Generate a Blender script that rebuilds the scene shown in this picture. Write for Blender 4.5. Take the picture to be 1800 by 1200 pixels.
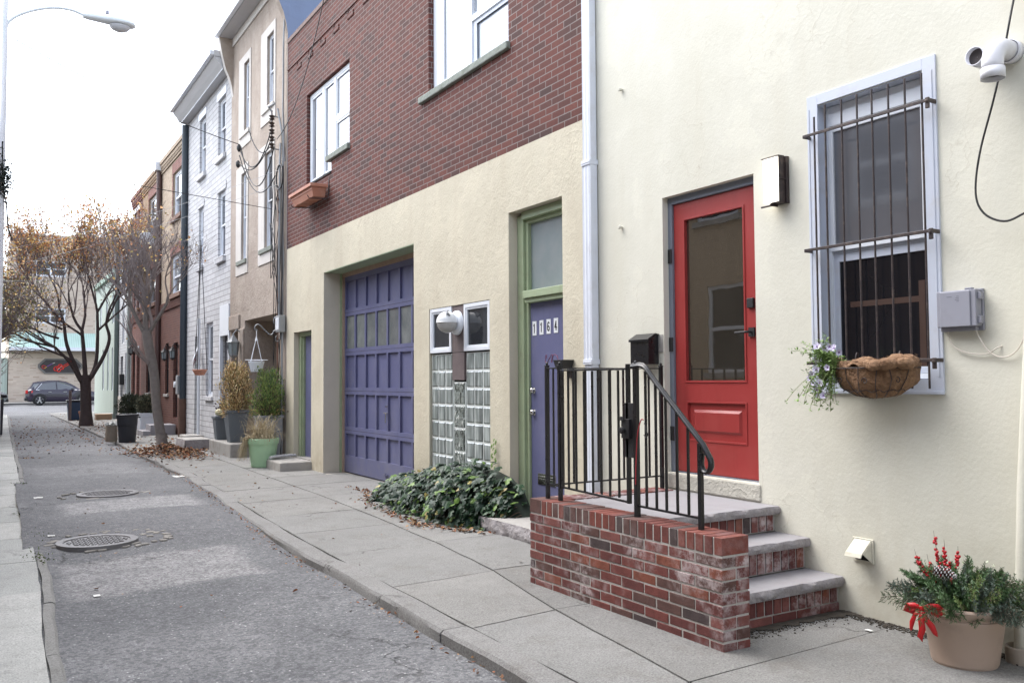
import bpy, bmesh, math, random
from mathutils import Vector, Matrix, Euler, noise as mnoise
R=math.radians
random.seed(7)
for o in list(bpy.data.objects): bpy.data.objects.remove(o)
SC=bpy.context.scene
# ---------------- camera ----------------
CAMZ=1.45
yaw,pitch,roll,FPX=R(31.301),R(2.513),R(-.3628),1528.9
fw=Vector((math.sin(yaw),math.cos(yaw),0)); rt=Vector((math.cos(yaw),-math.sin(yaw),0)); up=Vector((0,0,1))
f2=fw*math.cos(pitch)+up*math.sin(pitch); u2=up*math.cos(pitch)-fw*math.sin(pitch)
r3=rt*math.cos(roll)+u2*math.sin(roll); u3=u2*math.cos(roll)-rt*math.sin(roll)
cam=bpy.data.cameras.new('camera'); co=bpy.data.objects.new('camera',cam)
SC.collection.objects.link(co); SC.camera=co
co.matrix_world=Matrix(((r3.x,u3.x,-f2.x,0),(r3.y,u3.y,-f2.y,0),(r3.z,u3.z,-f2.z,CAMZ),(0,0,0,1)))
cam.sensor_width=36; cam.lens=FPX/1800*36; cam.clip_start=.05; cam.clip_end=3000
# ---------------- world, sun, exposure ----------------
W=bpy.data.worlds.new('World'); SC.world=W; W.use_nodes=True
wn=W.node_tree; wn.nodes.clear()
sky=wn.nodes.new('ShaderNodeTexSky'); sky.sky_type='NISHITA'; sky.sun_disc=False
SUN_EL,SUN_AZ=R(58),R(-32)      # azimuth measured from +Y towards +X
sky.sun_elevation=SUN_EL; sky.sun_rotation=SUN_AZ
sky.air_density=1.0; sky.dust_density=2.0; sky.ozone_density=1.0
hs=wn.nodes.new('ShaderNodeHueSaturation'); hs.inputs['Saturation'].default_value=.45
bg=wn.nodes.new('ShaderNodeBackground'); bg.inputs[1].default_value=.15
wo=wn.nodes.new('ShaderNodeOutputWorld')
wn.links.new(sky.outputs[0],hs.inputs['Color']); wn.links.new(hs.outputs[0],bg.inputs[0]); wn.links.new(bg.outputs[0],wo.inputs[0])
sl=bpy.data.lights.new('sun','SUN'); sl.energy=.8; sl.angle=R(55); sl.color=(1,.975,.94)
so=bpy.data.objects.new('sun',sl); SC.collection.objects.link(so)
sd=Vector((math.sin(SUN_AZ)*math.cos(SUN_EL),math.cos(SUN_AZ)*math.cos(SUN_EL),math.sin(SUN_EL)))
so.rotation_euler=sd.to_track_quat('Z','Y').to_euler(); so.location=(0,0,30)
SC.view_settings.view_transform='Standard'; SC.view_settings.look='None'
SC.view_settings.gamma=1; SC.view_settings.use_curve_mapping=False
SC.view_settings.exposure=2.0
SC.render.engine='CYCLES'
SC.cycles.max_bounces=6; SC.cycles.diffuse_bounces=4; SC.cycles.glossy_bounces=3; SC.cycles.transmission_bounces=3; SC.cycles.transparent_max_bounces=4; SC.cycles.caustics_reflective=False; SC.cycles.caustics_refractive=False
# ---------------- mesh helpers ----------------
ORG={}
class MB:
    def __init__(s): s.v=[]; s.f=[]; s.m=[]; s.cur=0
    def add(s,vs,fs,m=None):
        n=len(s.v); s.v.extend([tuple(v) for v in vs])
        for f in fs: s.f.append(tuple(n+i for i in f)); s.m.append(s.cur if m is None else m)
        return s
    def box(s,x0,x1,y0,y1,z0,z1,m=None):
        if x0>x1:x0,x1=x1,x0
        if y0>y1:y0,y1=y1,y0
        if z0>z1:z0,z1=z1,z0
        vs=[(x,y,z) for z in (z0,z1) for y in (y0,y1) for x in (x0,x1)]
        return s.add(vs,[(0,2,3,1),(4,5,7,6),(0,1,5,4),(2,6,7,3),(0,4,6,2),(1,3,7,5)],m)
    def obox(s,c,size,rot=None,m=None,taper=1):
        c=Vector(c); rot=rot or Matrix.Identity(3); hx,hy,hz=[a/2 for a in size]
        vs=[]
        for z in (-hz,hz):
            t=1 if z<0 else taper
            for y in (-hy,hy):
                for x in (-hx,hx): vs.append(c+rot@Vector((x*t,y*t,z)))
        return s.add(vs,[(0,2,3,1),(4,5,7,6),(0,1,5,4),(2,6,7,3),(0,4,6,2),(1,3,7,5)],m)
    def tube(s,pts,rad,n=8,m=None,caps=True,flat=1.0):
        pts=[Vector(p) for p in pts]
        if not hasattr(rad,'__len__'): rad=[rad]*len(pts)
        base=len(s.v); t0=(pts[1]-pts[0]).normalized()
        a=Vector((0,0,1)) if abs(t0.z)<.9 else Vector((1,0,0))
        u=t0.cross(a).normalized(); mi=s.cur if m is None else m
        for i,p in enumerate(pts):
            if i==0: t=t0
            elif i==len(pts)-1: t=(pts[i]-pts[i-1]).normalized()
            else:
                t=(pts[i+1]-pts[i-1])
                t=t.normalized() if t.length>1e-9 else t0
            u=(u-t*u.dot(t))
            u=u.normalized() if u.length>1e-6 else t.orthogonal().normalized()
            w=t.cross(u)
            for k in range(n):
                an=2*math.pi*k/n
                s.v.append(tuple(p+(u*math.cos(an)+w*math.sin(an)*flat)*rad[i]))
        for i in range(len(pts)-1):
            for k in range(n):
                k2=(k+1)%n
                s.f.append((base+i*n+k,base+i*n+k2,base+(i+1)*n+k2,base+(i+1)*n+k)); s.m.append(mi)
        if caps:
            s.f.append(tuple(base+k for k in reversed(range(n)))); s.m.append(mi)
            s.f.append(tuple(base+(len(pts)-1)*n+k for k in range(n))); s.m.append(mi)
        return s
    def lathe(s,prof,c,n=32,m=None,axis=None,closed=False):
        # prof: list (r,h) along axis (default z) from c
        c=Vector(c); ax=Vector(axis or (0,0,1)).normalized(); u=ax.orthogonal().normalized(); w=ax.cross(u)
        if ax.z>.99: u=Vector((1,0,0)); w=Vector((0,1,0))
        b=len(s.v); mi=s.cur if m is None else m
        for r,h in prof:
            for k in range(n):
                a=2*math.pi*k/n
                s.v.append(tuple(c+ax*h+(u*math.cos(a)+w*math.sin(a))*max(r,1e-4)))
        for i in range(len(prof)-1):
            for k in range(n):
                k2=(k+1)%n
                s.f.append((b+i*n+k,b+i*n+k2,b+(i+1)*n+k2,b+(i+1)*n+k)); s.m.append(mi)
        return s
    def prism(s,poly,axis,a,b,m=None):
        # poly of 2d points in the two other axes (order x,y,z minus axis)
        def P(p,t):
            return (t,p[0],p[1]) if axis=='x' else (p[0],t,p[1]) if axis=='y' else (p[0],p[1],t)
        n=len(poly); vs=[P(p,a) for p in poly]+[P(p,b) for p in poly]
        fs=[tuple(range(n)),tuple(range(2*n-1,n-1,-1))]+[(i,n+i,n+(i+1)%n,(i+1)%n) for i in range(n)]
        return s.add(vs,fs,m)
    def quad(s,a,b,c,d,m=None): return s.add([a,b,c,d],[(0,1,2,3)],m)
    def panel(s,X,y0,y1,z0,z1,holes,m=None,mrev=None,flip=False):
        # wall face in plane x=X facing -X with holes (y0,y1,z0,z1,depth) whose reveals go to X+depth
        ys=sorted({y0,y1,*[h[0] for h in holes],*[h[1] for h in holes]}); ys=[y for y in ys if y0<=y<=y1]
        zs=sorted({z0,z1,*[h[2] for h in holes],*[h[3] for h in holes]}); zs=[z for z in zs if z0<=z<=z1]
        for i in range(len(ys)-1):
            for j in range(len(zs)-1):
                cy,cz=(ys[i]+ys[i+1])/2,(zs[j]+zs[j+1])/2
                if any(h[0]<cy<h[1] and h[2]<cz<h[3] for h in holes): continue
                s.quad((X,ys[i],zs[j]),(X,ys[i],zs[j+1]),(X,ys[i+1],zs[j+1]),(X,ys[i+1],zs[j]),m)
        sg=-1 if flip else 1
        for h in holes:
            a,b,c,d,dp=h[:5]; x2=X+dp*sg
            mr=(h[5] if len(h)>5 else mrev)
            s.quad((X,a,c),(x2,a,c),(x2,a,d),(X,a,d),mr); s.quad((X,b,c),(X,b,d),(x2,b,d),(x2,b,c),mr)
            s.quad((X,a,d),(x2,a,d),(x2,b,d),(X,b,d),mr); s.quad((X,a,c),(X,b,c),(x2,b,c),(x2,a,c),mr)
        return s
    def build(s,name,mats,parent=None,smooth=None,bevel=0,seg=2,recalc=True,label=None):
        me=bpy.data.meshes.new(name); org=Vector((0,0,0))
        if parent is not None: org=ORG[parent.name]
        me.from_pydata([tuple(Vector(v)-org) for v in s.v],[],s.f)
        if not isinstance(mats,(list,tuple)): mats=[mats]
        for m_ in mats: me.materials.append(m_)
        me.polygons.foreach_set('material_index',[min(i,len(mats)-1) for i in s.m])
        if recalc:
            bm=bmesh.new(); bm.from_mesh(me); bmesh.ops.recalc_face_normals(bm,faces=bm.faces); bm.to_mesh(me); bm.free()
        if smooth is not None:
            me.polygons.foreach_set('use_smooth',[True]*len(me.polygons)); me.set_sharp_from_angle(angle=R(smooth))
        me.update()
        o=bpy.data.objects.new(name,me); SC.collection.objects.link(o)
        if parent is not None: o.parent=parent
        ORG[o.name]=org
        if label: o['label']=label
        if bevel:
            md=o.modifiers.new('bevel','BEVEL'); md.width=bevel; md.segments=seg; md.limit_method='ANGLE'; md.angle_limit=R(35)
            md.harden_normals=False
        return o
def thing(name,label,cat,loc=(0,0,0),group=None):
    o=bpy.data.objects.new(name,None); SC.collection.objects.link(o); o.location=loc; o.empty_display_size=.2
    o['label']=label; o['category']=cat
    if group:o['group']=group
    ORG[o.name]=Vector(loc); return o
def tag(o,label,cat,group=None):
    o['label']=label;o['category']=cat
    if group:o['group']=group
    return o
def struct(o): o['kind']='structure'; return o
def copy_tree(o,parent=None):
    c=o.copy(); SC.collection.objects.link(c)
    if parent is not None:c.parent=parent
    for ch in list(o.children): copy_tree(ch,c)
    return c
def rotz(a): return Matrix.Rotation(a,3,'Z')
def bez(p0,p1,p2,p3,n=12):
    p0,p1,p2,p3=map(Vector,(p0,p1,p2,p3)); o=[]
    for i in range(n+1):
        t=i/n; o.append(p0*(1-t)**3+p1*3*t*(1-t)**2+p2*3*t*t*(1-t)+p3*t**3)
    return o
def catmull(P,n=6):
    P=[Vector(p) for p in P]; Q=[P[0]*2-P[1]]+P+[P[-1]*2-P[-2]]; o=[]
    for i in range(1,len(Q)-2):
        a,b,c,d=Q[i-1:i+3]
        for k in range(n):
            t=k/n; o.append(.5*((2*b)+(c-a)*t+(2*a-5*b+4*c-d)*t*t+(3*b-a-3*c+d)*t**3))
    o.append(P[-1]); return o
def sag(a,b,s,n=14):
    a,b=Vector(a),Vector(b); return [a.lerp(b,i/n)-Vector((0,0,s*4*(i/n)*(1-i/n))) for i in range(n+1)]
# ---------------- material helpers ----------------
class NT:
    def __init__(s,name):
        s.mat=bpy.data.materials.new(name); s.mat.use_nodes=True; s.t=s.mat.node_tree; s.t.nodes.clear()
        s.out=s.n('ShaderNodeOutputMaterial'); s.b=s.n('ShaderNodeBsdfPrincipled'); s.l(s.b.outputs[0],s.out.inputs[0])
        tc=s.n('ShaderNodeTexCoord'); s.obj=tc.outputs['Object']
    def n(s,t,**k):
        x=s.t.nodes.new(t)
        for a,b in k.items(): setattr(x,a,b)
        return x
    def l(s,a,b): s.t.links.new(a,b)
    def set(s,i,v):
        if hasattr(v,'is_output'): s.l(v,i)
        else:
            if hasattr(i.default_value,'__len__') and len(i.default_value)==4 and hasattr(v,'__len__') and len(v)==3: v=(*v,1)
            i.default_value=v
    def noise(s,scale,detail=3,rough=.55,vec=None,dist=0):
        x=s.n('ShaderNodeTexNoise'); x.inputs['Scale'].default_value=scale; x.inputs['Detail'].default_value=detail
        x.inputs['Roughness'].default_value=rough; x.inputs['Distortion'].default_value=dist
        s.l(vec or s.obj,x.inputs['Vector']); return x.outputs['Fac']
    def ramp(s,f,*st,interp='LINEAR'):
        x=s.n('ShaderNodeValToRGB'); x.color_ramp.interpolation=interp; e=x.color_ramp.elements
        while len(e)<len(st): e.new(.5)
        for i,(p,c) in enumerate(st):
            e[i].position=p
            if not hasattr(c,'__len__'): c=(c,c,c)
            e[i].color=(*c,1)
        s.l(f,x.inputs[0]); return x.outputs[0]
    def mix(s,f,a,b,mode='MIX'):
        x=s.n('ShaderNodeMix',data_type='RGBA',blend_type=mode); x.clamp_factor=True
        s.set(x.inputs[0],f); s.set(x.inputs[6],a); s.set(x.inputs[7],b); return x.outputs[2]
    def math(s,op,a,b=0.0,c=0.0,clamp=False):
        x=s.n('ShaderNodeMath',operation=op); x.use_clamp=clamp
        s.set(x.inputs[0],a); s.set(x.inputs[1],b); s.set(x.inputs[2],c); return x.outputs[0]
    def mapr(s,v,a,b,c=0.0,d=1.0):
        x=s.n('ShaderNodeMapRange'); x.clamp=True
        for i,q in enumerate((v,a,b,c,d)): s.set(x.inputs[i],q)
        return x.outputs[0]
    def sep(s,v=None):
        x=s.n('ShaderNodeSeparateXYZ'); s.l(v or s.obj,x.inputs[0]); return x.outputs
    def comb(s,x,y,z):
        c=s.n('ShaderNodeCombineXYZ'); s.set(c.inputs[0],x);s.set(c.inputs[1],y);s.set(c.inputs[2],z); return c.outputs[0]
    def mapping(s,scale=(1,1,1),rot=(0,0,0),loc=(0,0,0),vec=None):
        m=s.n('ShaderNodeMapping'); m.inputs['Scale'].default_value=scale; m.inputs['Rotation'].default_value=rot; m.inputs['Location'].default_value=loc
        s.l(vec or s.obj,m.inputs[0]); return m.outputs[0]
    def bump(s,h,strength=.3,dist=.01,normal=None):
        x=s.n('ShaderNodeBump'); x.inputs['Strength'].default_value=strength; x.inputs['Distance'].default_value=dist
        s.l(h,x.inputs['Height'])
        if normal: s.l(normal,x.inputs['Normal'])
        return x.outputs[0]
    def fin(s,col=None,rough=None,normal=None,metal=None,spec=None,**kw):
        if col is not None: s.set(s.b.inputs['Base Color'],col)
        if rough is not None: s.set(s.b.inputs['Roughness'],rough)
        if metal is not None: s.set(s.b.inputs['Metallic'],metal)
        if spec is not None: s.set(s.b.inputs['Specular IOR Level'],spec)
        if normal is not None: s.l(normal,s.b.inputs['Normal'])
        for k,v in kw.items(): s.set(s.b.inputs[k],v)
        return s.mat
def mul(c,k): return tuple(min(1,max(0,x*k)) for x in c)
def paint(name,col,rough=.5,var=.12,scale=6,bs=.15,bscale=60,bd=.002,metal=0,spec=.5,dirt=None,dscale=3,damt=.5,chips=None):
    t=NT(name); c=t.mix(t.noise(scale,4),mul(col,1-var),mul(col,1+var))
    if dirt: c=t.mix(t.math('MULTIPLY',t.ramp(t.noise(dscale,6,.65),(.5,0),(.72,1)),damt),c,dirt)
    if chips: 
        cf=t.ramp(t.noise(26,5,.8),(.70,0),(.72,1)); c=t.mix(t.math('MULTIPLY',cf,t.ramp(t.noise(2.3,2),(.5,0),(.6,1))),c,chips)
        sc=t.ramp(t.noise(5,5,.7,vec=t.mapping((1,3,.25))),(.56,0),(.74,1)); c=t.mix(t.math('MULTIPLY',sc,.30),c,mul(col,.55)); c=t.mix(t.math('MULTIPLY',t.mapr(t.sep()[2],.05,.55,1,0),t.math('MULTIPLY',t.ramp(t.noise(7,5,.7),(.35,0),(.7,1)),.4)),c,(.20,.19,.18))
    r=t.mapr(t.noise(scale*2,3),.3,.7,rough*.85,min(1,rough*1.15))
    return t.fin(c,r,t.bump(t.noise(bscale,3),bs,bd),metal,spec)
def stucco(name,col,col2=None,bs=.5,coarse=1.0,grime=None,dirt=(.35,.31,.25),zgrime=None,swirl=.5,hi=45,streak=0):
    t=NT(name); n1=t.noise(1.3,5,.6); n2=t.noise(9,4)
    c=t.mix(t.ramp(n1,(.3,0),(.7,1)),mul(col,.95),col2 or mul(col,1.04))
    c=t.mix(t.math('MULTIPLY',t.ramp(n2,(.4,0),(.8,1)),.35),c,mul(col,.9))
    if grime: c=t.mix(t.math('MULTIPLY',t.ramp(t.noise(2.2,7,.7,vec=t.mapping((1,1,.35))),(.5,0),(.75,1)),grime),c,dirt)
    if zgrime:
        z=t.sep()[2]; g=t.math('MULTIPLY',t.mapr(z,zgrime[0],zgrime[1],1,0),t.ramp(t.noise(4,6,.7),(.35,0),(.65,1)))
        c=t.mix(t.math('MULTIPLY',g,zgrime[2]),c,dirt)
    h1=t.noise(hi,4,.6); h2=t.noise(7,4,.5,dist=1.0)
    mus=t.n('ShaderNodeTexVoronoi'); mus.feature='DISTANCE_TO_EDGE'; mus.inputs['Scale'].default_value=2.2
    wv=t.n('ShaderNodeTexNoise'); wv.inputs['Scale'].default_value=2.3; wv.inputs['Detail'].default_value=4; t.l(t.obj,wv.inputs['Vector'])
    va=t.n('ShaderNodeVectorMath',operation='MULTIPLY_ADD'); t.l(wv.outputs['Color'],va.inputs[0]); va.inputs[1].default_value=(.9,.9,.9); t.l(t.obj,va.inputs[2]); t.l(va.outputs[0],mus.inputs['Vector'])
    ridge=t.ramp(mus.outputs['Distance'],(.0,1),(.035,0))
    msk=t.ramp(t.noise(.9,2),(.48,0),(.6,1))
    if streak:
        sk=t.ramp(t.noise(3.5,5,.65,vec=t.mapping((1,1,.09))),(.50,0),(.72,1)); c=t.mix(t.math('MULTIPLY',sk,streak),c,mul(dirt,1.2))
        pa=t.ramp(n1,(.555,0),(.575,1)); c=t.mix(t.math('MULTIPLY',pa,.5),c,mul(col,1.06))
        ck=t.math('MULTIPLY',t.ramp(mus.outputs['Distance'],(.0,1),(.006,0)),msk); c=t.mix(t.math('MULTIPLY',ck,.45),c,mul(dirt,.9))
    h=t.math('ADD',t.math('MULTIPLY',h1,.35*coarse),t.math('MULTIPLY',h2,swirl))
    h=t.math('ADD',h,t.math('MULTIPLY',t.math('MULTIPLY',ridge,msk),.22*swirl))
    return t.fin(c,.88,t.bump(h,bs,.02),spec=.25)
def brickm(name,cols,mortar,bw=.21,bh=.0677,ms=.006,plane='YZ',white=0,bs=.6,off=.5,noise_amt=.3,shift=(0,0),wscale=2.5,rough=.82):
    t=NT(name); x,y,z=t.sep()
    hcoord=t.math('ADD',t.math('ADD',x,y),shift[0]); v=t.comb(hcoord,t.math('ADD',z,shift[1]),0)
    # slight waviness of the courses
    b=t.n('ShaderNodeTexBrick'); b.offset=off; t.l(v,b.inputs['Vector'])
    b.inputs['Scale'].default_value=1; b.inputs['Brick Width'].default_value=bw; b.inputs['Row Height'].default_value=bh
    b.inputs['Mortar Size'].default_value=ms; b.inputs['Mortar Smooth'].default_value=.12; b.inputs['Bias'].default_value=0
    b.inputs['Color1'].default_value=(0,0,0,1); b.inputs['Color2'].default_value=(1,1,1,1); b.inputs['Mortar'].default_value=(.5,.5,.5,1)
    # per brick random id
    rnd=t.ramp(b.outputs['Color'],*[(i/(len(cols)-1)*.96+.02,c) for i,c in enumerate(cols)])
    fine=t.noise(70,5,.7); c=t.mix(t.math('MULTIPLY',t.ramp(fine,(.35,0),(.7,1)),noise_amt),rnd,mul(cols[0],.45))
    c=t.mix(t.math('MULTIPLY',t.ramp(t.noise(1.1,4),(.35,0),(.7,1)),.3),c,mul(cols[-1],.8))
    if white: c=t.mix(t.math('MULTIPLY',t.ramp(t.noise(wscale,7,.7),(.52,0),(.66,1)),white),c,(.6,.55,.54))
    c=t.mix(b.outputs['Fac'],c,t.mix(t.noise(30,3),mul(mortar,.75),mortar))
    h=t.math('SUBTRACT',t.math('MULTIPLY',fine,.35),t.math('MULTIPLY',b.outputs['Fac'],1.0))
    return t.fin(c,rough,t.bump(h,bs,.006),spec=.3)
def glassm(name,tint=(.02,.024,.03),ior=1.8,rough=.02,wav=.02,dirt=0):
    t=NT(name); c=t.mix(t.noise(.8,3),mul(tint,.7),mul(tint,1.5))
    if dirt: c=t.mix(t.math('MULTIPLY',t.ramp(t.noise(5,6,.7),(.4,0),(.75,1)),dirt),c,(.3,.31,.31))
    return t.fin(c,rough,t.bump(t.noise(2.2,2),wav,.02),IOR=ior)
# ---------------- materials ----------------
mCream=stucco('cream_stucco',(.66,.645,.55),(.685,.67,.585),bs=.32,coarse=.7,grime=.08,dirt=(.45,.40,.30),zgrime=(0.0,.8,.6),swirl=.24,streak=.16)
mTanSt=stucco('ochre_stucco',(.575,.53,.415),(.61,.565,.45),bs=.55,coarse=1.0,grime=.22,dirt=(.36,.30,.22),zgrime=(0,.8,.7),hi=38,streak=.28)
mReveal=stucco('recess_stucco',(.55,.50,.41),(.57,.52,.43),bs=.4,coarse=.6,grime=.25)
mRose=stucco('rose_stucco',(.34,.28,.235),(.46,.395,.34),bs=1.0,coarse=1.8,grime=.35,dirt=(.22,.16,.13),swirl=.9,hi=22)
mBand=stucco('stucco_band',(.60,.565,.53),(.64,.61,.575),bs=.5,coarse=.8,grime=.3,hi=30)
mBlueW=paint('blue_grey_render',(.19,.24,.36),.8,.15,3,.5,8,.02)
mBrickA=brickm('dark_red_brick',[(.138,.042,.033),(.090,.036,.031),(.172,.056,.042),(.116,.042,.034),(.055,.036,.034),(.15,.050,.038)],(.25,.21,.195),bs=.8,ms=.0052,noise_amt=.6)
mBrickCop=brickm('coping_brick',[(.22,.13,.11),(.16,.11,.10),(.25,.15,.13)],(.3,.26,.24),bw=.0677,bh=.21,off=0,bs=.6)
mBrickBuff=brickm('buff_brick',[(.44,.345,.25),(.38,.295,.215),(.50,.40,.30),(.41,.315,.235)],(.36,.30,.24),bs=.5)
mBrickBuff2=brickm('sooty_buff_brick',[(.33,.22,.14),(.38,.26,.16),(.29,.19,.12)],(.27,.22,.18),bs=.5)
mBrickRedT=brickm('red_trim_brick',[(.22,.085,.07),(.17,.068,.058),(.25,.10,.085)],(.3,.24,.2),bs=.5)
mBrickBrown=brickm('brown_brick',[(.125,.055,.045),(.16,.07,.052),(.105,.046,.04)],(.17,.11,.09),bs=.5)
mBrickPale=brickm('pale_brick',[(.62,.52,.43),(.66,.56,.47),(.58,.48,.40),(.64,.55,.46),(.44,.33,.26)],(.60,.52,.44),bw=.4,bh=.09,bs=.4)
mStoneW=brickm('white_formstone',[(.54,.54,.55),(.59,.59,.605),(.47,.47,.485),(.56,.56,.575)],(.33,.32,.33),bw=.43,bh=.125,ms=.009,bs=1.0,noise_amt=.12,off=.37)
mSiding=brickm('white_siding',[(.56,.58,.59),(.60,.62,.63)],(.33,.34,.35),bw=9,bh=.11,ms=.006,bs=.8,noise_amt=.05)
mGreenSid=brickm('pale_green_board',[(.42,.50,.44),(.46,.53,.47)],(.28,.33,.29),bw=.16,bh=9,ms=.008,bs=.5,noise_amt=.1,off=0)
mTrimG=paint('green_paint',(.31,.375,.235),.5,.08,5,.15,40,.002,dirt=(.2,.17,.12),dscale=6,damt=.35,chips=(.2,.15,.12))
mPurple=paint('purple_paint',(.112,.118,.225),.45,.16,1.6,.2,26,.004,dirt=(.17,.17,.25),dscale=1.7,damt=.6,chips=(.42,.42,.46))
mRed=paint('red_paint',(.31,.038,.036),.36,.12,2.2,.12,30,.003,dirt=(.34,.07,.06),dscale=1.8,damt=.5,chips=(.5,.3,.28))
mGreyP=paint('grey_primer',(.17,.19,.23),.6,.1,8)
mWhiteF=paint('white_vinyl',(.72,.75,.80),.4,.05,4,.05)
mBlueWhite=paint('aluminium_trim',(.56,.60,.69),.45,.06,5,.12,20,.004,dirt=(.42,.38,.32),dscale=5,damt=.35)
mGutter=paint('white_downspout',(.66,.69,.76),.38,.05,3,.05,dirt=(.45,.43,.4),dscale=7,damt=.3)
mBlack=paint('black_gloss_paint',(.010,.010,.012),.30,.2,8,.10,50,.001)
mBlackM=paint('black_matt',(.014,.014,.016),.55,.2,8)
mIronBr=paint('brown_black_iron',(.035,.024,.024),.5,.3,20,.3,60,.001,dirt=(.22,.16,.12),dscale=14,damt=.4)
mSill=paint('mossy_stone',(.22,.24,.21),.85,.25,14,.9,22,.012,dirt=(.1,.12,.08),dscale=9,damt=.7)
mConc=paint('old_concrete',(.34,.325,.305),.88,.14,5,.6,30,.006,dirt=(.17,.15,.125),dscale=3.5,damt=.6)
mBluest=paint('bluestone_tread',(.285,.275,.29),.8,.10,3,.5,25,.004,dirt=(.22,.2,.2),dscale=4,damt=.45)
mRockf=paint('rock_face',(.30,.28,.285),.85,.16,14,1.0,14,.03,dirt=(.2,.17,.17),dscale=9,damt=.6)
mGlass=glassm('window_glass',(.05,.06,.075),2.6,.015,.03)
mGlassB=glassm('bright_glass',(.20,.22,.25),4.2,.02,.02)
mGlassD=glassm('dark_glass',(.020,.022,.026),1.55,.02,.03)
mDoorGl=glassm('door_glass',(.03,.026,.02),2.4,.015,.04)
mScreen=paint('insect_screen',(.05,.055,.075),.5,.15,4,.1,200,.001,spec=.6)
mFrost=glassm('frosted_glass',(.20,.24,.25),1.8,.18,.05,dirt=.5)
mDirtyGl=glassm('dirty_glass',(.13,.15,.15),1.9,.08,.1,dirt=.6)
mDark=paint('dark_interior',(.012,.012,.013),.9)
mWoodD=paint('weathered_plank',(.13,.10,.10),.75,.25,12,.5,30,.004)
mTerra=paint('terracotta_plastic',(.46,.20,.13),.6,.1,5,.15,dirt=(.5,.38,.3),dscale=6,damt=.4)
mChrome=paint('worn_nickel',(.55,.54,.52),.22,.1,20,metal=1)
mRoofSh=paint('slate_grey_roof',(.12,.12,.13),.8,.2,4,.6,14,.01)
mSoffit=paint('grey_white_soffit',(.50,.50,.51),.6,.05,3)
mWires=paint('cable_black',(.02,.02,.022),.5)
mWireG=paint('cable_grey',(.28,.29,.30),.5,.1,10)
# asphalt
def asphalt():
    t=NT('asphalt'); x,y,z=t.sep()
    big=t.noise(.55,6,.6); c=t.ramp(big,(.3,(.118,.121,.126)),(.5,(.168,.171,.177)),(.7,(.245,.248,.252)))
    wob=t.noise(1.6,5,.7)
    def patch(x0,x1,y0,y1,soft=.12,am=.22):
        dx=t.math('SUBTRACT',abs(x1-x0)/2,t.math('ABSOLUTE',t.math('SUBTRACT',x,(x0+x1)/2)))
        yy=t.math('ADD',y,t.math('MULTIPLY',x,-.12)); dy=t.math('SUBTRACT',abs(y1-y0)/2,t.math('ABSOLUTE',t.math('SUBTRACT',yy,(y0+y1)/2)))
        d=t.math('ADD',t.math('MINIMUM',dx,dy),t.math('MULTIPLY',t.math('SUBTRACT',wob,.5),am))
        return t.mapr(d,-soft/2,soft/2,0,1)
    for a,col,am in (((.55,1.95,6.75,8.05,.14,.3),(.37,.362,.36),.78),((.8,2.3,10.6,11.6,.14,.25),(.39,.385,.385),.85),((.7,2.4,15.4,17.6,.3,.5),(.33,.33,.335),.5),((.5,2.6,21,23.5,.3,.5),(.31,.31,.315),.45),((.4,1.6,4.6,5.6,.5,.8),(.29,.29,.295),.6),((1.2,2.2,3.2,4.2,.4,.8),(.27,.27,.275),.6)):
        c=t.mix(t.math('MULTIPLY',patch(*a),am),c,col)
    dk=t.math('MULTIPLY',patch(.5,2.4,8.4,10.3,.3,.4),.35); c=t.mix(dk,c,(.13,.13,.14))
    sp=t.n('ShaderNodeTexVoronoi'); sp.inputs['Scale'].default_value=52; t.l(t.obj,sp.inputs['Vector'])
    agg=t.ramp(sp.outputs['Distance'],(.12,1),(.4,0))
    g=t.sep(sp.outputs['Color'])[0]
    c=t.mix(t.math('MULTIPLY',agg,t.math('MULTIPLY',g,.6)),c,(.46,.46,.47)); c=t.mix(t.math('MULTIPLY',t.math('LESS_THAN',g,.38),.50),c,(.07,.07,.078))
    g2=t.math('MULTIPLY',t.math('GREATER_THAN',g,.95),agg); c=t.mix(t.math('MULTIPLY',g2,.8),c,(.75,.74,.72))
    fine=t.noise(140,3,.7); c=t.mix(t.math('MULTIPLY',t.ramp(fine,(.4,1),(.55,0)),.55),c,(.05,.05,.055)); md=t.noise(28,4,.7); c=t.mix(t.math('MULTIPLY',t.ramp(md,(.5,0),(.68,1)),.35),c,(.30,.30,.31)); c=t.mix(t.math('MULTIPLY',t.ramp(t.noise(6,5,.7),(.42,1),(.6,0)),.28),c,(.075,.075,.082))
    # cracks
    v=t.n('ShaderNodeTexVoronoi'); v.feature='DISTANCE_TO_EDGE'; v.inputs['Scale'].default_value=.8
    t.l(t.comb(t.math('ADD',x,t.math('MULTIPLY',t.noise(2.4,5,.6),1.2)),t.math('ADD',y,t.math('MULTIPLY',t.noise(1.9,5,.6),1.4)),0),v.inputs['Vector'])
    ck=t.math('MULTIPLY',t.ramp(v.outputs['Distance'],(0,1),(.012,0)),t.ramp(t.noise(.7,3),(.5,0),(.62,1)))
    c=t.mix(t.math('MULTIPLY',ck,.7),c,(.04,.04,.04))
    h=t.math('ADD',t.math('MULTIPLY',sp.outputs['Distance'],-.5),t.math('MULTIPLY',fine,.4)); h=t.math('SUBTRACT',h,t.math('MULTIPLY',ck,1.5))
    return t.fin(c,.87,t.bump(h,.8,.008),spec=.3)
mAsph=asphalt()
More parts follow.
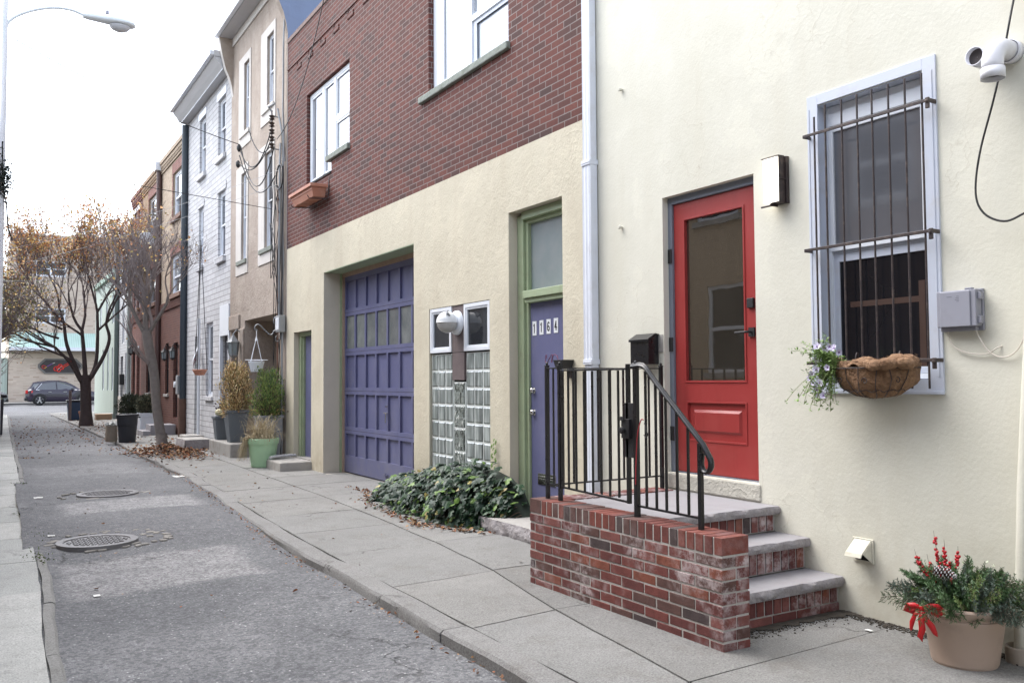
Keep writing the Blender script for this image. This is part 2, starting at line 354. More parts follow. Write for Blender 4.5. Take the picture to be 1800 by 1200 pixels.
def pavem(name,col,amt=.65,stain=(.15,.135,.12)):
    t=NT(name); c=t.mix(t.ramp(t.noise(1.1,6,.65),(.3,0),(.7,1)),mul(col,.88),mul(col,1.1))
    c=t.mix(t.math('MULTIPLY',t.ramp(t.noise(3.3,7,.75),(.52,0),(.74,1)),amt),c,stain)
    f=t.noise(95,4,.8); c=t.mix(t.math('MULTIPLY',t.ramp(f,(.38,1),(.5,0)),.6),c,mul(col,.35)); c=t.mix(t.math('MULTIPLY',t.ramp(f,(.55,0),(.66,1)),.5),c,mul(col,1.7))
    f2=t.noise(24,3,.6); c=t.mix(t.math('MULTIPLY',t.ramp(f2,(.62,0),(.8,1)),.35),c,mul(col,1.35))
    sp=t.n('ShaderNodeTexVoronoi'); sp.inputs['Scale'].default_value=13; t.l(t.obj,sp.inputs['Vector'])
    sg=t.math('MULTIPLY',t.math('GREATER_THAN',t.sep(sp.outputs['Color'])[0],.86),t.math('LESS_THAN',sp.outputs['Distance'],.10))
    c=t.mix(t.math('MULTIPLY',sg,.55),c,(.07,.065,.06)); c=t.mix(t.math('MULTIPLY',t.ramp(t.noise(2.1,6,.8,dist=1.5),(.58,0),(.75,1)),.35),c,mul(col,1.5)); c=t.mix(t.math('MULTIPLY',t.ramp(t.noise(11,4,.7),(.5,0),(.75,1)),.3),c,mul(col,.55))
    v=t.n('ShaderNodeTexVoronoi'); v.feature='DISTANCE_TO_EDGE'; v.inputs['Scale'].default_value=.7; x,y,z=t.sep()
    t.l(t.comb(t.math('ADD',x,t.math('MULTIPLY',t.noise(2.1,6,.6),1.3)),t.math('ADD',y,t.math('MULTIPLY',t.noise(1.7,6,.6),1.3)),0),v.inputs['Vector'])
    ck=t.math('MULTIPLY',t.ramp(v.outputs['Distance'],(0,1),(.010,0)),t.ramp(t.noise(.8,2),(.5,0),(.58,1)))
    c=t.mix(t.math('MULTIPLY',ck,.75),c,(.06,.055,.05))
    return t.fin(c,.9,t.bump(t.math('SUBTRACT',t.math('ADD',t.math('MULTIPLY',f,.6),t.math('MULTIPLY',t.noise(9,4),.8)),t.math('MULTIPLY',ck,1.2)),.55,.008),spec=.25)
mPaveA=pavem('paving_grey',(.225,.223,.216)); mPaveB=pavem('paving_warm',(.232,.228,.218),.7); mPaveC=pavem('paving_pale',(.25,.246,.236),.6); mPaveD=pavem('paving_dark',(.195,.192,.184),.8)
mKerb=pavem('kerb_stone',(.23,.226,.22),.7)
mDirt=paint('dirt',(.055,.046,.036),.95,.35,9,1,18,.02)
# ---------------- ground, road, pavements ----------------
def lerpt(tab,y):
    if y<=tab[0][0]: return tab[0][1]
    for (a,b),(c,d) in zip(tab,tab[1:]):
        if y<=c: return b+(d-b)*(y-a)/(c-a)
    return tab[-1][1]
KR=[(-3,2.28),(3.6,2.29),(4.6,2.33),(5.9,2.33),(8.6,2.38),(11.5,2.55),(14.7,2.72),(18.6,2.75),(23.5,2.80),(34,2.78),(46,2.7)]
KL=[(-3,.28),(3,.33),(4.8,.38),(7,.45),(9.1,.50),(11.2,.52),(13.6,.56),(21.8,.66),(29,.76),(38,.91),(46,1.05)]
JM=[(-3,2.85),(3.2,2.92),(4.5,3.1),(6.1,3.42),(7.3,3.52),(10.1,3.68),(14.5,3.76),(17,3.8),(46,3.85)]
kr=lambda y:lerpt(KR,y)+.012*math.sin(y*2.3)+.008*math.sin(y*5.1); kl=lambda y:lerpt(KL,y)+.010*math.sin(y*1.9)+.004*math.sin(y*7.7)
ZR=[(-3,-.085),(7.6,-.08),(9.2,-.03),(10,-.014),(14,-.014),(15.2,-.06),(17,-.075),(44,-.06),(49,.0)]
nz=lambda x,y,s=1.,a=1.: mnoise.noise(Vector((x*s,y*s,3.7)))*a
g=MB(); g.quad((-900,-900,-.3),(900,-900,-.3),(900,1500,-.3),(-900,1500,-.3)); struct(g.build('ground',mDirt))
m=MB(); NX,NY=18,230
for j in range(NY+1):
    y=-3+51.5*j/NY; a,b=kl(y)-.16,kr(y)+.03
    if y>46.2: k=(y-46.2)/2.3; a-=3*k*k; b+=3*k*k
    for i in range(NX+1):
        u=i/NX; x=a+(b-a)*u; z=lerpt(ZR,y)+.018*math.sin(math.pi*u)+nz(x,y,.9,.014)+nz(x,y,3,.004)
        if u<.15: z+= .035*(1-u/.15)
        m.v.append((x,y,z))
for j in range(NY):
    for i in range(NX):
        q=j*(NX+1)+i; m.f.append((q,q+1,q+NX+2,q+NX+1)); m.m.append(0)
struct(m.build('road',mAsph,smooth=60))
m=MB(); m.quad((-60,48.3,-.004),(90,48.3,-.004),(90,65.6,.0),(-60,65.6,.0)); struct(m.build('cross_street',mAsph))
m=MB(); m.box(-60,90,65.6,65.75,-.2,.12); struct(m.build('far_kerb',mKerb))
m=MB(); m.box(-60,90,65.75,70,-.2,.118); struct(m.build('far_pavement',mPaveC))
def slab(m,P,mi,z=0.0,n=6,tilt=.003,gap=.0058):
    # P: four corners (x,y) counterclockwise
    c=Vector((sum(p[0] for p in P)/4,sum(p[1] for p in P)/4)); Q=[]
    for p in P:
        d=Vector(p)-c; L=d.length; Q.append(c+d*(1-gap*1.4/L))
    tx,ty=random.uniform(-tilt,tilt),random.uniform(-tilt,tilt); b=len(m.v)
    for j in range(n+1):
        for i in range(n+1):
            u,v=i/n,j/n; p=Q[0]*(1-u)*(1-v)+Q[1]*u*(1-v)+Q[2]*u*v+Q[3]*(1-u)*v
            ed=i in(0,n) or j in(0,n)
            jx,jy=(nz(p.x,p.y,9,.008),nz(p.y,p.x,9,.008)) if ed else (0,0)
            m.v.append((p.x+jx,p.y+jy,z+tx*(u-.5)+ty*(v-.5)+nz(p.x,p.y,1.5,.006)-(.003 if ed else 0)))
    for j in range(n):
        for i in range(n):
            q=b+j*(n+1)+i; m.f.append((q,q+1,q+n+2,q+n+1)); m.m.append(mi)
    ring=[b+i for i in range(n+1)]+[b+j*(n+1)+n for j in range(1,n+1)]+[b+n*(n+1)+i for i in range(n-1,-1,-1)]+[b+j*(n+1) for j in range(n-1,0,-1)]
    low=[]
    for r_ in ring: x,y,zz=m.v[r_]; low.append(len(m.v)); m.v.append((x,y,zz-.04))
    for k in range(len(ring)): k2=(k+1)%len(ring); m.f.append((ring[k],low[k],low[k2],ring[k2])); m.m.append(mi)
PM=[mPaveA,mPaveB,mPaveC,mPaveD]
bumpz=lambda y:0.0
m=MB(); ys=[-2.5,-1.2,.2,1.9,3.12,4.55,5.75,7.05,8.2,9.35,10.6,11.9,13.1,14.3,15.6,16.9]
while ys[-1]<46: ys.append(ys[-1]+random.uniform(1.15,1.6))
for k,(a,b) in enumerate(zip(ys,ys[1:])):
    s=.12*0
    slab(m,[(kr(a)+.17,a),(lerpt(JM,a),a+.06),(lerpt(JM,b),b+.06),(kr(b)+.17,b)],random.choice((0,0,0,1,3) if a<9 else (0,0,1,1)))
struct(m.build('pavement',PM,smooth=50))
m=MB(); ysp=list(ys); ys=ysp
for k,(a,b) in enumerate(zip(ys,ys[1:])):
    X2=4.62 if not 9.5<a<13.4 else 4.97
    slab(m,[(lerpt(JM,a),a+.06),(X2,a+.12),(X2,b+.12),(lerpt(JM,b),b+.06)],random.choice((0,3) if a<7 else (1,2,2,0)),z=.004)
struct(m.build('house_apron',PM,smooth=50))
m=MB(); 
ys=[-2.5]
while ys[-1]<46: ys.append(ys[-1]+random.uniform(.95,1.35))
for a,b in zip(ys,ys[1:]): slab(m,[(-1.0,a),(kl(a)-.075,a+.02),(kl(b)-.075,b+.02),(-1.0,b)],random.choice((1,2,2,0)),z=-.008)
struct(m.build('left_pavement',[pavem('paving_left_a',(.38,.385,.37),.35),pavem('paving_left_b',(.42,.42,.40),.35),pavem('paving_left_c',(.46,.46,.44),.35)],smooth=50))
def kerb(name,fx,w,z,ys,seg,side):
    m=MB()
    y=ys[0]
    while y<ys[1]:
        L=random.uniform(*seg); n=8; zz=z+random.uniform(-.004,.004); off=random.uniform(-.008,.008); b=len(m.v)
        y2=min(y+L,ys[1]+.3); cs=[]
        for j in range(n+1):
            yy=y+.004+(y2-y-.008)*j/n; x0=fx(yy)+off; e=.004 if j in(0,n) else 0
            prof=[(x0,-.16),(x0,zz-.022),(x0+side*.018+nz(yy,z,8,.006),zz-.002-e),(x0+side*w*.6,zz-e),(x0+side*w,zz-.002-e),(x0+side*w,-.16)]
            for px,pz in prof: m.v.append((px,yy,pz+(nz(yy,px,5,.006) if pz>-.1 else 0)))
        k=6
        for j in range(n):
            for i in range(k-1): q=b+j*k+i; m.f.append((q,q+1,q+k+1,q+k)); m.m.append(0)
        m.f.append(tuple(b+i for i in range(k))); m.m.append(0); m.f.append(tuple(b+n*k+i for i in reversed(range(k)))); m.m.append(0)
        y=y2
    return struct(m.build(name,mKerb if side>0 else mPaveC,smooth=40))
kerb('kerb',kr,.165,.0,(-2.5,46.5),(1.4,2.3),1); kerb('left_kerb',kl,.07,-.02,(-2.5,46.5),(.7,1.5),-1)
m=MB(); 
for a,b in ((-1.2,.3),(2.9,4.62)):
    m.quad((a,-3,-.022),(b if b>1 else .15,-3,-.022),(b if b>1 else .92,47,-.022),(a,47,-.022))
struct(m.build('joint_dirt',mDirt))
m=MB()   # rounded street corners
for s,x0 in ((1,2.86),(-1,.9)):
    pts=[(x0,46.1),(x0+s*40,46.1)]; arc=[(x0+s*(2.2-2.2*math.cos(a)),46.6+2.0*math.sin(a)) for a in [k*math.pi/2/8 for k in range(9)]]
    m.prism([(x0+s*40,46.0),(x0+s*40,48.6)]+arc[::-1]+[(x0,46.0)],'z',-.15,-.002)
struct(m.build('corner_pavement',mPaveC))
# ---------------- building helpers ----------------
WX=4.6
def border(m,x0,x1,y0,y1,z0,z1,w,wb=None,wt=None,mi=None):
    wb=wb or w; wt=wt or w
    m.box(x0,x1,y0,y0+w,z0,z1,mi); m.box(x0,x1,y1-w,y1,z0,z1,mi)
    m.box(x0,x1,y0+w,y1-w,z0,z0+wb,mi); m.box(x0,x1,y0+w,y1-w,z1-wt,z1,mi)
def sash_window(T,y0,y1,z0,z1,xo,fm,gu,gl,fw=.045,mid=.5,sill=None,label=None,simple=False,scr=None):
    """double-hung window: outer frame, two sashes, two panes, sill; xo = depth of the frame face behind the wall"""
    x=xo; m=MB(); border(m,x,x+.07,y0,y1,z0,z1,fw)
    w=m.build('window',fm,T,bevel=0 if simple else .003,label=label)
    zm=z0+(z1-z0)*mid; a,b=y0+fw,y1-fw; s=fw*.8
    m=MB(); border(m,x+.012,x+.040,a,b,zm-.02,z1-fw,s); border(m,x+.042,x+.069,a,b,z0+fw,zm+.02,s)
    m.build('sash',fm,w,bevel=0 if simple else .002)
    m=MB(); m.box(x+.024,x+.03,a+s-.004,b-s+.004,zm-.02+s-.004,z1-fw-s+.004); m.build('pane',gu,w)
    m=MB(); m.box(x+.052,x+.058,a+s-.004,b-s+.004,z0+fw+s-.004,zm+.02-s+.004); m.build('pane',gl,w)
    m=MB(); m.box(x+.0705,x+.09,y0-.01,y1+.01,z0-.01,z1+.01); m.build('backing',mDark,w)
    if sill:
        m=MB(); so_,sm,st=sill; m.box(WX-so_,x+.02,y0-.06,y1+.06,z0-st,z0-.002); m.build('sill',sm,w,bevel=.006)
    return w
def shell(T,y0,y1,z1,mats,holes,depth=7,X=WX,z0=-.15,mrev=None,roof=mRoofSh,sidem=None):
    m=MB(); m.panel(X,y0,y1,z0,z1,holes,0,mrev)
    sm=0 if sidem is None else sidem
    m.quad((X,y0,z0),(X+depth,y0,z0),(X+depth,y0,z1),(X,y0,z1),sm); m.quad((X,y1,z0),(X,y1,z1),(X+depth,y1,z1),(X+depth,y1,z0),sm)
    m.quad((X+depth,y0,z0),(X+depth,y1,z0),(X+depth,y1,z1),(X+depth,y0,z1),sm)
    w=m.build('wall',mats,T,recalc=False)
    m=MB(); m.box(X+.02,X+depth-.02,y0+.02,y1-.02,z1-.3,z1-.22); m.build('roof',roof,T)
    return w
def pan_door(m,x,y0,y1,z0,z1,cells,dep=.02,raised=.012,mi=0):
    m.panel(x,y0,y1,z0,z1,[(a,b,c,d,dep) for a,b,c,d in cells],mi)
    for a,b,c,d in cells: m.quad((x+dep,a,c),(x+dep,a,d),(x+dep,b,d),(x+dep,b,c),mi)
    m.box(x+dep+.001,x+.05,y0,y1,z0,z1,mi)
# ================= cream house (nearest) =================
CY1=6.195
T=cream=thing('cream_house','cream stuccoed house with red glazed door and barred window, nearest on the right','house',(WX,3,0))
DH=(4.288,5.248,.72,2.885,.16); WH=(2.995,3.745,1.43,3.21,.16)
w=shell(T,-6,CY1,9.0,[mCream,mBlueWhite],[DH,(*WH,1)],depth=8)
m=MB(); border(m,WX+.055,WX+.16,4.288,5.248,.72,2.885,.045,wb=.008,wt=.055); fr=m.build('door_frame',mGreyP,T,bevel=.002)
# red door leaf
Y0,Y1,Z0,Z1=4.336,5.200,.732,2.826; GX=(4.468,5.075,1.435,2.685); PX=(4.47,5.068,.985,1.262)
m=MB(); x=WX+.075
m.panel(x,Y0,Y1,Z0,Z1,[(*GX,.028),(*PX,.016)],0)
m.quad((x+.016,PX[0],PX[2]),(x+.016,PX[0],PX[3]),(x+.016,PX[1],PX[3]),(x+.016,PX[1],PX[2]))
a,b,c,d=PX; i=.05; k=.02
vs=[(x+.016,a+i,c+i),(x+.016,b-i,c+i),(x+.016,b-i,d-i),(x+.016,a+i,d-i),(x+.003,a+i+k,c+i+k),(x+.003,b-i-k,c+i+k),(x+.003,b-i-k,d-i-k),(x+.003,a+i+k,d-i-k)]
m.add(vs,[(4,7,6,5),(0,4,5,1),(1,5,6,2),(2,6,7,3),(3,7,4,0)])
m.box(x-.001,x+.045,Y0,Y0+.001,Z0,Z1)
for q in ((x,GX[0]-.014,GX[2]-.014),): border(m,x-.006,x+.004,GX[0]-.016,GX[1]+.016,GX[2]-.016,GX[3]+.016,.014)
border(m,x-.005,x+.003,a-.014,b+.014,c-.014,d+.014,.012)
m.box(x+.03,x+.045,Y0,Y1,Z0,GX[2]-.01); m.box(x+.03,x+.045,Y0,Y1,GX[3]+.01,Z1)
dr=m.build('door',mRed,T,bevel=.002,label='red door leaf with a tall glass pane over one raised panel')
m=MB(); m.box(x+.02,x+.028,GX[0]+.0005,GX[1]-.0005,GX[2]+.0005,GX[3]-.0005); m.build('pane',mDoorGl,dr)
m=MB(); m.box(x-.014,x,4.345+.02,4.345+.075,1.745,1.81); m.tube([(x-.014,4.392,1.778),(x-.055,4.392,1.778),(x-.062,4.40,1.778),(x-.062,4.50,1.776)],.0085,8)
m.build('handle',mBlackM,dr,smooth=40,bevel=.002)
m=MB(); m.box(x-.022,x,4.365,4.425,1.95,2.02); m.build('deadbolt',mBlackM,dr,bevel=.004)
for z in (2.42,1.72,1.02):
    m=MB(); m.box(WX+.049,WX+.056,5.205,5.247,z-.055,z+.055); m.tube([(WX+.048,5.207,z-.055),(WX+.048,5.207,z+.055)],.007,8); m.build('hinge',mBlackM,T)
m=MB(); m.box(WX-.012,WX+.055,4.27,5.26,.60,.7165); m.box(WX+.0551,WX+.16,4.29,5.246,.60,.7195); m.build('threshold',stucco('threshold_render',(.48,.46,.40),(.56,.54,.47),bs=1.0,coarse=1.6,grime=.8,dirt=(.25,.23,.2)),T,bevel=.008)
# barred window of the cream house
m=MB(); t=.012
border(m,WX-t,WX+.002,2.905,3.805,1.362,3.283,.082,wb=.075,wt=.068)
for yy in (2.985,3.741): m.box(WX+.003,WX+.15,yy,yy+.004 if yy>3.5 else yy+.010,1.437,3.213)
m.box(WX-.02,WX-.0121,2.900,3.81,1.352,1.372)
m.box(WX-.016,WX-.0121,2.925,2.935,1.45,3.2); m.box(WX-.016,WX-.0121,3.786,3.79,1.45,3.2)
wd=m.build('window',mBlueWhite,T,bevel=.002)
m=MB(); border(m,WX+.085,WX+.15,2.997,3.74,1.44,3.208,.03,wt=.05); m.box(WX+.070,WX+.1495,3.03,3.708,3.075,3.156); m.build('frame',mWhiteF,wd,bevel=.003)
m=MB(); border(m,WX+.075,WX+.1,3.028,3.712,2.262,3.07,.034,wb=.045); m.build('sash',mWhiteF,wd,bevel=.003,label='upper white sash behind the bars')
m=MB(); border(m,WX+.105,WX+.13,3.028,3.712,1.472,2.245,.04,wt=.052); m.build('sash',mBlueWhite,wd,bevel=.003)
m=MB(); m.box(WX+.104,WX+.1495,3.029,3.711,2.2455,2.262,0); m.build('meeting_rail',mBlueWhite,wd)
m=MB(); m.box(WX+.088,WX+.092,3.06,3.68,2.305,3.037); m.build('pane',glassm('screened_glass',(.11,.115,.13),2.3,.06,.03),wd)
m=MB(); m.box(WX+.115,WX+.119,3.066,3.674,1.51,2.195); m.build('pane',glassm('lower_glass',(.012,.012,.015),1.45,.03,.03),wd)
m=MB(); m.box(WX+.12,WX+.128,3.10,3.125,1.51,2.0); m.box(WX+.12,WX+.128,3.125,3.62,1.90,1.935); 
m=MB()
for (a,b,c,d) in ((3.085,3.125,1.512,2.02),(3.125,3.60,1.895,1.93)): m.box(WX+.1135,WX+.1147,a,b,c,d)
m.build('shelf',paint('dim_wood',(.055,.025,.016),.6),wd)
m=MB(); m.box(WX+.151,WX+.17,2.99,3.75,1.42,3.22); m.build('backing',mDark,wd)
# ================= brick garage building 1164 =================
T=b1164=thing('garage_building','dark brick building over ochre stucco with large purple garage door, number 1164','building',(WX,10.7,0))
BY0,BY1=6.20,15.285; ZB=3.797
GH=(9.93,13.31,0,3.17,.35); SD=(13.91,14.85,.14,2.29,.2); ED=(6.65,7.62,.13,3.165,.2); GW=(8.02,9.49,.2,2.305,.06)
W1=(7.605,9.50,4.94,6.95,.16); W2=(12.2,14.2,4.72,6.27,.14)
m=MB()
m.panel(WX,BY0,BY1,-.15,ZB,[(*GH,2),(*SD,2),(*ED,2),(*GW,0)],0)
lw=m.build('stucco_wall',[mTanSt,mTanSt,mReveal],T,recalc=False)
m=MB(); m.panel(WX+.004,BY0,BY1,ZB,7.52,[W1,W2])
m.quad((WX+.004,BY0,ZB),(12,BY0,ZB),(12,BY0,7.52),(WX+.004,BY0,7.52)); m.quad((WX+.004,BY1,ZB),(WX+.004,BY1,7.52),(12,BY1,7.52),(12,BY1,ZB))
m.quad((12,BY0,-.15),(12,BY1,-.15),(12,BY1,7.52),(12,BY0,7.52)); m.quad((WX,BY0,-.15),(12,BY0,-.15),(12,BY0,ZB),(WX,BY0,ZB))
m.build('brick_wall',mBrickA,T,recalc=False)
m=MB(); m.box(4.62,11.98,BY0+.02,BY1-.02,7.2,7.3); m.build('roof',mRoofSh,T)
m=MB(); m.box(WX-.012,WX+.3,BY0,BY1,7.5205,7.60); m.build('coping',mBrickCop,T,bevel=.006)
m=MB(); m.box(WX-.010,WX+.0035,BY0,BY1,7.02,7.06)
y=BY0+.25
while y<BY1-.3: m.box(WX-.010,WX+.0035,y,y+.22,6.87,7.02-.0677*1.05); m.box(WX-.010,WX+.0035,y+.22,y+.24,6.87,7.019); y+=.62
m.build('corbel_band',mBrickA,T,bevel=.003)
# plaster edge line between brick and stucco
# garage door
m=MB(); gx=WX+.352
m.box(WX+.30,gx,13.25,13.305,0,3.165,1); m.box(WX+.30,gx,9.935,13.249,3.10,3.165,1); m.box(WX+.30,gx,9.935,9.98,0,3.099,1)
m.box(WX+.265,WX+.2995,13.285,13.307,0,3.166,0)
m.build('garage_frame',[mTrimG,paint('raw_wood',(.36,.26,.20),.8,.2,10)],T)
m=MB(); m.box(WX+.001,WX+.29,9.94,13.28,3.158,3.1685); m.build('garage_soffit',mTrimG,T)
gx=WX+.33; rows=[(.28,.62),(.73,1.235),(1.345,1.845),(1.955,2.47),(2.58,3.02)]
cols=[(13.20-.42*k-.37,13.20-.42*k) for k in range(8)]; cells=[]
for ri,(a,b) in enumerate(rows):
    for c,d in cols:
        if c<9.95: continue
        cells.append((c,d,a,b))
cells=[c for c in cells]
m=MB(); m.panel(gx,9.98,13.25,.02,3.10,[(*c,.03) for c in cells])
for c in cells:
    if not(1.9<c[2]<2): m.quad((gx+.03,c[0],c[2]),(gx+.03,c[0],c[3]),(gx+.03,c[1],c[3]),(gx+.03,c[1],c[2]))
for z in (.675,1.29,1.90,2.525): m.box(gx-.001,gx+.004,9.98,13.25,z-.003,z+.003,1)
gd=m.build('garage_door',[mPurple,mDark],T,bevel=.003,label='purple panelled garage door with a row of dirty panes')
for c in cells:
    if 1.9<c[2]<2: m=MB(); m.box(gx+.02,gx+.028,c[0]+.001,c[1]-.001,c[2]+.001,c[3]-.001); m.build('pane',mDirtyGl,gd)
m=MB(); m.tube([(gx,11.53,1.08),(gx-.03,11.53,1.08)],.012,8); m.tube([(gx-.03,11.47,.985),(gx-.03,11.59,.985)],.008,8); m.tube([(gx-.03,11.53,.985),(gx-.035,11.53,.85)],.007,8); m.tube([(gx,11.53,.985),(gx-.03,11.53,.985)],.01,8)
m.build('handle',mChrome,gd,smooth=40)
m=MB(); m.box(gx-.03,gx,11.50,11.62,.10,.115); m.box(gx-.03,gx-.02,11.54,11.57,.085,.14); m.build('latch',mPurple,gd)
# small purple door
m=MB(); m.box(WX+.09,WX+.20,14.74,14.845,.14,2.285); m.box(WX+.09,WX+.20,13.92,14.7395,2.22,2.285); m.box(WX+.12,WX+.20,14.70,14.7395,.14,2.2195); m.build('door_frame',mTrimG,T,bevel=.004)
m=MB(); m.box(WX+.16,WX+.2,13.92,14.70,.16,2.2195); m.build('side_door',mPurple,T,bevel=.003,label='narrow plain purple side door with green frame')
m=MB(); m.box(WX+.01,WX+.22,13.92,14.85,.10,.158); m.build('threshold',mConc,T)
# entry door 1164 with transom
m=MB(); 
m.box(WX+.10,WX+.205,7.50,7.615,.15,3.13); m.box(WX+.13,WX+.205,7.455,7.4995,.15,3.08)
m.box(WX+.08,WX+.205,6.66,7.4995,3.08,3.16); m.box(WX+.13,WX+.205,6.66,7.4545,3.04,3.0795)
m.box(WX+.06,WX+.205,6.66,7.4545,2.27,2.345); m.box(WX+.085,WX+.205,6.66,7.4545,2.225,2.2695)
m.box(WX+.10,WX+.205,6.655,6.70,.15,2.2245)
fr=m.build('door_frame',mTrimG,T,bevel=.005)
m=MB(); m.box(WX+.17,WX+.176,6.66,7.454,2.3455,3.0395); m.build('transom_pane',mFrost,T)
m=MB(); m.box(WX+.155,WX+.2,6.70,7.4545,.15,2.2245); ed=m.build('entry_door',mPurple,T,bevel=.003,label='plain purple entry door numbered 1164')
m=MB()
for z,r in ((1.34,.03),(1.12,.033)):
    m.lathe([(.001,.045),(r*.8,.04),(r,.028),(r*.75,.014),(.012,.008),(.03,.0)],(WX+.155,7.40,z),20,axis=(-1,0,0))
m.build('knob',mChrome,ed,smooth=60)
m=MB(); m.box(WX+.148,WX+.155,7.02,7.33,.41,.52); m.box(WX+.142,WX+.1475,7.03,7.32,.42,.47); m.box(WX+.140,WX+.1475,7.03,7.32,.485,.495); m.build('letter_slot',mChrome,ed,bevel=.002)
# numbers: black digit strokes on white plates
mNum=paint('number_plate',(.72,.74,.76),.5,.03); mInk=paint('number_ink',(.01,.01,.01),.5)
def digit(m,ch,yc,zc,x,w=.052,h=.105,mi=1):
    S={'1':[[(0,.5),(0,-.5)],[(0,.5),(-.3,.33)]],'6':[[(.35,.4),(0,.5),(-.3,.35),(-.4,0),(-.38,-.35),(0,-.5),(.36,-.35),(.36,-.08),(0,.06),(-.36,-.1)]],'4':[[(.12,-.5),(.12,.5),(-.4,-.2),(.42,-.2)]]}[ch]
    t_=.011
    for line in S:
        for (a,b),(c,d) in zip(line,line[1:]):
            p=Vector((0,-a*w*.8,b*h*.8)); q=Vector((0,-c*w*.8,d*h*.8)); dd=(q-p); L=dd.length; n_=Vector((0,-dd.z,dd.y)).normalized()*t_*.5; e=dd.normalized()*t_*.35
            o=Vector((x,yc,zc)); m.add([o+p-e-n_,o+q+e-n_,o+q+e+n_,o+p-e+n_,o+p-e-n_+Vector((.002,0,0)),o+q+e-n_+Vector((.002,0,0)),o+q+e+n_+Vector((.002,0,0)),o+p-e+n_+Vector((.002,0,0))],[(0,1,2,3),(7,6,5,4),(0,4,5,1),(1,5,6,2),(2,6,7,3),(3,7,4,0)],mi)
for k,ch in enumerate('1164'):
    yc=7.375-.128*k; zc=1.965+.003*k
    m=MB(); m.box(WX+.1505,WX+.1549,yc-.036,yc+.036,zc-.072,zc+.072,0); digit(m,ch,yc,zc,WX+.148-.0005*0)
    m.build('number_plate',[mNum,mInk],ed,label='white number plate reading %s'%ch)
m=MB(); m.box(WX+.02,WX+.21,6.655,7.615,.09,.149); m.build('threshold',mConc,T,bevel=.004)
# faint pink scrawl on the door
m=MB(); p=[(WX+.1535,7.20-.035*math.cos(a*1.3)-.022*a,1.655+.04*math.sin(a*1.7)) for a in [k*.35 for k in range(34)]]
m.tube(p,.0028,4); m.build('scrawl',paint('pink_scrawl',(.30,.10,.16),.8),ed)
# glass block window
xg=WX+.015
m=MB(); m.box(xg,xg+.044,8.625,8.915,1.45,2.30); m.box(xg-.001,xg+.0,8.625,8.915,1.762,1.768,1)
gw=m.build('block_window',[mWoodD,mDark],T,bevel=.002,label='glass block window with two small white casements above')
for a,b in ((8.03,8.615),(8.925,9.475)):
    m=MB(); border(m,WX+.003,WX+.05,a,b,1.772,2.298,.042); border(m,WX+.012,WX+.045,a+.043,b-.043,1.815,2.255,.022)
    c=m.build('casement',mWhiteF,gw,bevel=.003)
    m=MB(); m.box(WX+.03,WX+.036,a+.066,b-.066,1.838,2.232); m.build('pane',mGlassD,c)
def blockmat():
    t=NT('glass_block'); n=t.noise(3,3,.5,vec=t.mapping((1,5,.6))); c=t.ramp(n,(.35,(.11,.125,.12)),(.5,(.22,.25,.24)),(.68,(.44,.48,.465)))
    return t.fin(c,.1,t.bump(t.noise(5,2,vec=t.mapping((1,3,1))),.3,.01),IOR=1.9)
mBlk=blockmat(); mGrout=paint('block_grout',(.70,.74,.72),.6,.08)
def wavym():
    t=NT('wavy_glass_block'); n=t.noise(9,2,.5,dist=2.2,vec=t.mapping((1,1.4,.7))); c=t.ramp(n,(.42,(.04,.05,.045)),(.5,(.30,.34,.32)),(.56,(.08,.1,.09)),(.64,(.6,.63,.6)))
    return t.fin(c,.06,t.bump(n,1.0,.03),IOR=1.9)
mWavy=wavym()
for a,b,nc,zt in ((8.03,8.60,3,1.755),(8.93,9.475,3,1.755),(8.63,8.90,1,1.43)):
    m=MB(); m.box(WX+.032,WX+.055,a,b,.2,zt); pw=(b-a)/nc; bh=.1965 if nc>1 else .262
    z=zt-bh
    while z>.2-.05:
        for k in range(nc):
            y0_=a+pw*k+.010; y1_=a+pw*(k+1)-.010; z0_=max(z+.010,.2); z1_=z+bh-.010
            i=.012
            vs=[(WX+.031,y0_,z0_),(WX+.031,y1_,z0_),(WX+.031,y1_,z1_),(WX+.031,y0_,z1_),(WX+.0225,y0_+i,z0_+i),(WX+.0225,y1_-i,z0_+i),(WX+.0225,y1_-i,z1_-i),(WX+.0225,y0_+i,z1_-i)]
            m.add(vs,[(4,7,6,5),(0,4,5,1),(1,5,6,2),(2,6,7,3),(3,7,4,0)],1)
        z-=bh
    m.build('glass_blocks',[mGrout,mBlk if nc>1 else mWavy],gw,smooth=30)
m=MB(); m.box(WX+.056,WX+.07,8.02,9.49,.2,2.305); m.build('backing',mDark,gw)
# upper windows
def upwin(spec):
    pass
m=MB(); x=WX+.07; border(m,x,x+.07,7.61,9.495,4.955,6.945,.06)
m.box(x+.005,x+.065,9.27,9.434,5.016,6.884); m.box(x-.01,x+.065,8.50,8.575,5.016,6.884); m.box(x-.01,x+.065,7.671,8.499,5.50,5.57)
w=m.build('window',mWhiteF,T,bevel=.004,label='large white framed window at the near end of the brick storey')
m=MB(); m.box(x+.03,x+.036,8.576,9.269,5.017,6.883); m.build('pane',mGlassB,w)
m=MB(); border(m,x+.012,x+.03,8.576,9.269,5.017,6.883,.035); m.build('sash',mWhiteF,w)
m=MB(); m.box(x+.03,x+.036,7.672,8.498,5.571,6.883); m.build('pane',mGlassB,w)
m=MB(); m.box(x+.034,x+.04,7.672,8.498,5.017,5.499); m.build('pane',glassm('net_glass',(.30,.33,.38),2.2,.1,.1),w,label='lower pane with an insect screen')
m=MB(); m.box(x+.01,x+.02,8.42,8.498,5.017,5.499); m.box(x+.01,x+.02,7.672,8.4195,5.455,5.499); m.build('screen_frame',mBlueWhite,w)
m=MB(); m.box(x+.071,x+.085,7.6,9.505,4.94,6.95); m.build('backing',mDark,w)
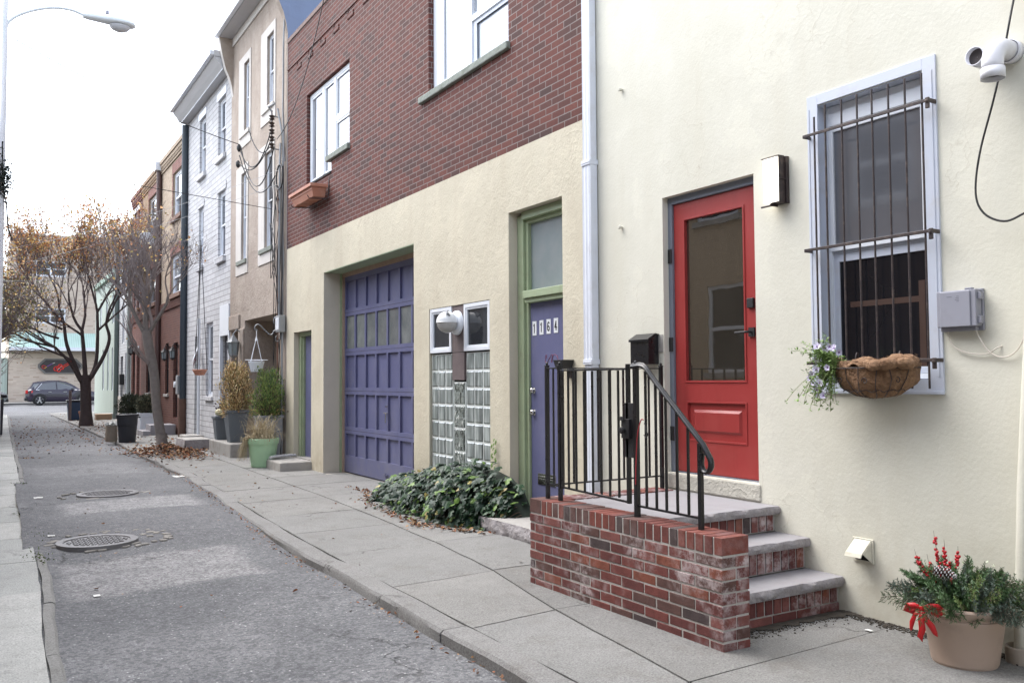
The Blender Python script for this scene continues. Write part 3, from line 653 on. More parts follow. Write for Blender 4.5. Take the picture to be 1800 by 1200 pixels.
m=MB(); m.box(WX-.045,x+.02,7.57,9.72,4.868,4.95); m.build('sill',mSill,w,bevel=.012)
m=MB(); x=WX+.06
z0,z1=4.735,6.262
m.box(x,x+.07,14.13,14.19,z0,z1); m.box(x,x+.07,12.205,12.26,4.995,z1); m.box(x,x+.07,12.2605,14.1295,z1-.06,z1); m.box(x,x+.07,12.9795,14.1295,z0,z0+.05); m.box(x,x+.07,12.2605,12.9305,4.995,5.04)
m.box(x-.005,x+.065,13.47,13.56,z0+.0505,z1-.0605); m.box(x-.005,x+.065,12.9305,13.02,z0+.0505,z1-.0605)
m.box(x+.0,x+.06,12.2605,12.93,5.50,5.58)
w=m.build('window',mWhiteF,T,bevel=.004,label='white three-light window further along the brick storey')
for a,b,c,d in ((13.561,14.129,z0+.051,z1-.061),(13.021,13.469,z0+.051,z1-.061),(12.261,12.93,5.581,z1-.061),(12.261,12.93,5.041,5.499)):
    m=MB(); border(m,x+.008,x+.028,a,b,c,d,.03); m.build('sash',mWhiteF,w)
    m=MB(); m.box(x+.028,x+.034,a,b,c,d); m.build('pane',mGlassB,w)
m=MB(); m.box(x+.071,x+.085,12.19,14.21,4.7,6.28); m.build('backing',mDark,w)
m=MB(); m.box(WX+.003,x-.0055,12.2,12.985,4.72,4.895); m.box(WX+.0545,x+.12,12.2,12.979,4.7,4.994); m.build('infill',mBrickA,w)
m=MB(); m.box(WX-.045,x-.0055,12.17,13.14,4.896,4.985); m.build('sill',mSill,w,bevel=.01)
m=MB(); m.box(WX-.012,x,12.985,14.21,4.70,4.733); m.build('sill',mDark,w)
# ================= rose stucco house =================
T=rose=thing('rose_stucco_house','tall rose stucco house with flared eaves and pale window surrounds, beside the dark brick building','house',(WX,17.3,0))
SY0,SY1=15.29,19.445
wins=[(16.13,16.59,6.71,8.09),(17.90,18.32,6.66,8.12),(16.17,16.72,4.0,5.83),(18.07,18.49,3.98,5.80)]
OP=(15.85,18.19,0,2.70,.75); DD=(18.62,19.30,.15,2.52,.35)
shell(T,SY0,SY1,9.05,[mRose,mBlueW],[(*w_,.13) for w_ in wins]+[OP,DD],depth=7,sidem=1)
for a,b,c,d in wins:
    sash_window(T,a,b,c,d,WX+.038,mWhiteF,mGlass,mScreen,fw=.035)
    m=MB(); o=.17; b2=b+.43
    m.box(WX-.018,WX+.001,a-.11,a,c-.30,d+.18); m.box(WX-.018,WX+.001,b,b2,c-.30,d+.18); m.box(WX-.018,WX+.001,a,b,d,d+.18); m.box(WX-.018,WX+.001,a,b,c-.30,c)
    m.build('window_surround',mBand,T,bevel=.006)
    m=MB(); m.box(WX-.05,WX+.09,a-.06,b+.30,c-.09,c-.003); m.build('sill',mSill if c<5 else mBand,T,bevel=.008)
# flared party wall ends and eaves
prof=[(WX+.002,7.70),(4.57,7.916),(4.517,8.113),(4.433,8.304),(4.36,8.6),(4.30,8.92),(4.30,9.12),(WX+.002,9.12)]
for a,b in ((SY0+.002,SY0+.16),(SY1-.14,SY1-.002)):
    m=MB(); n=len(prof)
    P0=[(p[0],a,p[1]) for p in prof]; P1=[(p[0],b,p[1]) for p in prof]
    m.add(P0+P1,[tuple(range(n))],1 if a<16 else 0); m.add(P0+P1,[tuple(range(2*n-1,n-1,-1))],0)
    m.add(P0+P1,[(i,n+i,n+(i+1)%n,(i+1)%n) for i in range(n)],0 if a<16 else 2)
    m.build('flared_wall_end',[mRose,mBlueW,mBand],T)
m=MB(); m.box(4.30,WX+.0,SY0+.161,SY1-.141,8.98,9.10); m.build('eaves',mSoffit,T)
m=MB(); m.box(4.21,4.2995,SY0-.02,SY1+.02,8.99,9.09); m.build('gutter',mWhiteF,T,bevel=.02)
m=MB(); m.box(WX-.03,WX+.0,SY0+.161,SY1-.141,8.80,8.979); m.build('frieze',mBand,T,bevel=.005)
# recessed entrance
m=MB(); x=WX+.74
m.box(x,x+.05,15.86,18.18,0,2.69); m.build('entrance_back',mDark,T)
m=MB(); pan_door(m,x-.06,16.25,17.45,.02,2.5,[(16.35,16.80,.9,1.65),(16.90,17.35,.9,1.65),(16.35,16.80,.15,.8),(16.9,17.35,.15,.8),(16.35,17.35,1.8,2.38)])
pd=m.build('panelled_door',paint('grey_brown_door',(.17,.145,.135),.6,.15,6,.2),T,bevel=.003)
m=MB(); 
for a,b in ((16.36,16.79),(16.91,17.34)): m.box(x-.045,x-.039,a,b,1.0,1.64)
m.build('pane',mFrost,pd)
m=MB(); m.box(WX+.02,WX+.12,15.79,15.92,0,2.68); m.build('timber_post',paint('pale_timber',(.40,.31,.23),.8,.2,8),T)
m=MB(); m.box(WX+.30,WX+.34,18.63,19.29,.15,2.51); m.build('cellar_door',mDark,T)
m=MB(); m.box(WX-.04,WX+.0,18.56,19.42,2.55,2.86); m.box(WX-.035,WX,18.20,18.60,0,2.549); m.build('door_hood',mRose,T,bevel=.02)
# ================= white formstone house =================
T=white=thing('white_stone_house','white stone-faced rowhouse with grey box cornice, next to the rose stucco house','house',(WX,21.8,0))
Y0,Y1=19.45,24.28
wins=[(19.99,20.72,6.62,7.98),(22.05,22.76,6.62,8.05),(19.95,20.66,4.28,5.80),(22.24,22.76,4.33,5.80)]
G1=(21.07,21.80,1.10,2.86,.10); G2=(19.50,20.25,.15,2.48,.15); G3=(22.45,23.12,.10,2.6,.25)
shell(T,Y0,Y1,8.75,[mStoneW],[(*w_,.10) for w_ in wins]+[G1,G2,G3],depth=7)
for a,b,c,d in wins: sash_window(T,a,b,c,d,WX+.055,mWhiteF,mGlass,mScreen,fw=.05,sill=(.07,mStoneW,.13))
sash_window(T,*G1[:4],WX+.055,mWhiteF,mGlass,mScreen,fw=.06,sill=(.05,mStoneW,.1))
for a,b,c,d in wins:
    m=MB(); m.box(WX-.02,WX+.001,a-.1,b+.1,d,d+.17); m.build('lintel',mWhiteF if d>7 else mStoneW,T)
m=MB(); border(m,WX-.03,WX+.04,19.42,20.33,.15,2.56,.09); m.box(WX-.03,WX+.03,19.46,20.30,2.5605,3.16); m.build('door_surround',mWhiteF,T,bevel=.004)
m=MB(); m.box(WX+.08,WX+.12,19.51,20.24,.16,2.47); d_=m.build('door',paint('dark_glazed_door',(.06,.06,.065),.3),T)
m=MB(); m.box(WX+.2,WX+.24,22.46,23.11,.1,2.59); m.build('side_gate',paint('weathered_gate',(.22,.24,.21),.7,.2,5),T)
m=MB(); m.box(4.22,WX,Y0+.02,Y1,8.60,8.74); m.prism([(4.22,8.59),(WX,8.59),(WX,8.35),(4.42,8.35),(4.33,8.45)],'y',Y0+.02,Y1); m.build('cornice',mSoffit,T,bevel=.004)
m=MB(); m.box(4.13,4.2195,Y0+.02,Y1+.02,8.62,8.72); m.box(4.405,4.42,Y0+.03,Y1,8.345,8.40); m.build('gutter',mWhiteF,T,bevel=.01)
# ================= buff brick rowhouses =================
def buff(name,label,y0,y1,zt,bm,wl,doorway,ac=None,trim=mBrickRedT,ground=mBrickBrown):
    T=thing(name,label,'house',(WX,(y0+y1)/2,0))
    holes=[(*w_,.12) for w_ in wl]
    m=MB(); m.panel(WX,y0,y1,3.80,zt,[h for h in holes if h[2]>3.8]); m.quad((WX,y0,3.8),(11,y0,3.8),(11,y0,zt),(WX,y0,zt)); m.quad((WX,y1,3.8),(WX,y1,zt),(11,y1,zt),(11,y1,3.8))
    m.build('upper_wall',bm,T,recalc=False)
    m=MB(); m.panel(WX-.002,y0,y1,-.15,3.80,[(*h[:4],.15) for h in doorway['holes']]); m.quad((WX,y1,-.15),(WX,y1,3.8),(11,y1,3.8),(11,y1,-.15)); m.build('ground_wall',ground,T,recalc=False)
    m=MB(); m.box(4.65,10.9,y0+.02,y1-.02,zt-.3,zt-.25); m.build('roof',mRoofSh,T)
    m=MB(); m.box(WX-.10,WX+.05,y0,y1,zt-.10,zt+.02); m.box(WX-.035,WX-.0005,y0,y1,zt-.36,zt-.30)
    y=y0+.05
    while y<y1-.08: m.box(WX-.06,WX-.0005,y,y+.07,zt-.30,zt-.20); y+=.14
    m.box(WX-.07,WX-.0005,y0,y1,zt-.199,zt-.105); m.build('cornice',trim if bm is mBrickRedT else bm,T)
    if bm is not mBrickRedT:
        for a,b,c,d in wl:
            m=MB()
            if c>3.8:
                for s,(p,q) in enumerate(((a-.13,a),(b,b+.13))):
                    z=c-.1
                    while z<d+.25: m.box(WX-.014,WX+.001,p+(.05 if (int(z*20)%2) and s==0 else 0),q-(.05 if (int(z*20)%2) and s==1 else 0),z,z+.075); z+=.0775
                m.box(WX-.018,WX-.0145,a-.12,b+.12,d+.0,d+.30); m.build('window_trim',trim,T)
    m=MB(); m.box(WX-.03,WX-.0025,y0,y1,3.55,3.79)
    y=y0+.02
    while y<y1-.05: m.box(WX-.045,WX-.0305,y,y+.06,3.55,3.76); y+=.1
    m.build('brick_band',ground,T)
    for a,b,c,d in wl:
        sash_window(T,a,b,c,d,WX+.05,mWhiteF if not ac else mSoffit,mGlassB if c>3.8 and not ac else mGlass,mScreen if d-c<1 else mGlass,fw=.06,sill=(.09,paint('brown_sill',(.2,.12,.09),.8),.12),simple=True,mid=.45)
    return T
TA=buff('buff_brick_house','buff brick rowhouse with white paired windows and brown brick ground floor',24.29,28.22,8.15,mBrickBuff,[(24.86,26.32,6.10,7.42),(24.83,26.50,3.92,5.05)],{'holes':[(25.38,26.02,.45,2.55),(24.62,25.02,1.10,2.58),(26.75,27.30,1.10,2.58)]})
def ground_items(T,door,wins,dm=mBlack):
    a,b,c,d=door; m=MB(); m.box(WX+.08,WX+.13,a,b,c,d); m.build('door',dm,T)
    for a,b,c,d in wins: sash_window(T,a,b,c,d,WX+.05,mBlackM,mGlassD,mGlassD,fw=.04,sill=(.05,mConc,.08),simple=True)
ground_items(TA,(25.38,26.02,.45,2.55),[(24.62,25.02,1.10,2.58),(26.75,27.30,1.10,2.58)])
TB=buff('sooty_brick_house','darker buff brick rowhouse with tall dark windows and an air conditioner',28.23,31.9,8.12,mBrickBuff2,[(28.90,30.60,6.15,7.45),(28.9,30.60,3.95,5.1)],{'holes':[(28.75,29.4,.4,2.5),(30.0,30.8,1.1,2.6)]},ac=True)
ground_items(TB,(28.75,29.4,.4,2.5),[(30.0,30.8,1.1,2.6)])
TC=buff('red_brick_house','narrow red brick rowhouse with white keystones beyond the buff pair',31.91,34.2,8.10,mBrickRedT,[(32.4,32.95,6.0,7.5),(33.3,33.8,6.0,7.5),(32.4,32.95,4.0,5.3),(33.3,33.8,4.0,5.3)],{'holes':[(32.2,32.9,.3,2.5),(33.3,33.9,1.0,2.6)]},ground=mBrickRedT)
ground_items(TC,(32.2,32.9,.3,2.5),[(33.3,33.9,1.0,2.6)],paint('brown_door',(.10,.06,.05),.6))
m=MB()
for y in (32.67,33.55):
    for z in (7.5,5.3,2.55): m.box(WX-.03,WX-.0025,y-.35,y+.35,z,z+.16)
m.build('lintel',mSoffit,TC)
# white sided house
T=thing('white_sided_house','narrow white clapboard rowhouse with dark tall windows','house',(WX,36,0)); Y0,Y1=34.21,37.7
wins=[(35.0,35.55,5.2,6.6),(36.2,36.75,5.2,6.6),(35.0,35.55,2.95,4.6),(36.2,36.75,2.95,4.6),(35.2,35.85,1.0,2.55)]
shell(T,Y0,Y1,7.2,[mSiding],[(*w_,.08) for w_ in wins]+[(36.4,37.1,.25,2.45,.15)],depth=6)
for w_ in wins: sash_window(T,*w_,WX+.03,mWhiteF,mGlassD,mScreen,fw=.05,simple=True)
m=MB(); m.box(WX+.1,WX+.14,36.4,37.1,.25,2.45); m.build('door',mBlackM,T)
m=MB(); m.box(WX-.03,WX-.0005,Y0,35.1,-.1,.9); m.box(WX-.03,WX-.0005,35.1,37.6,-.1,.9); m.build('base',mBand,T)
m=MB(); m.box(WX-.15,WX,Y0,Y1,7.0,7.22); m.build('cornice',mWhiteF,T)
# green boarded house
T=thing('green_boarded_house','pale green boarded rowhouse at the far corner of the alley','house',(WX,41,0)); Y0,Y1=37.71,46.3
wins=[(39.4,39.9,1.1,2.9),(40.9,41.4,1.1,2.9),(42.6,43.2,1.1,2.9),(39.3,39.9,3.9,5.1),(41.5,42.1,3.9,5.1),(43.8,44.4,3.9,5.1)]
shell(T,Y0,Y1,6.0,[mGreenSid],[(*w_,.08) for w_ in wins]+[(38.2,38.9,.25,2.5,.12)],depth=6)
for w_ in wins: sash_window(T,*w_,WX+.03,mWhiteF,mGlassD,mScreen,fw=.05,simple=True)
m=MB(); m.box(WX+.07,WX+.11,38.2,38.9,.25,2.5); m.build('door',mWhiteF,T)
m=MB(); m.box(WX-.12,WX,Y0,Y1,5.85,6.05); m.box(WX-.02,WX-.0005,37.72,38.1,0,5.849); m.build('cornice',paint('sage_trim',(.22,.33,.26),.6),T)
# ================= building at the end of the street =================
EY=70.0
T=endb=thing('corner_club','pale brick building across the far street with green canopy roof and guitar sign panel','building',(4,EY,0))
m=MB()
def ypanel(m,Y,x0,x1,z0,z1,holes,mi=0):
    xs=sorted({x0,x1,*[h[0] for h in holes],*[h[1] for h in holes]}); zs=sorted({z0,z1,*[h[2] for h in holes],*[h[3] for h in holes]})
    for i in range(len(xs)-1):
        for j in range(len(zs)-1):
            cx,cz=(xs[i]+xs[i+1])/2,(zs[j]+zs[j+1])/2
            if any(h[0]<cx<h[1] and h[2]<cz<h[3] for h in holes): continue
            m.quad((xs[i],Y,zs[j]),(xs[i+1],Y,zs[j]),(xs[i+1],Y,zs[j+1]),(xs[i],Y,zs[j+1]),mi)
    for a,b,c,d in holes:
        Y2=Y+.12; m.quad((a,Y,c),(a,Y,d),(a,Y2,d),(a,Y2,c),mi); m.quad((b,Y,c),(b,Y2,c),(b,Y2,d),(b,Y,d),mi); m.quad((a,Y,d),(b,Y,d),(b,Y2,d),(a,Y2,d),mi); m.quad((a,Y,c),(a,Y2,c),(b,Y2,c),(b,Y,c),mi)
eh=[(3.05,5.0,5.65,6.75),(3.05,5.0,9.0,10.1),(8.0,9.9,5.65,6.75),(8,9.9,9,10.1)]
ypanel(m,EY,1.5,26,.0,12.0,eh); m.box(1.5,26,EY+.13,EY+12,0,12)
m.build('wall',mBrickPale,T,recalc=False)
for a,b,c,d in eh:
    m=MB(); 
    def yb(m,x0,x1,z0,z1,y0,y1): m.box(x0,x1,y0,y1,z0,z1)
    for q in ((a,a+.1,c,d),(b-.1,b,c,d),(a+.1,b-.1,c,c+.12),(a+.1,b-.1,d-.1,d),((a+b)/2-.06,(a+b)/2+.06,c+.12,d-.1),(a+.1,(a+b)/2-.06,(c+d)/2-.03,(c+d)/2+.03),((a+b)/2+.06,b-.1,(c+d)/2-.03,(c+d)/2+.03)): yb(m,*q,EY+.02,EY+.09)
    w=m.build('window',mWhiteF,T)
    m=MB(); m.box(a+.05,b-.05,EY+.095,EY+.11,c+.05,d-.05); m.build('pane',mGlassD,w)
def canopym():
    t=NT('green_canopy'); b=t.n('ShaderNodeTexWave'); b.bands_direction='X'; b.inputs['Scale'].default_value=2.2; t.l(t.obj,b.inputs[0])
    c=t.mix(t.ramp(b.outputs['Fac'],(.85,0),(.98,1)),(.40,.55,.49),(.25,.38,.33)); c=t.mix(t.math('MULTIPLY',t.ramp(t.noise(1.2,5),(.4,0),(.7,1)),.4),c,(.55,.66,.62)); return t.fin(c,.5)
m=MB(); m.prism([(EY-.005,5.0),(EY-1.3,3.85),(EY-1.3,3.75),(EY-.005,3.75)],'x',1.5,26); m.build('canopy_roof',canopym(),T)
m=MB(); m.box(1.5,26,EY-1.36,EY-1.301,3.68,3.92); m.build('gutter',mWhiteF,T)
# neon guitar sign
S=thing('guitar_sign','dark octagonal sign panel with red neon guitar outline on the far pale brick wall','sign',(4.6,EY-.05,2.6))
def octa(cx,cz,w,h,c): return [(cx-w+c,cz-h),(cx+w-c,cz-h),(cx+w,cz-h+c),(cx+w,cz+h-c),(cx+w-c,cz+h),(cx-w+c,cz+h),(cx-w,cz+h-c),(cx-w,cz-h+c)]
m=MB(); m.prism(octa(4.72,2.62,1.42,.54,.42),'y',EY-.10,EY-.003,0); m.build('frame',paint('sign_frame',(.16,.15,.14),.6,.2),S)
m=MB(); m.prism(octa(4.72,2.62,1.30,.44,.38),'y',EY-.12,EY-.101,0); m.build('panel',paint('sign_panel',(.035,.028,.03),.5),S)
def tubez(P,r,name,mm): m=MB(); m.tube([(x,EY-.15,z) for x,z in P],r,6); m.build(name,mm,S)
mNeR=paint('red_tube',(.75,.03,.02),.3); mNeY=paint('yellow_tube',(.65,.5,.08),.3); mNeP=paint('purple_tube',(.18,.08,.3),.4); mNeW=paint('white_tube',(.7,.7,.65),.4)
tubez(catmull([(4.55,2.34),(4.38,2.30),(4.30,2.45),(4.40,2.58),(4.55,2.60),(4.62,2.72),(4.78,2.72),(4.80,2.60),(4.90,2.52),(4.88,2.40),(4.75,2.42),(4.72,2.30),(4.60,2.22),(4.50,2.30)],5),.03,'guitar_body',mNeR)
tubez(catmull([(4.6,2.42),(4.45,2.45),(4.5,2.53),(4.68,2.5),(4.72,2.62),(4.6,2.55)],5),.025,'guitar_body',mNeR)
tubez([(4.78,2.58),(5.45,3.0),(5.62,3.02),(5.58,2.93),(4.86,2.5)],.025,'guitar_neck',mNeR)
tubez([(4.84,2.50),(5.52,2.90)],.018,'guitar_string',mNeY); tubez([(4.48,2.30),(4.8,2.62)],.02,'guitar_string',mNeW)
tubez(catmull([(3.78,2.62),(3.62,2.66),(3.55,2.55),(3.66,2.45),(3.76,2.52)],5),.02,'small_guitar_body',mNeR); tubez([(3.72,2.46),(3.86,2.58)],.025,'small_guitar_string',mNeY)
tubez([(3.85,2.58),(4.2,2.80)],.03,'small_guitar_neck',mNeP); tubez([(4.2,2.80),(4.36,2.86)],.022,'small_guitar_head',mNeW)
# small pale building left of the corner club
T=thing('pale_green_shop','low pale green building left of the pale brick building, across the far street','building',(-6,EY,0))
m=MB(); ypanel(m,EY+.2,-16,1.45,0,3.2,[(-1.2,.9,.9,2.1)]); m.box(-16,1.45,EY+.33,EY+9,0,3.2); m.build('wall',mGreenSid,T,recalc=False)
m=MB(); m.box(-1.2,.9,EY+.28,EY+.3,.9,2.1); m.build('pane',mGlass,T)
# ================= houses on the camera's side of the alley (seen in the reflections) =================
mBrickOpp=brickm('worn_brown_brick',[(.24,.16,.12),(.28,.19,.15),(.20,.14,.11)],(.28,.24,.21),bs=.5)
mStOpp=stucco('brown_ochre_stucco',(.46,.35,.235),(.50,.39,.27),bs=.7,coarse=1.3,grime=.3,dirt=(.2,.15,.1))
def opp(name,label,y0,y1,zt,mat,wl,door=None,fm=mWhiteF):
    T=thing(name,label,'house',(-1,(y0+y1)/2,0)); X=-1.0
    hs=[(*w_,.1) for w_ in wl]+([(*door,.15)] if door else [])
    m=MB(); m.panel(X,y0,y1,-.15,zt,hs,flip=True)
    m.quad((X,y0,-.15),(X,y0,zt),(X-6,y0,zt),(X-6,y0,-.15)); m.quad((X,y1,-.15),(X-6,y1,-.15),(X-6,y1,zt),(X,y1,zt)); m.quad((X-6,y0,-.15),(X-6,y0,zt),(X-6,y1,zt),(X-6,y1,-.15))
    m.build('wall',mat,T,recalc=False)
    m=MB(); m.box(X-5.98,X-.02,y0+.02,y1-.02,zt-.3,zt-.25); m.build('roof',mRoofSh,T)
    m=MB(); m.box(X-.02,X+.14,y0,y1,zt-.18,zt+.04); m.build('cornice',mSoffit,T)
    for a,b,c,d in wl:
        m=MB(); border(m,X-.09,X-.03,a,b,c,d,.06); m.box(X-.08,X-.035,a+.06,b-.06,(c+d)/2-.03,(c+d)/2+.03); w=m.build('window',fm,T)
        m=MB(); m.box(X-.075,X-.07,a+.061,b-.061,c+.061,(c+d)/2-.031); m.box(X-.066,X-.06,a+.061,b-.061,(c+d)/2+.031,d-.061); m.build('pane',mGlassD,w)
        m=MB(); m.box(X-.03,X+.05,a-.06,b+.06,c-.09,c-.002); m.build('sill',mConc,w)
        m=MB(); m.box(X-.12,X-.1,a-.01,b+.01,c-.01,d+.01); m.build('backing',mDark,w)
    if door: m=MB(); m.box(X-.15,X-.1,*door); m.build('door',paint('opposite_door',(.12,.16,.13),.5),T)
    return T
opp('opposite_brick_house','brown brick house across the alley, reflected in the barred window',2.0,9.0,5.7,mBrickOpp,[(6.9,7.85,3.85,4.95),(3.2,4.2,3.85,5.0),(3.2,4.2,1.3,2.6)],(5.0,5.9,.2,2.3))
opp('opposite_stucco_house','ochre stucco house across the alley, reflected in the red door glass',9.01,14.5,5.7,mStOpp,[(9.75,10.75,1.55,3.0),(11.9,12.8,1.5,2.9),(10.0,11.0,4.1,5.3)],(13.3,14.2,.2,2.3))
opp('opposite_white_house','white rendered house across the alley, reflected in the small casements',14.51,24,5.8,mBand,[(15.5,16.5,1.4,2.8),(18,19,1.4,2.8),(15.5,16.5,4.2,5.5),(21,22,4.2,5.5)],(20,20.9,.2,2.3))
opp('opposite_red_house','red brick row across the alley beyond the white one',24.01,47,6.7,mBrickRedT,[(26,27,1.4,2.8),(31,32,1.4,2.8),(36,37,4.2,5.5)],(28,28.9,.2,2.3))
opp('opposite_near_house','brick house across the alley behind the viewer',-14,1.99,5.7,mBand,[(-3,-2,1.3,2.7)],(-1,0,.2,2.3))
# ================= brick stoop =================
def brickpaint(name,col,white=.0,thr=.55):
    t=NT(name); c=t.mix(t.ramp(t.noise(14,4,.6),(.3,0),(.7,1)),mul(col,.75),mul(col,1.15))
    c=t.mix(t.math('MULTIPLY',t.ramp(t.noise(60,4,.7),(.55,0),(.7,1)),.5),c,mul(col,.4))
    msk=t.math('MULTIPLY',t.ramp(t.noise(2.0,3,.6),(.47,0),(.60,1)),t.ramp(t.noise(16,6,.75),(.43,0),(.60,1)))
    c=t.mix(t.math('MULTIPLY',msk,white),c,(.52,.45,.45))
    return t.fin(c,.8,t.bump(t.noise(55,4,.7),.6,.004),spec=.3)
BR=[brickpaint('stoop_brick_red',(.165,.052,.044),.7),brickpaint('stoop_brick_deep',(.130,.044,.040),.75),brickpaint('stoop_brick_orange',(.21,.070,.046),.45),brickpaint('stoop_brick_brown',(.11,.058,.050),.6),brickpaint('stoop_brick_dark',(.075,.055,.055),.7),brickpaint('stoop_brick_rose',(.20,.075,.065),.9)]
mMort=paint('mortar',(.42,.395,.37),.95,.2,25,1,60,.004,dirt=(.15,.13,.11),dscale=8,damt=.4)
MI=len(BR)
BRC=[brickpaint(n_,c_,.12) for n_,c_ in (('cap_brick_red',(.19,.058,.044)),('cap_brick_deep',(.15,.050,.042)),('cap_brick_orange',(.24,.078,.045)),('cap_brick_brown',(.115,.060,.052)),('cap_brick_dark',(.08,.058,.056)))]
def rb(): return random.choices(range(6),[5,5,2,2,1,3])[0]
def brick(m,x0,x1,y0,y1,z0,z1,j=.0018,mi=None):
    r=lambda:random.uniform(-j,j); mi=rb() if mi is None else mi
    m.box(x0+r(),x1+r(),y0+r(),y1+r(),z0+r(),z1+r(),mi)
stoop=thing('brick_stoop','red brick entry stoop with three grey stone steps below the red door','stoop',(4.1,4.3,0))
PX0,PX1,PY0,PY1=3.372,3.572,3.412,5.312
m=MB(); m.box(PX0+.0035,PX1-.0035,PY0+.0035,PY1-.0035,-.1,.5965,MI)
# rowlock cap
y=PY0; brick(m,PX0,PX1,y,y+.060,.505,.600,mi=7); y+=.071
while y<PY1-.14: brick(m,PX0,PX1,y,y+.059,.505,.601,mi=7+random.choice((0,0,2,1,1,3,3,4) )); y+=.0705
brick(m,PX0,PX1,y,PY1,.505,.600,mi=10)
z=.494-.0535; row=0
while z>-.08:
    z1=z+.0535; y=PY0
    if row%2==0: lens=[.205]*12
    else: lens=[.098]+[.205]*12
    for L in lens:
        y1=min(y+L,PY1)
        if y1-y>.03: brick(m,PX0,PX0+.10,y,y1-.0 if y1<PY1 else PY1,z,z1)
        y=y1+.0115
        if y>=PY1-.02: break
    # end face at near end
    if row%2==0: brick(m,PX0+.1005,PX1,PY0,PY0+.09,z,z1); 
    else: brick(m,PX0+.1085,PX1,PY0,PY0+.2,z,z1)
    # far end face and inner face course, plain
    brick(m,PX0+.109,PX1,PY1-.1,PY1,z,z1)
    z-=.0645; row+=1
m.build('side_wall',BR+[mMort]+BRC,stoop,bevel=.003,recalc=False)
m=MB(); m.box(PX1+.001,WX-.002,5.117,5.305,-.1,.592,MI); x=PX1+.003
while x<WX-.06: brick(m,x,x+.060,5.11,5.312,.50,.600); x+=.0705
z=.44
for r_ in range(8):
    x=PX1+.003+(0 if r_%2 else .1)
    while x<WX-.21: brick(m,x,x+.2,5.21,5.312,z,z+.055); x+=.209
    z-=.0645
m.build('back_wall',BR+[mMort],stoop,bevel=.003,recalc=False)
def tread(name,x0,x1,y0,y1,z0,z1):
    m=MB(); nx=40; nzz=4
    top=[]
    b=len(m.v)
    for i in range(nx+1):
        x=x0+(x1-x0)*i/nx
        for j in range(nzz+1):
            t_=j/nzz; zz=z0+(z1-z0)*t_; out=.012*math.sin(math.pi*t_)+ (nz(x*1.0,zz,16,.014)+nz(x,zz,40,.008))*(1 if 0<j<nzz else .35)
            m.v.append((x,y0-out,zz+(nz(x,j,12,.004) if j==nzz else 0)))
    for i in range(nx):
        for j in range(nzz): q=b+i*(nzz+1)+j; m.f.append((q,q+nzz+1,q+nzz+2,q+1)); m.m.append(1)
    bt=len(m.v)
    for i in range(nx+1):
        x=x0+(x1-x0)*i/nx
        for j in range(4): m.v.append((x,y0+.012+(y1-y0-.012)*j/3,z1+nz(x,y0+j,3,.002)))
    for i in range(nx):
        m.f.append((b+i*(nzz+1)+nzz,b+(i+1)*(nzz+1)+nzz,bt+(i+1)*4,bt+i*4)); m.m.append(0)
        for j in range(3): q=bt+i*4+j; m.f.append((q,q+4,q+5,q+1)); m.m.append(0)
    m.quad((x0,y0,z0),(x0,y1,z0),(x1,y1,z0),(x1,y0,z0),1); m.box(x0+.0005,x0+.001,y0+.003,y1,z0,z1,1); m.box(x1-.001,x1-.0005,y0+.003,y1,z0,z1,1)
    return m.build(name,[mBluest,mRockf],stoop,smooth=35)
tread('landing',PX1+.002,WX-.004,4.112,5.112,.537,.590); tread('tread',PX1+.002,WX-.004,3.86,4.145,.362,.416); tread('tread',PX1+.002,WX-.004,3.612,3.895,.156,.216)
for yy,z0,z1,low in ((4.145,.418,.535,0),(3.895,.218,.360,0),(3.64,.03,.154,1)):
    m=MB(); m.box(PX1+.004,WX-.004,yy+.008,yy+.2,-.1 if low else z0,z1,MI); x=PX1+.012; zb=z0+.008+(.022 if low else 0)
    while x<WX-.05: brick(m,x,x+.058,yy,yy+.1,zb,z1-.006); x+=.0715
    if low:
        x=PX1+.012
        while x<WX-.1: brick(m,x,min(x+.2,WX-.01),yy,yy+.1,-.03,zb-.009); x+=.21
    m.build('riser',BR+[mMort],stoop,bevel=.0025,recalc=False)
# mortar and dirt fillet at the foot of the stoop
m=MB()
for k in range(70):
    y=3.40+1.95*random.random(); x=PX0-.0-abs(random.gauss(0,.03)); m.obox((x,y,.0),(random.uniform(.01,.03),random.uniform(.01,.05),random.uniform(.006,.012)),rotz(random.random()*3))
o=m.build('mortar_debris',mPaveD,bevel=.003); o['kind']='stuff'; tag(o,'crumbled mortar along the foot of the brick stoop','rubble')
m=MB()
NP=40; b=len(m.v)
for i in range(NP+1):
    x=3.58+1.01*i/NP; d=.03+.10*(i/NP)**2+abs(nz(x,1,7,.09))+abs(nz(x,4,22,.03))
    for (yy,zz) in ((3.66,.004),(3.655-d*.5,.0125),(3.65-d,.0095)): m.v.append((x,yy,zz+nz(x,yy,20,.002)))
for i in range(NP):
    for j in range(2): q=b+i*3+j; m.f.append((q,q+3,q+4,q+1)); m.m.append(0)
for k in range(700):
    x=3.6+1.0*random.random(); y=3.62-abs(random.gauss(0,.07))-.0; m.obox((x,y,.006),(random.uniform(.003,.009),random.uniform(.003,.009),random.uniform(.002,.005)),rotz(random.random()*3))

for k in range(900):
    y=random.uniform(2.2,3.7); x=4.585-abs(random.gauss(0,.05)); m.obox((x,y,.006),(random.uniform(.004,.014),random.uniform(.004,.014),random.uniform(.003,.007)),rotz(random.random()*3))
o=m.build('soil_litter',mDirt); o['kind']='stuff'; tag(o,'dark soil and crumbs gathered at the foot of the lowest stone step','soil')
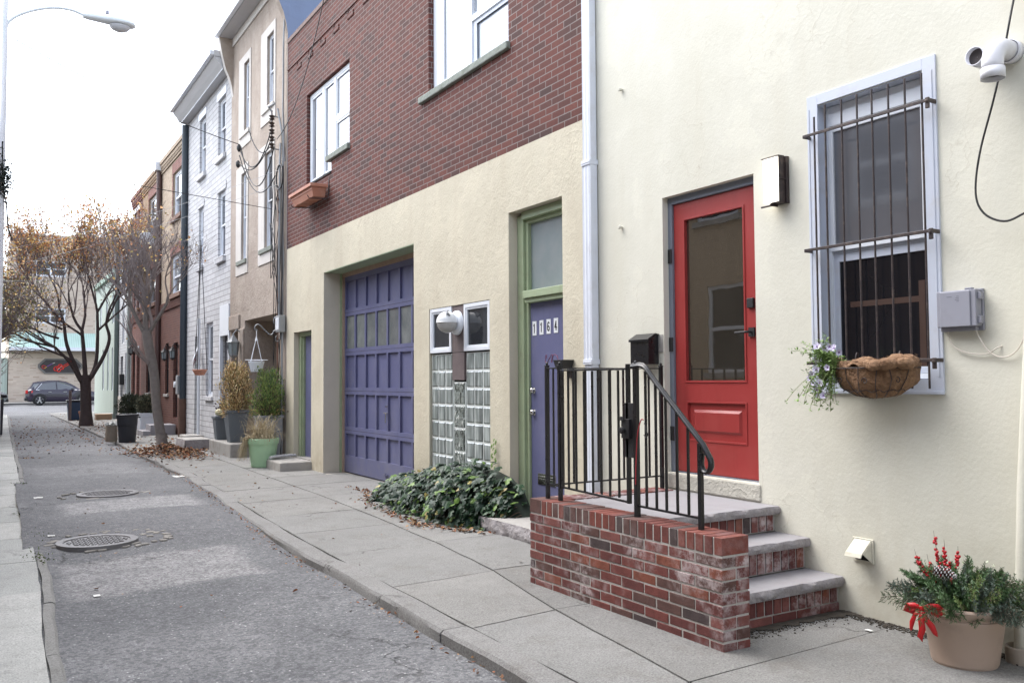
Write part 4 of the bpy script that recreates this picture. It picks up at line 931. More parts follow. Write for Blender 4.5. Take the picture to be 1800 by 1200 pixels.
# ================= railing =================
rail=thing('stoop_railing','black iron railing with a small gate and sloping handrail on the brick stoop','railing',(3.47,4.4,.6))
RX=3.47
def bar(m,a,b,w=.013,h=None):
    a,b=Vector(a),Vector(b); d=(b-a).normalized(); s=Vector((1,0,0)) if abs(d.x)<.9 else Vector((0,1,0)); u=(s-d*s.dot(d)).normalized()*w/2; v=d.cross(u).normalized()*(h or w)/2
    m.add([a-u-v,a+u-v,a+u+v,a-u+v,b-u-v,b+u-v,b+u+v,b-u+v],[(3,2,1,0),(4,5,6,7),(0,1,5,4),(1,2,6,5),(2,3,7,6),(3,0,4,7)])
def rpart(name,segs,w=.013,par=None,**k):
    m=MB()
    for s in segs: bar(m,*s,**k) if False else bar(m,s[0],s[1],w,k.get('h'))
    return m.build(name,mBlack,par or rail,bevel=.0015)
def post(x,y,z0,z1,w=.026,cap=True,par=None):
    m=MB(); m.box(x-w/2,x+w/2,y-w/2,y+w/2,z0,z1)
    if cap: m.box(x-w/2-.002,x+w/2+.002,y-w/2-.002,y+w/2+.002,z1,z1+.008); m.lathe([(.001,.022),(.008,.018),(.011,.010),(.008,.0)],(x,y,z1+.008),10)
    m.build('post',mBlack,par or rail,bevel=.002)
post(RX,5.225,.598,1.545); post(RX,5.065,.598,1.545); post(RX,4.228,.598,1.535,.030); post(RX,3.668,.598,1.085,cap=False); post(4.54,5.225,.59,1.545)
TR=[(RX,4.213,1.535),(RX,4.16,1.535),(RX,3.66,1.10),(RX,3.615,1.045)]
def railprof(m,P,w=.034,h=.012):
    for a,b in zip(P,P[1:]): bar(m,a,b,w,h)
# moulded handrail with a curled end
hp=[Vector(p) for p in [(RX,4.26,1.528),(RX,4.15,1.528)]]+[Vector((RX,4.15-.53*t_,1.528-.47*t_)) for t_ in (.15,.4,.7,.95)]
curl=[Vector((RX,3.615-.0,1.045))]
cx,cz,rr=3.622,.975,.040
arc=[Vector((RX,cx+rr*math.cos(a),cz+rr*math.sin(a)*1.25)) for a in [math.pi*(.80)+k*math.pi*1.25/9 for k in range(10)]]
P=catmull(hp,3)+arc+[Vector((RX,3.652,1.03))]
m=MB(); m.tube(P,.0205,10,flat=.66); m.tube([p+Vector((0,0,.0095)) for p in P[:-6]],.011,8)
m.build('handrail',mBlack,rail,smooth=50)
for y in (4.137,4.045,3.956,3.861,3.767):
    zt=1.52 if y>4.14 else 1.515-(4.15-y)*.887
    rpart('baluster',[((RX,y,.672),(RX,y,zt-.006))],.0135)
rpart('bottom_rail',[((RX,4.213,.668),(RX,3.681,.664))],.013); rpart('bottom_rail',[((RX,5.212,.704),(RX,5.078,.704))],.012); rpart('top_rail',[((RX,5.212,1.53),(RX,5.078,1.53))],.026,h=.009)
rpart('baluster',[((RX,5.145,.711),(RX,5.145,1.525))],.0115)
# return to the wall
rpart('top_rail',[((RX+.013,5.225,1.53),(4.527,5.225,1.53))],.026,h=.009); rpart('bottom_rail',[((RX+.013,5.225,.695),(4.527,5.225,.695))],.012)
for x in (3.59,3.70,3.81,3.925,4.04,4.165,4.29,4.415): rpart('baluster',[((x,5.225,.702),(x,5.225,1.525))],.0135)
# gate
m=MB(); bar(m,(RX,5.035,1.505),(RX,5.035,.69),.02); bar(m,(RX,4.305,1.545),(RX,4.305,.672),.024); bar(m,(RX,5.045,1.512),(RX,4.292,1.512),.024,.011); bar(m,(RX,5.045,.70),(RX,4.318,.680),.013)
gate=m.build('gate',mBlack,rail,bevel=.0015)
for y in (4.961,4.871,4.776,4.683,4.59,4.499,4.405):
    m=MB(); bar(m,(RX,y,.698),(RX,y,1.505),.0125); m.build('baluster',mBlack,gate,bevel=.001)
m=MB(); m.box(RX-.012,RX-.006,4.235,4.33,.96,1.30); m.prism([(4.225,.86),(4.25,.96),(4.25,1.30),(4.235,1.42),(4.222,1.45),(4.222,.86)],'x',RX-.008,RX-.003)
m.box(RX-.035,RX-.0125,4.262,4.335,1.08,1.20); m.lathe([(.001,.03),(.02,.028),(.022,.01),(.012,0)],(RX-.036,4.31,1.13),14,axis=(-1,0,0)); m.box(RX-.045,RX-.0355,4.30,4.335,1.19,1.215)
m.build('gate_lock',mBlackM,gate,bevel=.003,smooth=40)
m=MB(); m.tube(catmull([(RX-.02,4.135,1.20),(RX-.02,4.16,1.195),(RX-.02,4.195,1.10),(RX-.02,4.212,.92),(RX-.02,4.218,.80)],6),.0035,6); ORG['cordroot']=Vector((0,0,0)); o=m.build('cord',paint('cord_red',(.35,.02,.03),.5),rail,smooth=60,label='thin red cord beside the gate lock')
m=MB(); m.tube(catmull([(RX-.018,4.13,1.18),(RX-.03,4.10,1.14),(RX-.03,4.085,1.115),(RX-.03,4.10,1.095),(RX-.03,4.12,1.11)],6),.003,6); m.build('hook',mBlackM,o)
# ================= mailbox and small wall items =================
mbx=thing('mailbox','black metal mailbox on the cream wall left of the red door','mailbox',(4.5,5.42,1.56))
m=MB(); m.prism([(WX-.003,1.565),(WX-.003,1.80),(WX-.04,1.80),(WX-.115,1.755),(WX-.115,1.565)],'y',5.31,5.53); m.build('body',mBlack,mbx,bevel=.004)
m=MB(); m.prism([(WX-.002,1.806),(WX-.045,1.812),(WX-.125,1.765),(WX-.125,1.745),(WX-.118,1.757),(WX-.045,1.802),(WX-.002,1.801)],'y',5.30,5.54); m.build('lid',mBlack,mbx,bevel=.002)
m=MB(); m.box(WX-.006,WX-.001,5.26,5.33,1.66,1.80); o=m.build('old_box_mark',mConc,mbx)
sc=thing('wall_sconce','lit rectangular white wall light in a dark frame, between red door and barred window','wall lamp',(WX,4.1,2.77))
t=NT('lit_glass'); 
def emit(name,col,e):
    t=NT(name); t.set(t.b.inputs['Base Color'],(.8,.78,.72)); t.set(t.b.inputs['Emission Color'],col); t.b.inputs['Emission Strength'].default_value=e; t.b.inputs['Roughness'].default_value=.4; return t.mat
mLit=emit('lit_shade',(1,.93,.80),.85)
def rbox(m,x0,x1,y0,y1,z0,z1,r=.02,n=4):
    pts=[]
    for cx_,cy_,a0 in ((x0+r,y0+r,math.pi),(x1,y0,None),(x1,y1,None),(x0+r,y1-r,math.pi/2)):
        if a0 is None: pts.append((cx_,cy_))
        elif a0==math.pi: pts+= [(cx_+r*math.cos(a0+k*math.pi/2/n),cy_+r*math.sin(a0+k*math.pi/2/n)) for k in range(n+1)]
        else: pts+= [(cx_+r*math.cos(a0+k*math.pi/2/n),cy_+r*math.sin(a0+k*math.pi/2/n)) for k in range(n+1)]
    m.prism(pts,'z',z0,z1)
m=MB(); rbox(m,WX-.085,WX-.035,4.035,4.175,2.635,2.93); m.build('shade',mLit,sc,smooth=40)
m=MB(); m.box(WX-.03,WX-.001,4.015,4.125,2.62,2.935); m.box(WX-.085,WX-.028,4.028,4.0345,2.625,2.94); m.tube([(WX-.09,4.024,2.78),(WX-.002,4.018,2.78)],.004,6)
m.box(WX-.09,WX-.03,4.03,4.10,2.622,2.628); m.box(WX-.09,WX-.03,4.03,4.18,2.935,2.940); m.box(WX-.098,WX-.09,4.09,4.18,2.6,2.612); m.box(WX-.1,WX-.03,4.09,4.10,2.603,2.6215)
m.build('frame',mIronBr,sc,bevel=.0015)
# window grille
gr=thing('window_grille','rusty dark iron window bars over the near window','window bars',(4.52,3.35,2.2))
gxx=4.525
for z,ya in ((3.008,3.775),(2.268,3.78),(1.545,3.78)):
    m=MB(); m.box(gxx-.010,gxx-.003,2.915,ya,z-.010,z+.010); m.box(gxx-.010,WX-.013,2.900,2.915,z-.012,z+.010); m.box(gxx-.022,gxx-.008,2.895,2.918,z-.05,z+.012); m.box(gxx-.01,WX-.013,ya,ya+.01,z-.012,z+.01)
    m.build('crossbar',mIronBr,gr,bevel=.003)
    m=MB(); m.lathe([(.001,.012),(.008,.01),(.01,0)],(gxx-.022,2.906,z-.01),10,axis=(-1,0,0)); m.build('bolt',mIronBr,gr,smooth=60)
for y in (3.701,3.616,3.493,3.381,3.277,3.166,3.058,2.952):
    m=MB(); m.tube([(gxx+.004,y,1.385),(gxx+.004,y,3.175 if y<3.69 else 3.12)],.0062,8); m.build('bar',mIronBr,gr,smooth=60)
# vent pipes
vp=thing('exhaust_elbow','white plastic exhaust pipe elbow bent downward, high on the cream wall','vent pipe',(WX,2.40,3.15))
mPVC=paint('white_pvc',(.66,.66,.70),.38,.06,6,.1,dirt=(.4,.37,.32),dscale=9,damt=.3)
P=[(WX+.02,2.475,3.15),(WX-.10,2.475,3.15)]+[(WX-.10-.095*math.sin(a),2.475,3.15-.095*(1-math.cos(a))) for a in [k*math.pi/2/8 for k in range(1,9)]]+[(WX-.195,2.475,3.02)]
m=MB(); m.tube(P,.052,24,caps=False); m.tube([(WX-.195,2.475,3.03),(WX-.195,2.475,2.975)],.058,24,caps=False); m.tube([(WX-.0,2.475,3.15),(WX-.05,2.475,3.15)],.060,24,caps=False)
o_=m.build('elbow',mPVC,vp,smooth=50); sdm=o_.modifiers.new('solid','SOLIDIFY'); sdm.thickness=.004
m=MB(); m.lathe([(.001,0),(.05,0)],(WX-.195,2.475,3.0),20); m.build('grate',paint('vent_mesh',(.12,.12,.12),.8),vp)
vp=thing('exhaust_stub','short open white plastic exhaust pipe beside the downward elbow','vent pipe',(WX,2.63,3.13))
m=MB(); m.tube([(WX+.02,2.585,3.135),(WX-.17,2.585,3.135)],.050,24,caps=False); o_=m.build('pipe',mPVC,vp,smooth=50); sdm=o_.modifiers.new('solid','SOLIDIFY'); sdm.thickness=.005
m=MB(); m.lathe([(.001,0),(.047,0)],(WX-.14,2.585,3.135),20,axis=(-1,0,0)); m.build('grate',paint('vent_mesh_dark',(.06,.05,.05),.8),vp)
def cable(name,label,P,r,mm,n=6,cat='cable'): m=MB(); m.tube(catmull(P,n),r,6); o=m.build(name,mm,smooth=60); return tag(o,label,cat)
cx_=WX-.06
cable('black_cable','loose black cable hanging in a loop on the cream wall past the vent pipes',[(cx_-.04,y,z) for y,z in ((2.34,3.6),(2.409,3.385),(2.466,3.136),(2.524,2.913),(2.611,2.632),(2.639,2.424),(2.597,2.31),(2.494,2.252),(2.392,2.276),(2.25,2.34))],.006,mWires)
dp=thing('near_downpipe','cream painted downpipe standing in a clay collar at the right edge','downpipe',(4.5,2.5,0))
m=MB(); m.tube([(4.545,2.495,-.02),(4.53,2.44,.9),(4.51,2.33,2.2),(4.5,2.27,3.0)],.042,16); m.build('pipe',mCream,dp,smooth=60)
m=MB(); m.lathe([(.068,-.02),(.075,.0),(.078,.08),(.07,.085),(.062,.06),(.055,.0)],(4.535,2.49,0),24); m.build('collar',paint('clay_collar',(.42,.36,.30),.8,.15,8,.4),dp,smooth=50)
up_=thing('upper_pipe','grey rain pipe end high at the right edge of the cream wall','downpipe',(4.5,2.35,3.5))
m=MB(); m.tube([(4.55,2.33,3.52),(4.55,2.29,4.3)],.045,16); m.build('pipe',mWireG,up_,smooth=60)
m=MB(); m.tube([(4.55,2.335,3.38),(4.55,2.332,3.525)],[.035,.052],16); m.tube([(4.57,2.34,3.30),(4.55,2.335,3.40)],[.02,.04],12); m.build('collar',mCream,up_,smooth=60)
# utility box
ub=thing('utility_box','grey plastic utility box with two latches beside the barred window','utility box',(WX,2.79,1.8))
mUB=paint('utility_grey',(.27,.275,.32),.55,.06,5,.1,dirt=(.2,.19,.2),dscale=8,damt=.3)
m=MB(); m.box(WX-.075,WX-.02,2.672,2.895,1.722,1.92); m.prism([(2.70,1.722+.0),(2.872,1.722),(2.872,1.915),(2.70,1.915)],'x',WX-.083,WX-.0751); m.build('cover',mUB,ub,bevel=.007,seg=3)
m=MB(); m.box(WX-.019,WX-.001,2.665,2.90,1.70,1.925); m.box(WX-.05,WX-.019,2.69,2.89,1.70,1.7215); m.box(WX-.03,WX-.002,2.72,2.76,1.9255,1.935); m.build('base',mUB,ub,bevel=.003)
for z in (1.885,1.755): m=MB(); m.box(WX-.06,WX-.03,2.657,2.671,z-.02,z+.02); m.tube([(WX-.06,2.654,z-.015),(WX-.06,2.654,z+.015)],.004,6); m.build('latch',mUB,ub,bevel=.002)
m=MB()
for k,(a,b) in enumerate(((2.80,2.83),(2.76,2.775))):
    for r_ in range(4 if k else 1): m.box(WX-.0836,WX-.0832,a,b+(.004*((r_*7)%3)),1.885-r_*.009,1.8885-r_*.009)
m.build('small_print',paint('print_grey',(.16,.16,.2),.7),ub)
mWC=paint('white_cable',(.62,.57,.50),.5)
cable('white_cable','thin white cable looping from the left of the grey utility box',[(WX-.03,2.86,1.70),(WX-.02,2.857,1.65),(WX-.02,2.82,1.606),(WX-.02,2.748,1.578),(WX-.02,2.65,1.572),(WX-.02,2.60,1.60),(WX,2.58,1.612)],.0038,mWC)
cable('white_cable','thin white cable dropping from the right of the grey utility box to the frame edge',[(WX-.03,2.70,1.70),(WX-.02,2.69,1.66),(WX-.02,2.64,1.585),(WX-.02,2.575,1.552),(WX-.02,2.51,1.57),(WX-.02,2.46,1.64),(WX-.02,2.44,1.75),(WX-.02,2.40,1.85)],.0042,mWC)
# basement vent hood
vh=thing('vent_hood','cream painted sheet metal vent hood low on the wall right of the steps','vent hood',(WX,3.46,.4))
m=MB(); m.prism([(WX-.001,.475),(WX-.10,.395),(WX-.112,.372),(WX-.104,.372),(WX-.094,.388),(WX-.001,.463)],'y',3.40,3.515); m.box(WX-.012,WX-.001,3.385,3.53,.33,.474)
m.prism([(WX-.012,.46),(WX-.09,.392),(WX-.06,.37),(WX-.012,.335)],'y',3.396,3.40)
m.prism([(WX-.012,.46),(WX-.09,.392),(WX-.05,.385),(WX-.012,.36)],'y',3.515,3.519)
m.build('hood',mCream,vh,bevel=.0015); m=MB(); m.box(WX-.02,WX-.0125,3.41,3.505,.345,.44); m.build('flap',mDark,vh)
for (y,z,lb) in ((5.735,3.90,'upper painted anchor stub on the cream wall by the downspout'),(5.76,2.73,'lower painted anchor stub on the cream wall by the downspout')):
    m=MB(); m.tube([(WX+.01,y,z),(WX-.04,y,z)],.012,8); m.lathe([(.001,.004),(.018,0),(.018,-.008)],(WX-.036,y,z),10,axis=(-1,0,0)); o=m.build('wall_anchor',mCream,smooth=40); tag(o,lb,'anchor')
# downspout between the buildings
ds=thing('downspout','white corrugated downspout between ochre wall and cream wall','downspout',(4.54,6.14,0))
m=MB(); 
def fluted(m,yc,w,d,z0,z1):
    pts=[]; n=5
    for k in range(n*4+1):
        u=k/(n*4); yy=yc+w/2-w*u; dep=.005*abs(math.sin(u*math.pi*2.5)); pts.append((WX-.014-d+dep,yy))
    m.prism(pts+[(WX-.012,yc-w/2),(WX-.012,yc+w/2)],'z',z0,z1)
fluted(m,6.145,.108,.07,-.02,1.58); fluted(m,6.145,.116,.076,1.6,3.345); fluted(m,6.145,.108,.07,3.35,9.0); m.build('pipe',mGutter,ds,smooth=30)
for z in (3.355,1.60): m=MB(); m.box(WX-.096,WX-.002,6.083,6.208,z-.022,z+.022); m.box(WX-.10,WX-.0965,6.085,6.206,z-.004,z+.003); m.build('bracket',mGutter,ds,bevel=.004)
m=MB(); m.box(WX-.03,WX+.0,6.211,6.235,-.1,9.0); m.build('corner_bead',mTanSt,ds)
mb2=thing('cup_bracket','small black flared bracket on the ochre wall behind the railing','bracket',(WX,6.55,1.55))
m=MB(); m.obox((WX-.07,6.545,1.585),(.10,.11,.085),taper=1.35); m.build('cup',mBlackM,mb2,bevel=.003); m=MB(); m.box(WX-.03,WX-.001,6.49,6.55,1.46,1.542); m.build('stem',mIronBr,mb2,bevel=.003)
# globe lamp
gl=thing('globe_lamp','round white half-shaded globe wall lamp over the glass block window','wall lamp',(WX,8.77,2.12))
c=Vector((WX-.125,8.77,2.105)); r=.122
m=MB(); prof=[(r*math.cos(a),r*math.sin(a)) for a in [k*math.pi/2/10 for k in range(11)]]; m.lathe(prof+[],c,28); m.lathe([(r,0),(r+.004,-.006),(r-.004,-.006)],c,28)
m.build('upper_shade',paint('lamp_white',(.74,.76,.78),.35,.04,dirt=(.4,.38,.36),dscale=12,damt=.25),gl,smooth=60)
m=MB(); m.lathe([(r*.95*math.cos(a),-.007-r*.95*math.sin(a)) for a in [k*math.pi/2/10 for k in range(11)]],c,28); m.build('lower_globe',paint('frosted_lamp_glass',(.42,.41,.40),.3,.05),gl,smooth=60)
m=MB(); m.lathe([(.001,.045),(.11,.045),(.135,.03),(.14,.0)],(WX+.01,8.77,2.10),28,axis=(-1,0,0)); m.lathe([(.05,.0),(.05,.08)],(WX-.02,8.77,2.11),16,axis=(-1,0,0)); m.build('base',mWhiteF,gl,smooth=50)
m=MB(); m.obox(c+Vector((-.03,-.075,.093)),(.05,.08,.02),Matrix.Rotation(.6,3,'Y')@Matrix.Rotation(.5,3,'X')); m.build('tape_patch',paint('tape_grey',(.25,.26,.28),.6,.4,40),gl)
# window basket with coir and petunias
bk=thing('window_basket','wire trough basket with brown coir liner hanging under the barred window','planter',(4.45,3.28,1.45))
mCoir=paint('coir',(.25,.145,.08),.95,.55,45,1.0,50,.02,dirt=(.11,.06,.035),dscale=18,damt=.5)
BYc,BXc=3.27,4.50; bw_=.27; bd_=.19
m=MB(); NU,NV=40,10; b0=len(m.v)
def coirpt(u,v,ro=0):
    a=math.pi*u; yy=BYc+(bw_*math.cos(a))*math.cos(v*1.30); xx=BXc+.03-(bd_*math.sin(a)**.8)*math.cos(v*1.25); zz=1.515-.175*math.sin(v*1.57)-.012*math.sin(a)
    f=1+.06*math.sin(a*9)*(1-v)
    n1=nz(yy*1.0,zz+xx,14,.012)+nz(yy,zz*1.3,40,.006)
    return Vector((BXc+(xx-BXc)*f-n1-ro,yy+n1,zz+ (nz(yy,xx,12,.02)+.012 if v<.02 else 0)))
for j in range(NV+1):
    for i in range(NU+1): m.v.append(coirpt(i/NU,j/NV))
for j in range(NV):
    for i in range(NU): q=b0+j*(NU+1)+i; m.f.append((q,q+1,q+NU+2,q+NU+1)); m.m.append(0)
# inner lip folds of the liner
b1=len(m.v)
for j in range(4):
    for i in range(NU+1):
        a=math.pi*i/NU; s=[1.0,.97,.86,.74][j]; zz=[1.52,1.545,1.525,1.47][j]
        m.v.append((BXc+.03-(bd_*math.sin(a)**.8)*s+nz(i*.3,j,1,.01),BYc+bw_*math.cos(a)*s,zz+nz(i*.25,j*.2,1,.022)+.012*math.sin(i*1.1)+(.02 if i<12 else 0)))
for j in range(3):
    for i in range(NU): q=b1+j*(NU+1)+i; m.f.append((q,q+1,q+NU+2,q+NU+1)); m.m.append(0)
# closing back & bottom

for (yy,xx,zz,ry,rx,rz) in ((3.02,4.42,1.525,.045,.06,.035),(3.09,4.36,1.528,.055,.05,.035),(3.17,4.34,1.520,.06,.045,.035),(3.26,4.40,1.535,.07,.05,.035),(3.34,4.46,1.53,.06,.05,.035),(3.42,4.45,1.520,.05,.06,.03),(3.12,4.47,1.54,.07,.05,.04),(3.04,4.49,1.54,.05,.04,.045)):
    b2=len(m.v)
    for j in range(11):
        ph=math.pi*j/10
        for i in range(18):
            a=2*math.pi*i/18; q=Vector((xx+rx*math.sin(ph)*math.cos(a),yy+ry*math.sin(ph)*math.sin(a),zz+rz*math.cos(ph))); k_=1+mnoise.noise(q*22)*.35; m.v.append((xx+(q.x-xx)*k_,yy+(q.y-yy)*k_,zz+(q.z-zz)*k_))
    for j in range(10):
        for i in range(18): m.f.append((b2+j*18+i,b2+j*18+(i+1)%18,b2+(j+1)*18+(i+1)%18,b2+(j+1)*18+i)); m.m.append(0)
    for k in range(160):
        a=random.random()*6.28; ph=math.acos(random.uniform(-.2,1)); n3=Vector((math.sin(ph)*math.cos(a),math.sin(ph)*math.sin(a),math.cos(ph))); p=Vector((xx+rx*n3.x,yy+ry*n3.y,zz+rz*n3.z)); d=(n3+Vector((random.uniform(-1,1),random.uniform(-1,1),random.uniform(-1,1)))).normalized()*random.uniform(.008,.018); s=Vector((random.uniform(-1,1),random.uniform(-1,1),random.uniform(-1,1)))*.0012
        m.add([p,p+s,p+d],[(0,1,2)])
for k in range(2600):  # loose fibres
    u=random.random(); v=random.random()**2; p=coirpt(u,v,.002); d=Vector((-random.uniform(.2,1),random.uniform(-1,1),random.uniform(-.6,1))).normalized()*random.uniform(.010,.035); s=Vector((random.uniform(-1,1),random.uniform(-1,1),random.uniform(-1,1)))*.0012
    m.add([p,p+s,p+d],[(0,1,2)])
m.build('coir_liner',mCoir,bk,smooth=60,recalc=False)
m=MB(); m.quad((BXc-.12,BYc-bw_*.8,1.487),(BXc+.03,BYc-bw_*.9,1.487),(BXc+.03,BYc+bw_*.9,1.487),(BXc-.12,BYc+bw_*.8,1.487)); m.build('soil',mDirt,bk)
m=MB(); rim=[coirpt(i/24,0,.004)+Vector((-.004,0,-.004)) for i in range(25)]; 
for i,p in enumerate(rim): p.z=1.505
m.tube(rim,.0045,6)
for k in range(3,24,3):
    pts=[coirpt(k/24+.0,v,.006)+Vector((-.004,0,0)) for v in (0,.25,.5,.75,1)]; pts[0].z=1.505; m.tube(pts,.003,5)
for v in (.55,): m.tube([coirpt(i/24,v,.006)+Vector((-.004,0,.008*math.sin(i*2.1))) for i in range(1,24)],.003,5)
for k in (6,12,18):   # scrolls
    p=coirpt(k/24+.05,.28,.008); m.tube([p+Vector((-.004,math.cos(a)*.022*(1-a/9),math.sin(a)*.022*(1-a/9))) for a in [q*.5 for q in range(15)]],.0028,5)
for y in (3.42,3.13): m.tube(catmull([(4.51,y,1.50),(4.515,y,1.57),(4.53,y,1.60),(4.545,y,1.56)],4),.004,6)
m.build('wire_frame',mIronBr,bk,smooth=60)
mPet=paint('petunia_leaf',(.19,.29,.085),.6,.35,40); mStem=paint('petunia_stem',(.16,.20,.07),.7,.2)
mPetal=paint('petal_white',(.62,.58,.72),.6,.1,30); mPetC=paint('petal_throat',(.22,.10,.32),.6)
def leafquad(m,p,d,n,L,w,mi=0,fold=.0):
    d=d.normalized(); s=d.cross(n).normalized(); n2=s.cross(d).normalized()
    m.add([p,p+d*L*.5+s*w*.5-n2*fold,p+d*L,p+d*L*.5-s*w*.5-n2*fold],[(0,1,2),(0,2,3)] if fold else [(0,1,2,3)],mi)
pt=thing('petunia','trailing petunia with small white flowers spilling from the left end of the coir basket','plant',(4.4,3.5,1.5))
m=MB(); ms=MB(); mf=MB()
for k in range(95):
    p=Vector((4.42+random.uniform(-.07,.06),3.47+random.uniform(-.05,.05),1.50)); a=random.random()*6.28
    tgt=Vector((4.36+random.gauss(0,.06),3.56+random.gauss(0,.062),random.choice((1.58,1.62,1.5,1.36,1.32,1.42))+random.gauss(0,.035)))
    mid=(p+tgt)/2+Vector((-.03,.02,.06+.02*random.random())); P=bez(p,p+Vector((0,0,.05)),mid,tgt,7); ms.tube(P,.0016,4,caps=False)
    for q in P[2:]:
        for r_ in range(4):
            d=Vector((random.uniform(-1,1),random.uniform(-1,1),random.uniform(-.5,.8))); leafquad(m,q+d*.006,d,Vector((random.uniform(-.5,.5),random.uniform(-.5,.5),1)),random.uniform(.018,.034),random.uniform(.009,.016),fold=.002)
FL=[(3.655,1.642,0),(3.58,1.635,.02),(3.56,1.63,.03),(3.535,1.60,.05),(3.62,1.625,.03),(3.56,1.51,-.03),(3.64,1.5,-.03),(3.70,1.47,-.0),(3.73,1.45,.02),(3.655,1.38,-.01),(3.66,1.345,.0),(3.60,1.345,-.02),(3.66,1.56,.0),(3.61,1.42,-.04),(3.69,1.42,.0)]
for (y,z,dx) in FL:
    c=Vector((4.33+dx,y-.10,z)); ax=Vector((-1,random.uniform(-.6,.3),random.uniform(-.2,.6))).normalized(); u=ax.orthogonal().normalized(); w=ax.cross(u); r_=random.uniform(.018,.027)
    vs=[c-ax*.012]; N=15
    for k in range(N): a=2*math.pi*k/N; rr=r_*(1+.13*math.cos(5*a)); vs.append(c+(u*math.cos(a)+w*math.sin(a))*rr+ax*.003*math.sin(k*3))
    mf.add(vs,[(0,1+k,1+(k+1)%N) for k in range(N)],0); mf.lathe([(.006,0),(.001,-.002)],c-ax*.006,6,m=1,axis=tuple(ax)); ms.tube([c-ax*.01,c-ax*.05+Vector((0,0,-.03))],.0016,4)
m.build('leaves',mPet,pt,recalc=False); ms.build('stems',mStem,pt); mf.build('flowers',[mPetal,mPetC],pt,recalc=False)
# ================= pot of winter greens =================
sc.location.y-=.045
gp=thing('winter_pot','beige plastic pot at the right edge with evergreen cuttings','planter',(4.29,2.645,0))
PC=Vector((4.29,2.645,0))
t=NT('beige_plastic'); mBeige=paint('beige_plastic',(.42,.315,.25),.55,.08,4,.12,60,.002,dirt=(.24,.19,.15),dscale=5,damt=.5)
m=MB(); m.lathe([(.001,.0),(.135,.0),(.150,.004),(.152,.014),(.156,.016),(.186,.215),(.193,.222),(.197,.245),(.191,.25),(.195,.262),(.204,.268),(.214,.285),(.219,.296),(.214,.306),(.200,.306),(.196,.29),(.18,.25)],PC,56); m.build('pot',mBeige,gp,smooth=40)
m=MB(); m.lathe([(.001,.275),(.196,.262)],PC,24); m.build('soil',mDirt,gp)
mFir=[paint('fir_needles',(.055,.115,.04),.55,.4,25),paint('cedar_green',(.13,.20,.055),.6,.35,25),paint('blue_fir',(.11,.155,.12),.55,.3,25)]
mTwig=paint('twig_brown',(.10,.07,.05),.85,.3)
def sprig(m,p,d,L,kind,dens=1.0):
    d=d.normalized(); mi=kind; side=d.orthogonal().normalized(); up_=d.cross(side); P=[]; droop=Vector((0,0,-1))*.25*L
    n=9
    for i in range(n+1): t_=i/n; P.append(p+d*L*t_+droop*t_*t_)
    m.tube(P,[.0022*(1-.6*i/n) for i in range(n+1)],4,m=3,caps=False)
    def needles(A,B,L2,cnt,flat):
        t=(B-A).normalized()
        for k in range(cnt):
            q=A.lerp(B,random.random()); a=random.uniform(0,6.283); o=t.orthogonal().normalized(); w=t.cross(o)
            r_=(o*math.cos(a)+w*math.sin(a)); 
            if flat: r_=(side*(1 if k%2 else -1)+up_*random.uniform(-.3,.3)).normalized()
            v=(r_+t*random.uniform(.5,.9)).normalized()*L2*random.uniform(.75,1.1); s=t.cross(v).normalized()*.0020
            m.add([q-s,q+s,q+v+s*.5,q+v-s*.5],[(0,1,2,3)],mi)
    for i in range(n):
        needles(P[i],P[i+1],.017 if kind!=1 else .011,int(16*dens),False)
    if L>.09:
        for i in range(2,n):
            for sg in (-1,1):
                q=P[i]; v=(side*sg+ (P[i]-P[i-1]).normalized()*.9+up_*random.uniform(-.25,.25)).normalized(); L2=L*.38*(1-i/n*.65); e=q+v*L2+Vector((0,0,-.12*L2))
                m.tube([q,e],[.0013,.0007],3,m=3,caps=False); t0=q
                for k in range(int(26*dens*L2/.05)):
                    qq=q.lerp(e,random.random()); a=random.uniform(0,6.283); tt=(e-q).normalized(); o=tt.orthogonal().normalized(); w=tt.cross(o)
                    vv=((o*math.cos(a)+w*math.sin(a))+tt*.8).normalized()*(.014 if kind!=1 else .008); s=tt.cross(vv).normalized()*.0020
                    m.add([qq-s,qq+s,qq+vv+s*.5,qq+vv-s*.5],[(0,1,2,3)],mi)
m=MB()
for k in range(210):
    a=random.random()*6.283; el=random.uniform(.0,1.45); rr=.17*random.random()**.5*(1-.35*max(0,el)/1.3)
    p=PC+Vector((math.cos(a)*rr,math.sin(a)*rr,.27+random.uniform(0,.05)))
    d=Vector((math.cos(a)*math.cos(el),math.sin(a)*math.cos(el),math.sin(el)+.12))
    L=random.uniform(.16,.25)*(1.0 if el<.7 else 1.12)
    if p.x+d.x*L>4.585: L=max(.05,(4.585-p.x)/max(.1,d.x))
    sprig(m,p,d,L,random.choices((0,1,2),(5,2,3))[0],.62)
sprig(m,PC+Vector((-.02,.15,.32)),Vector((-.35,1,.35)),.22,2); 
m.build('greens',mFir+[mTwig],gp,recalc=False)
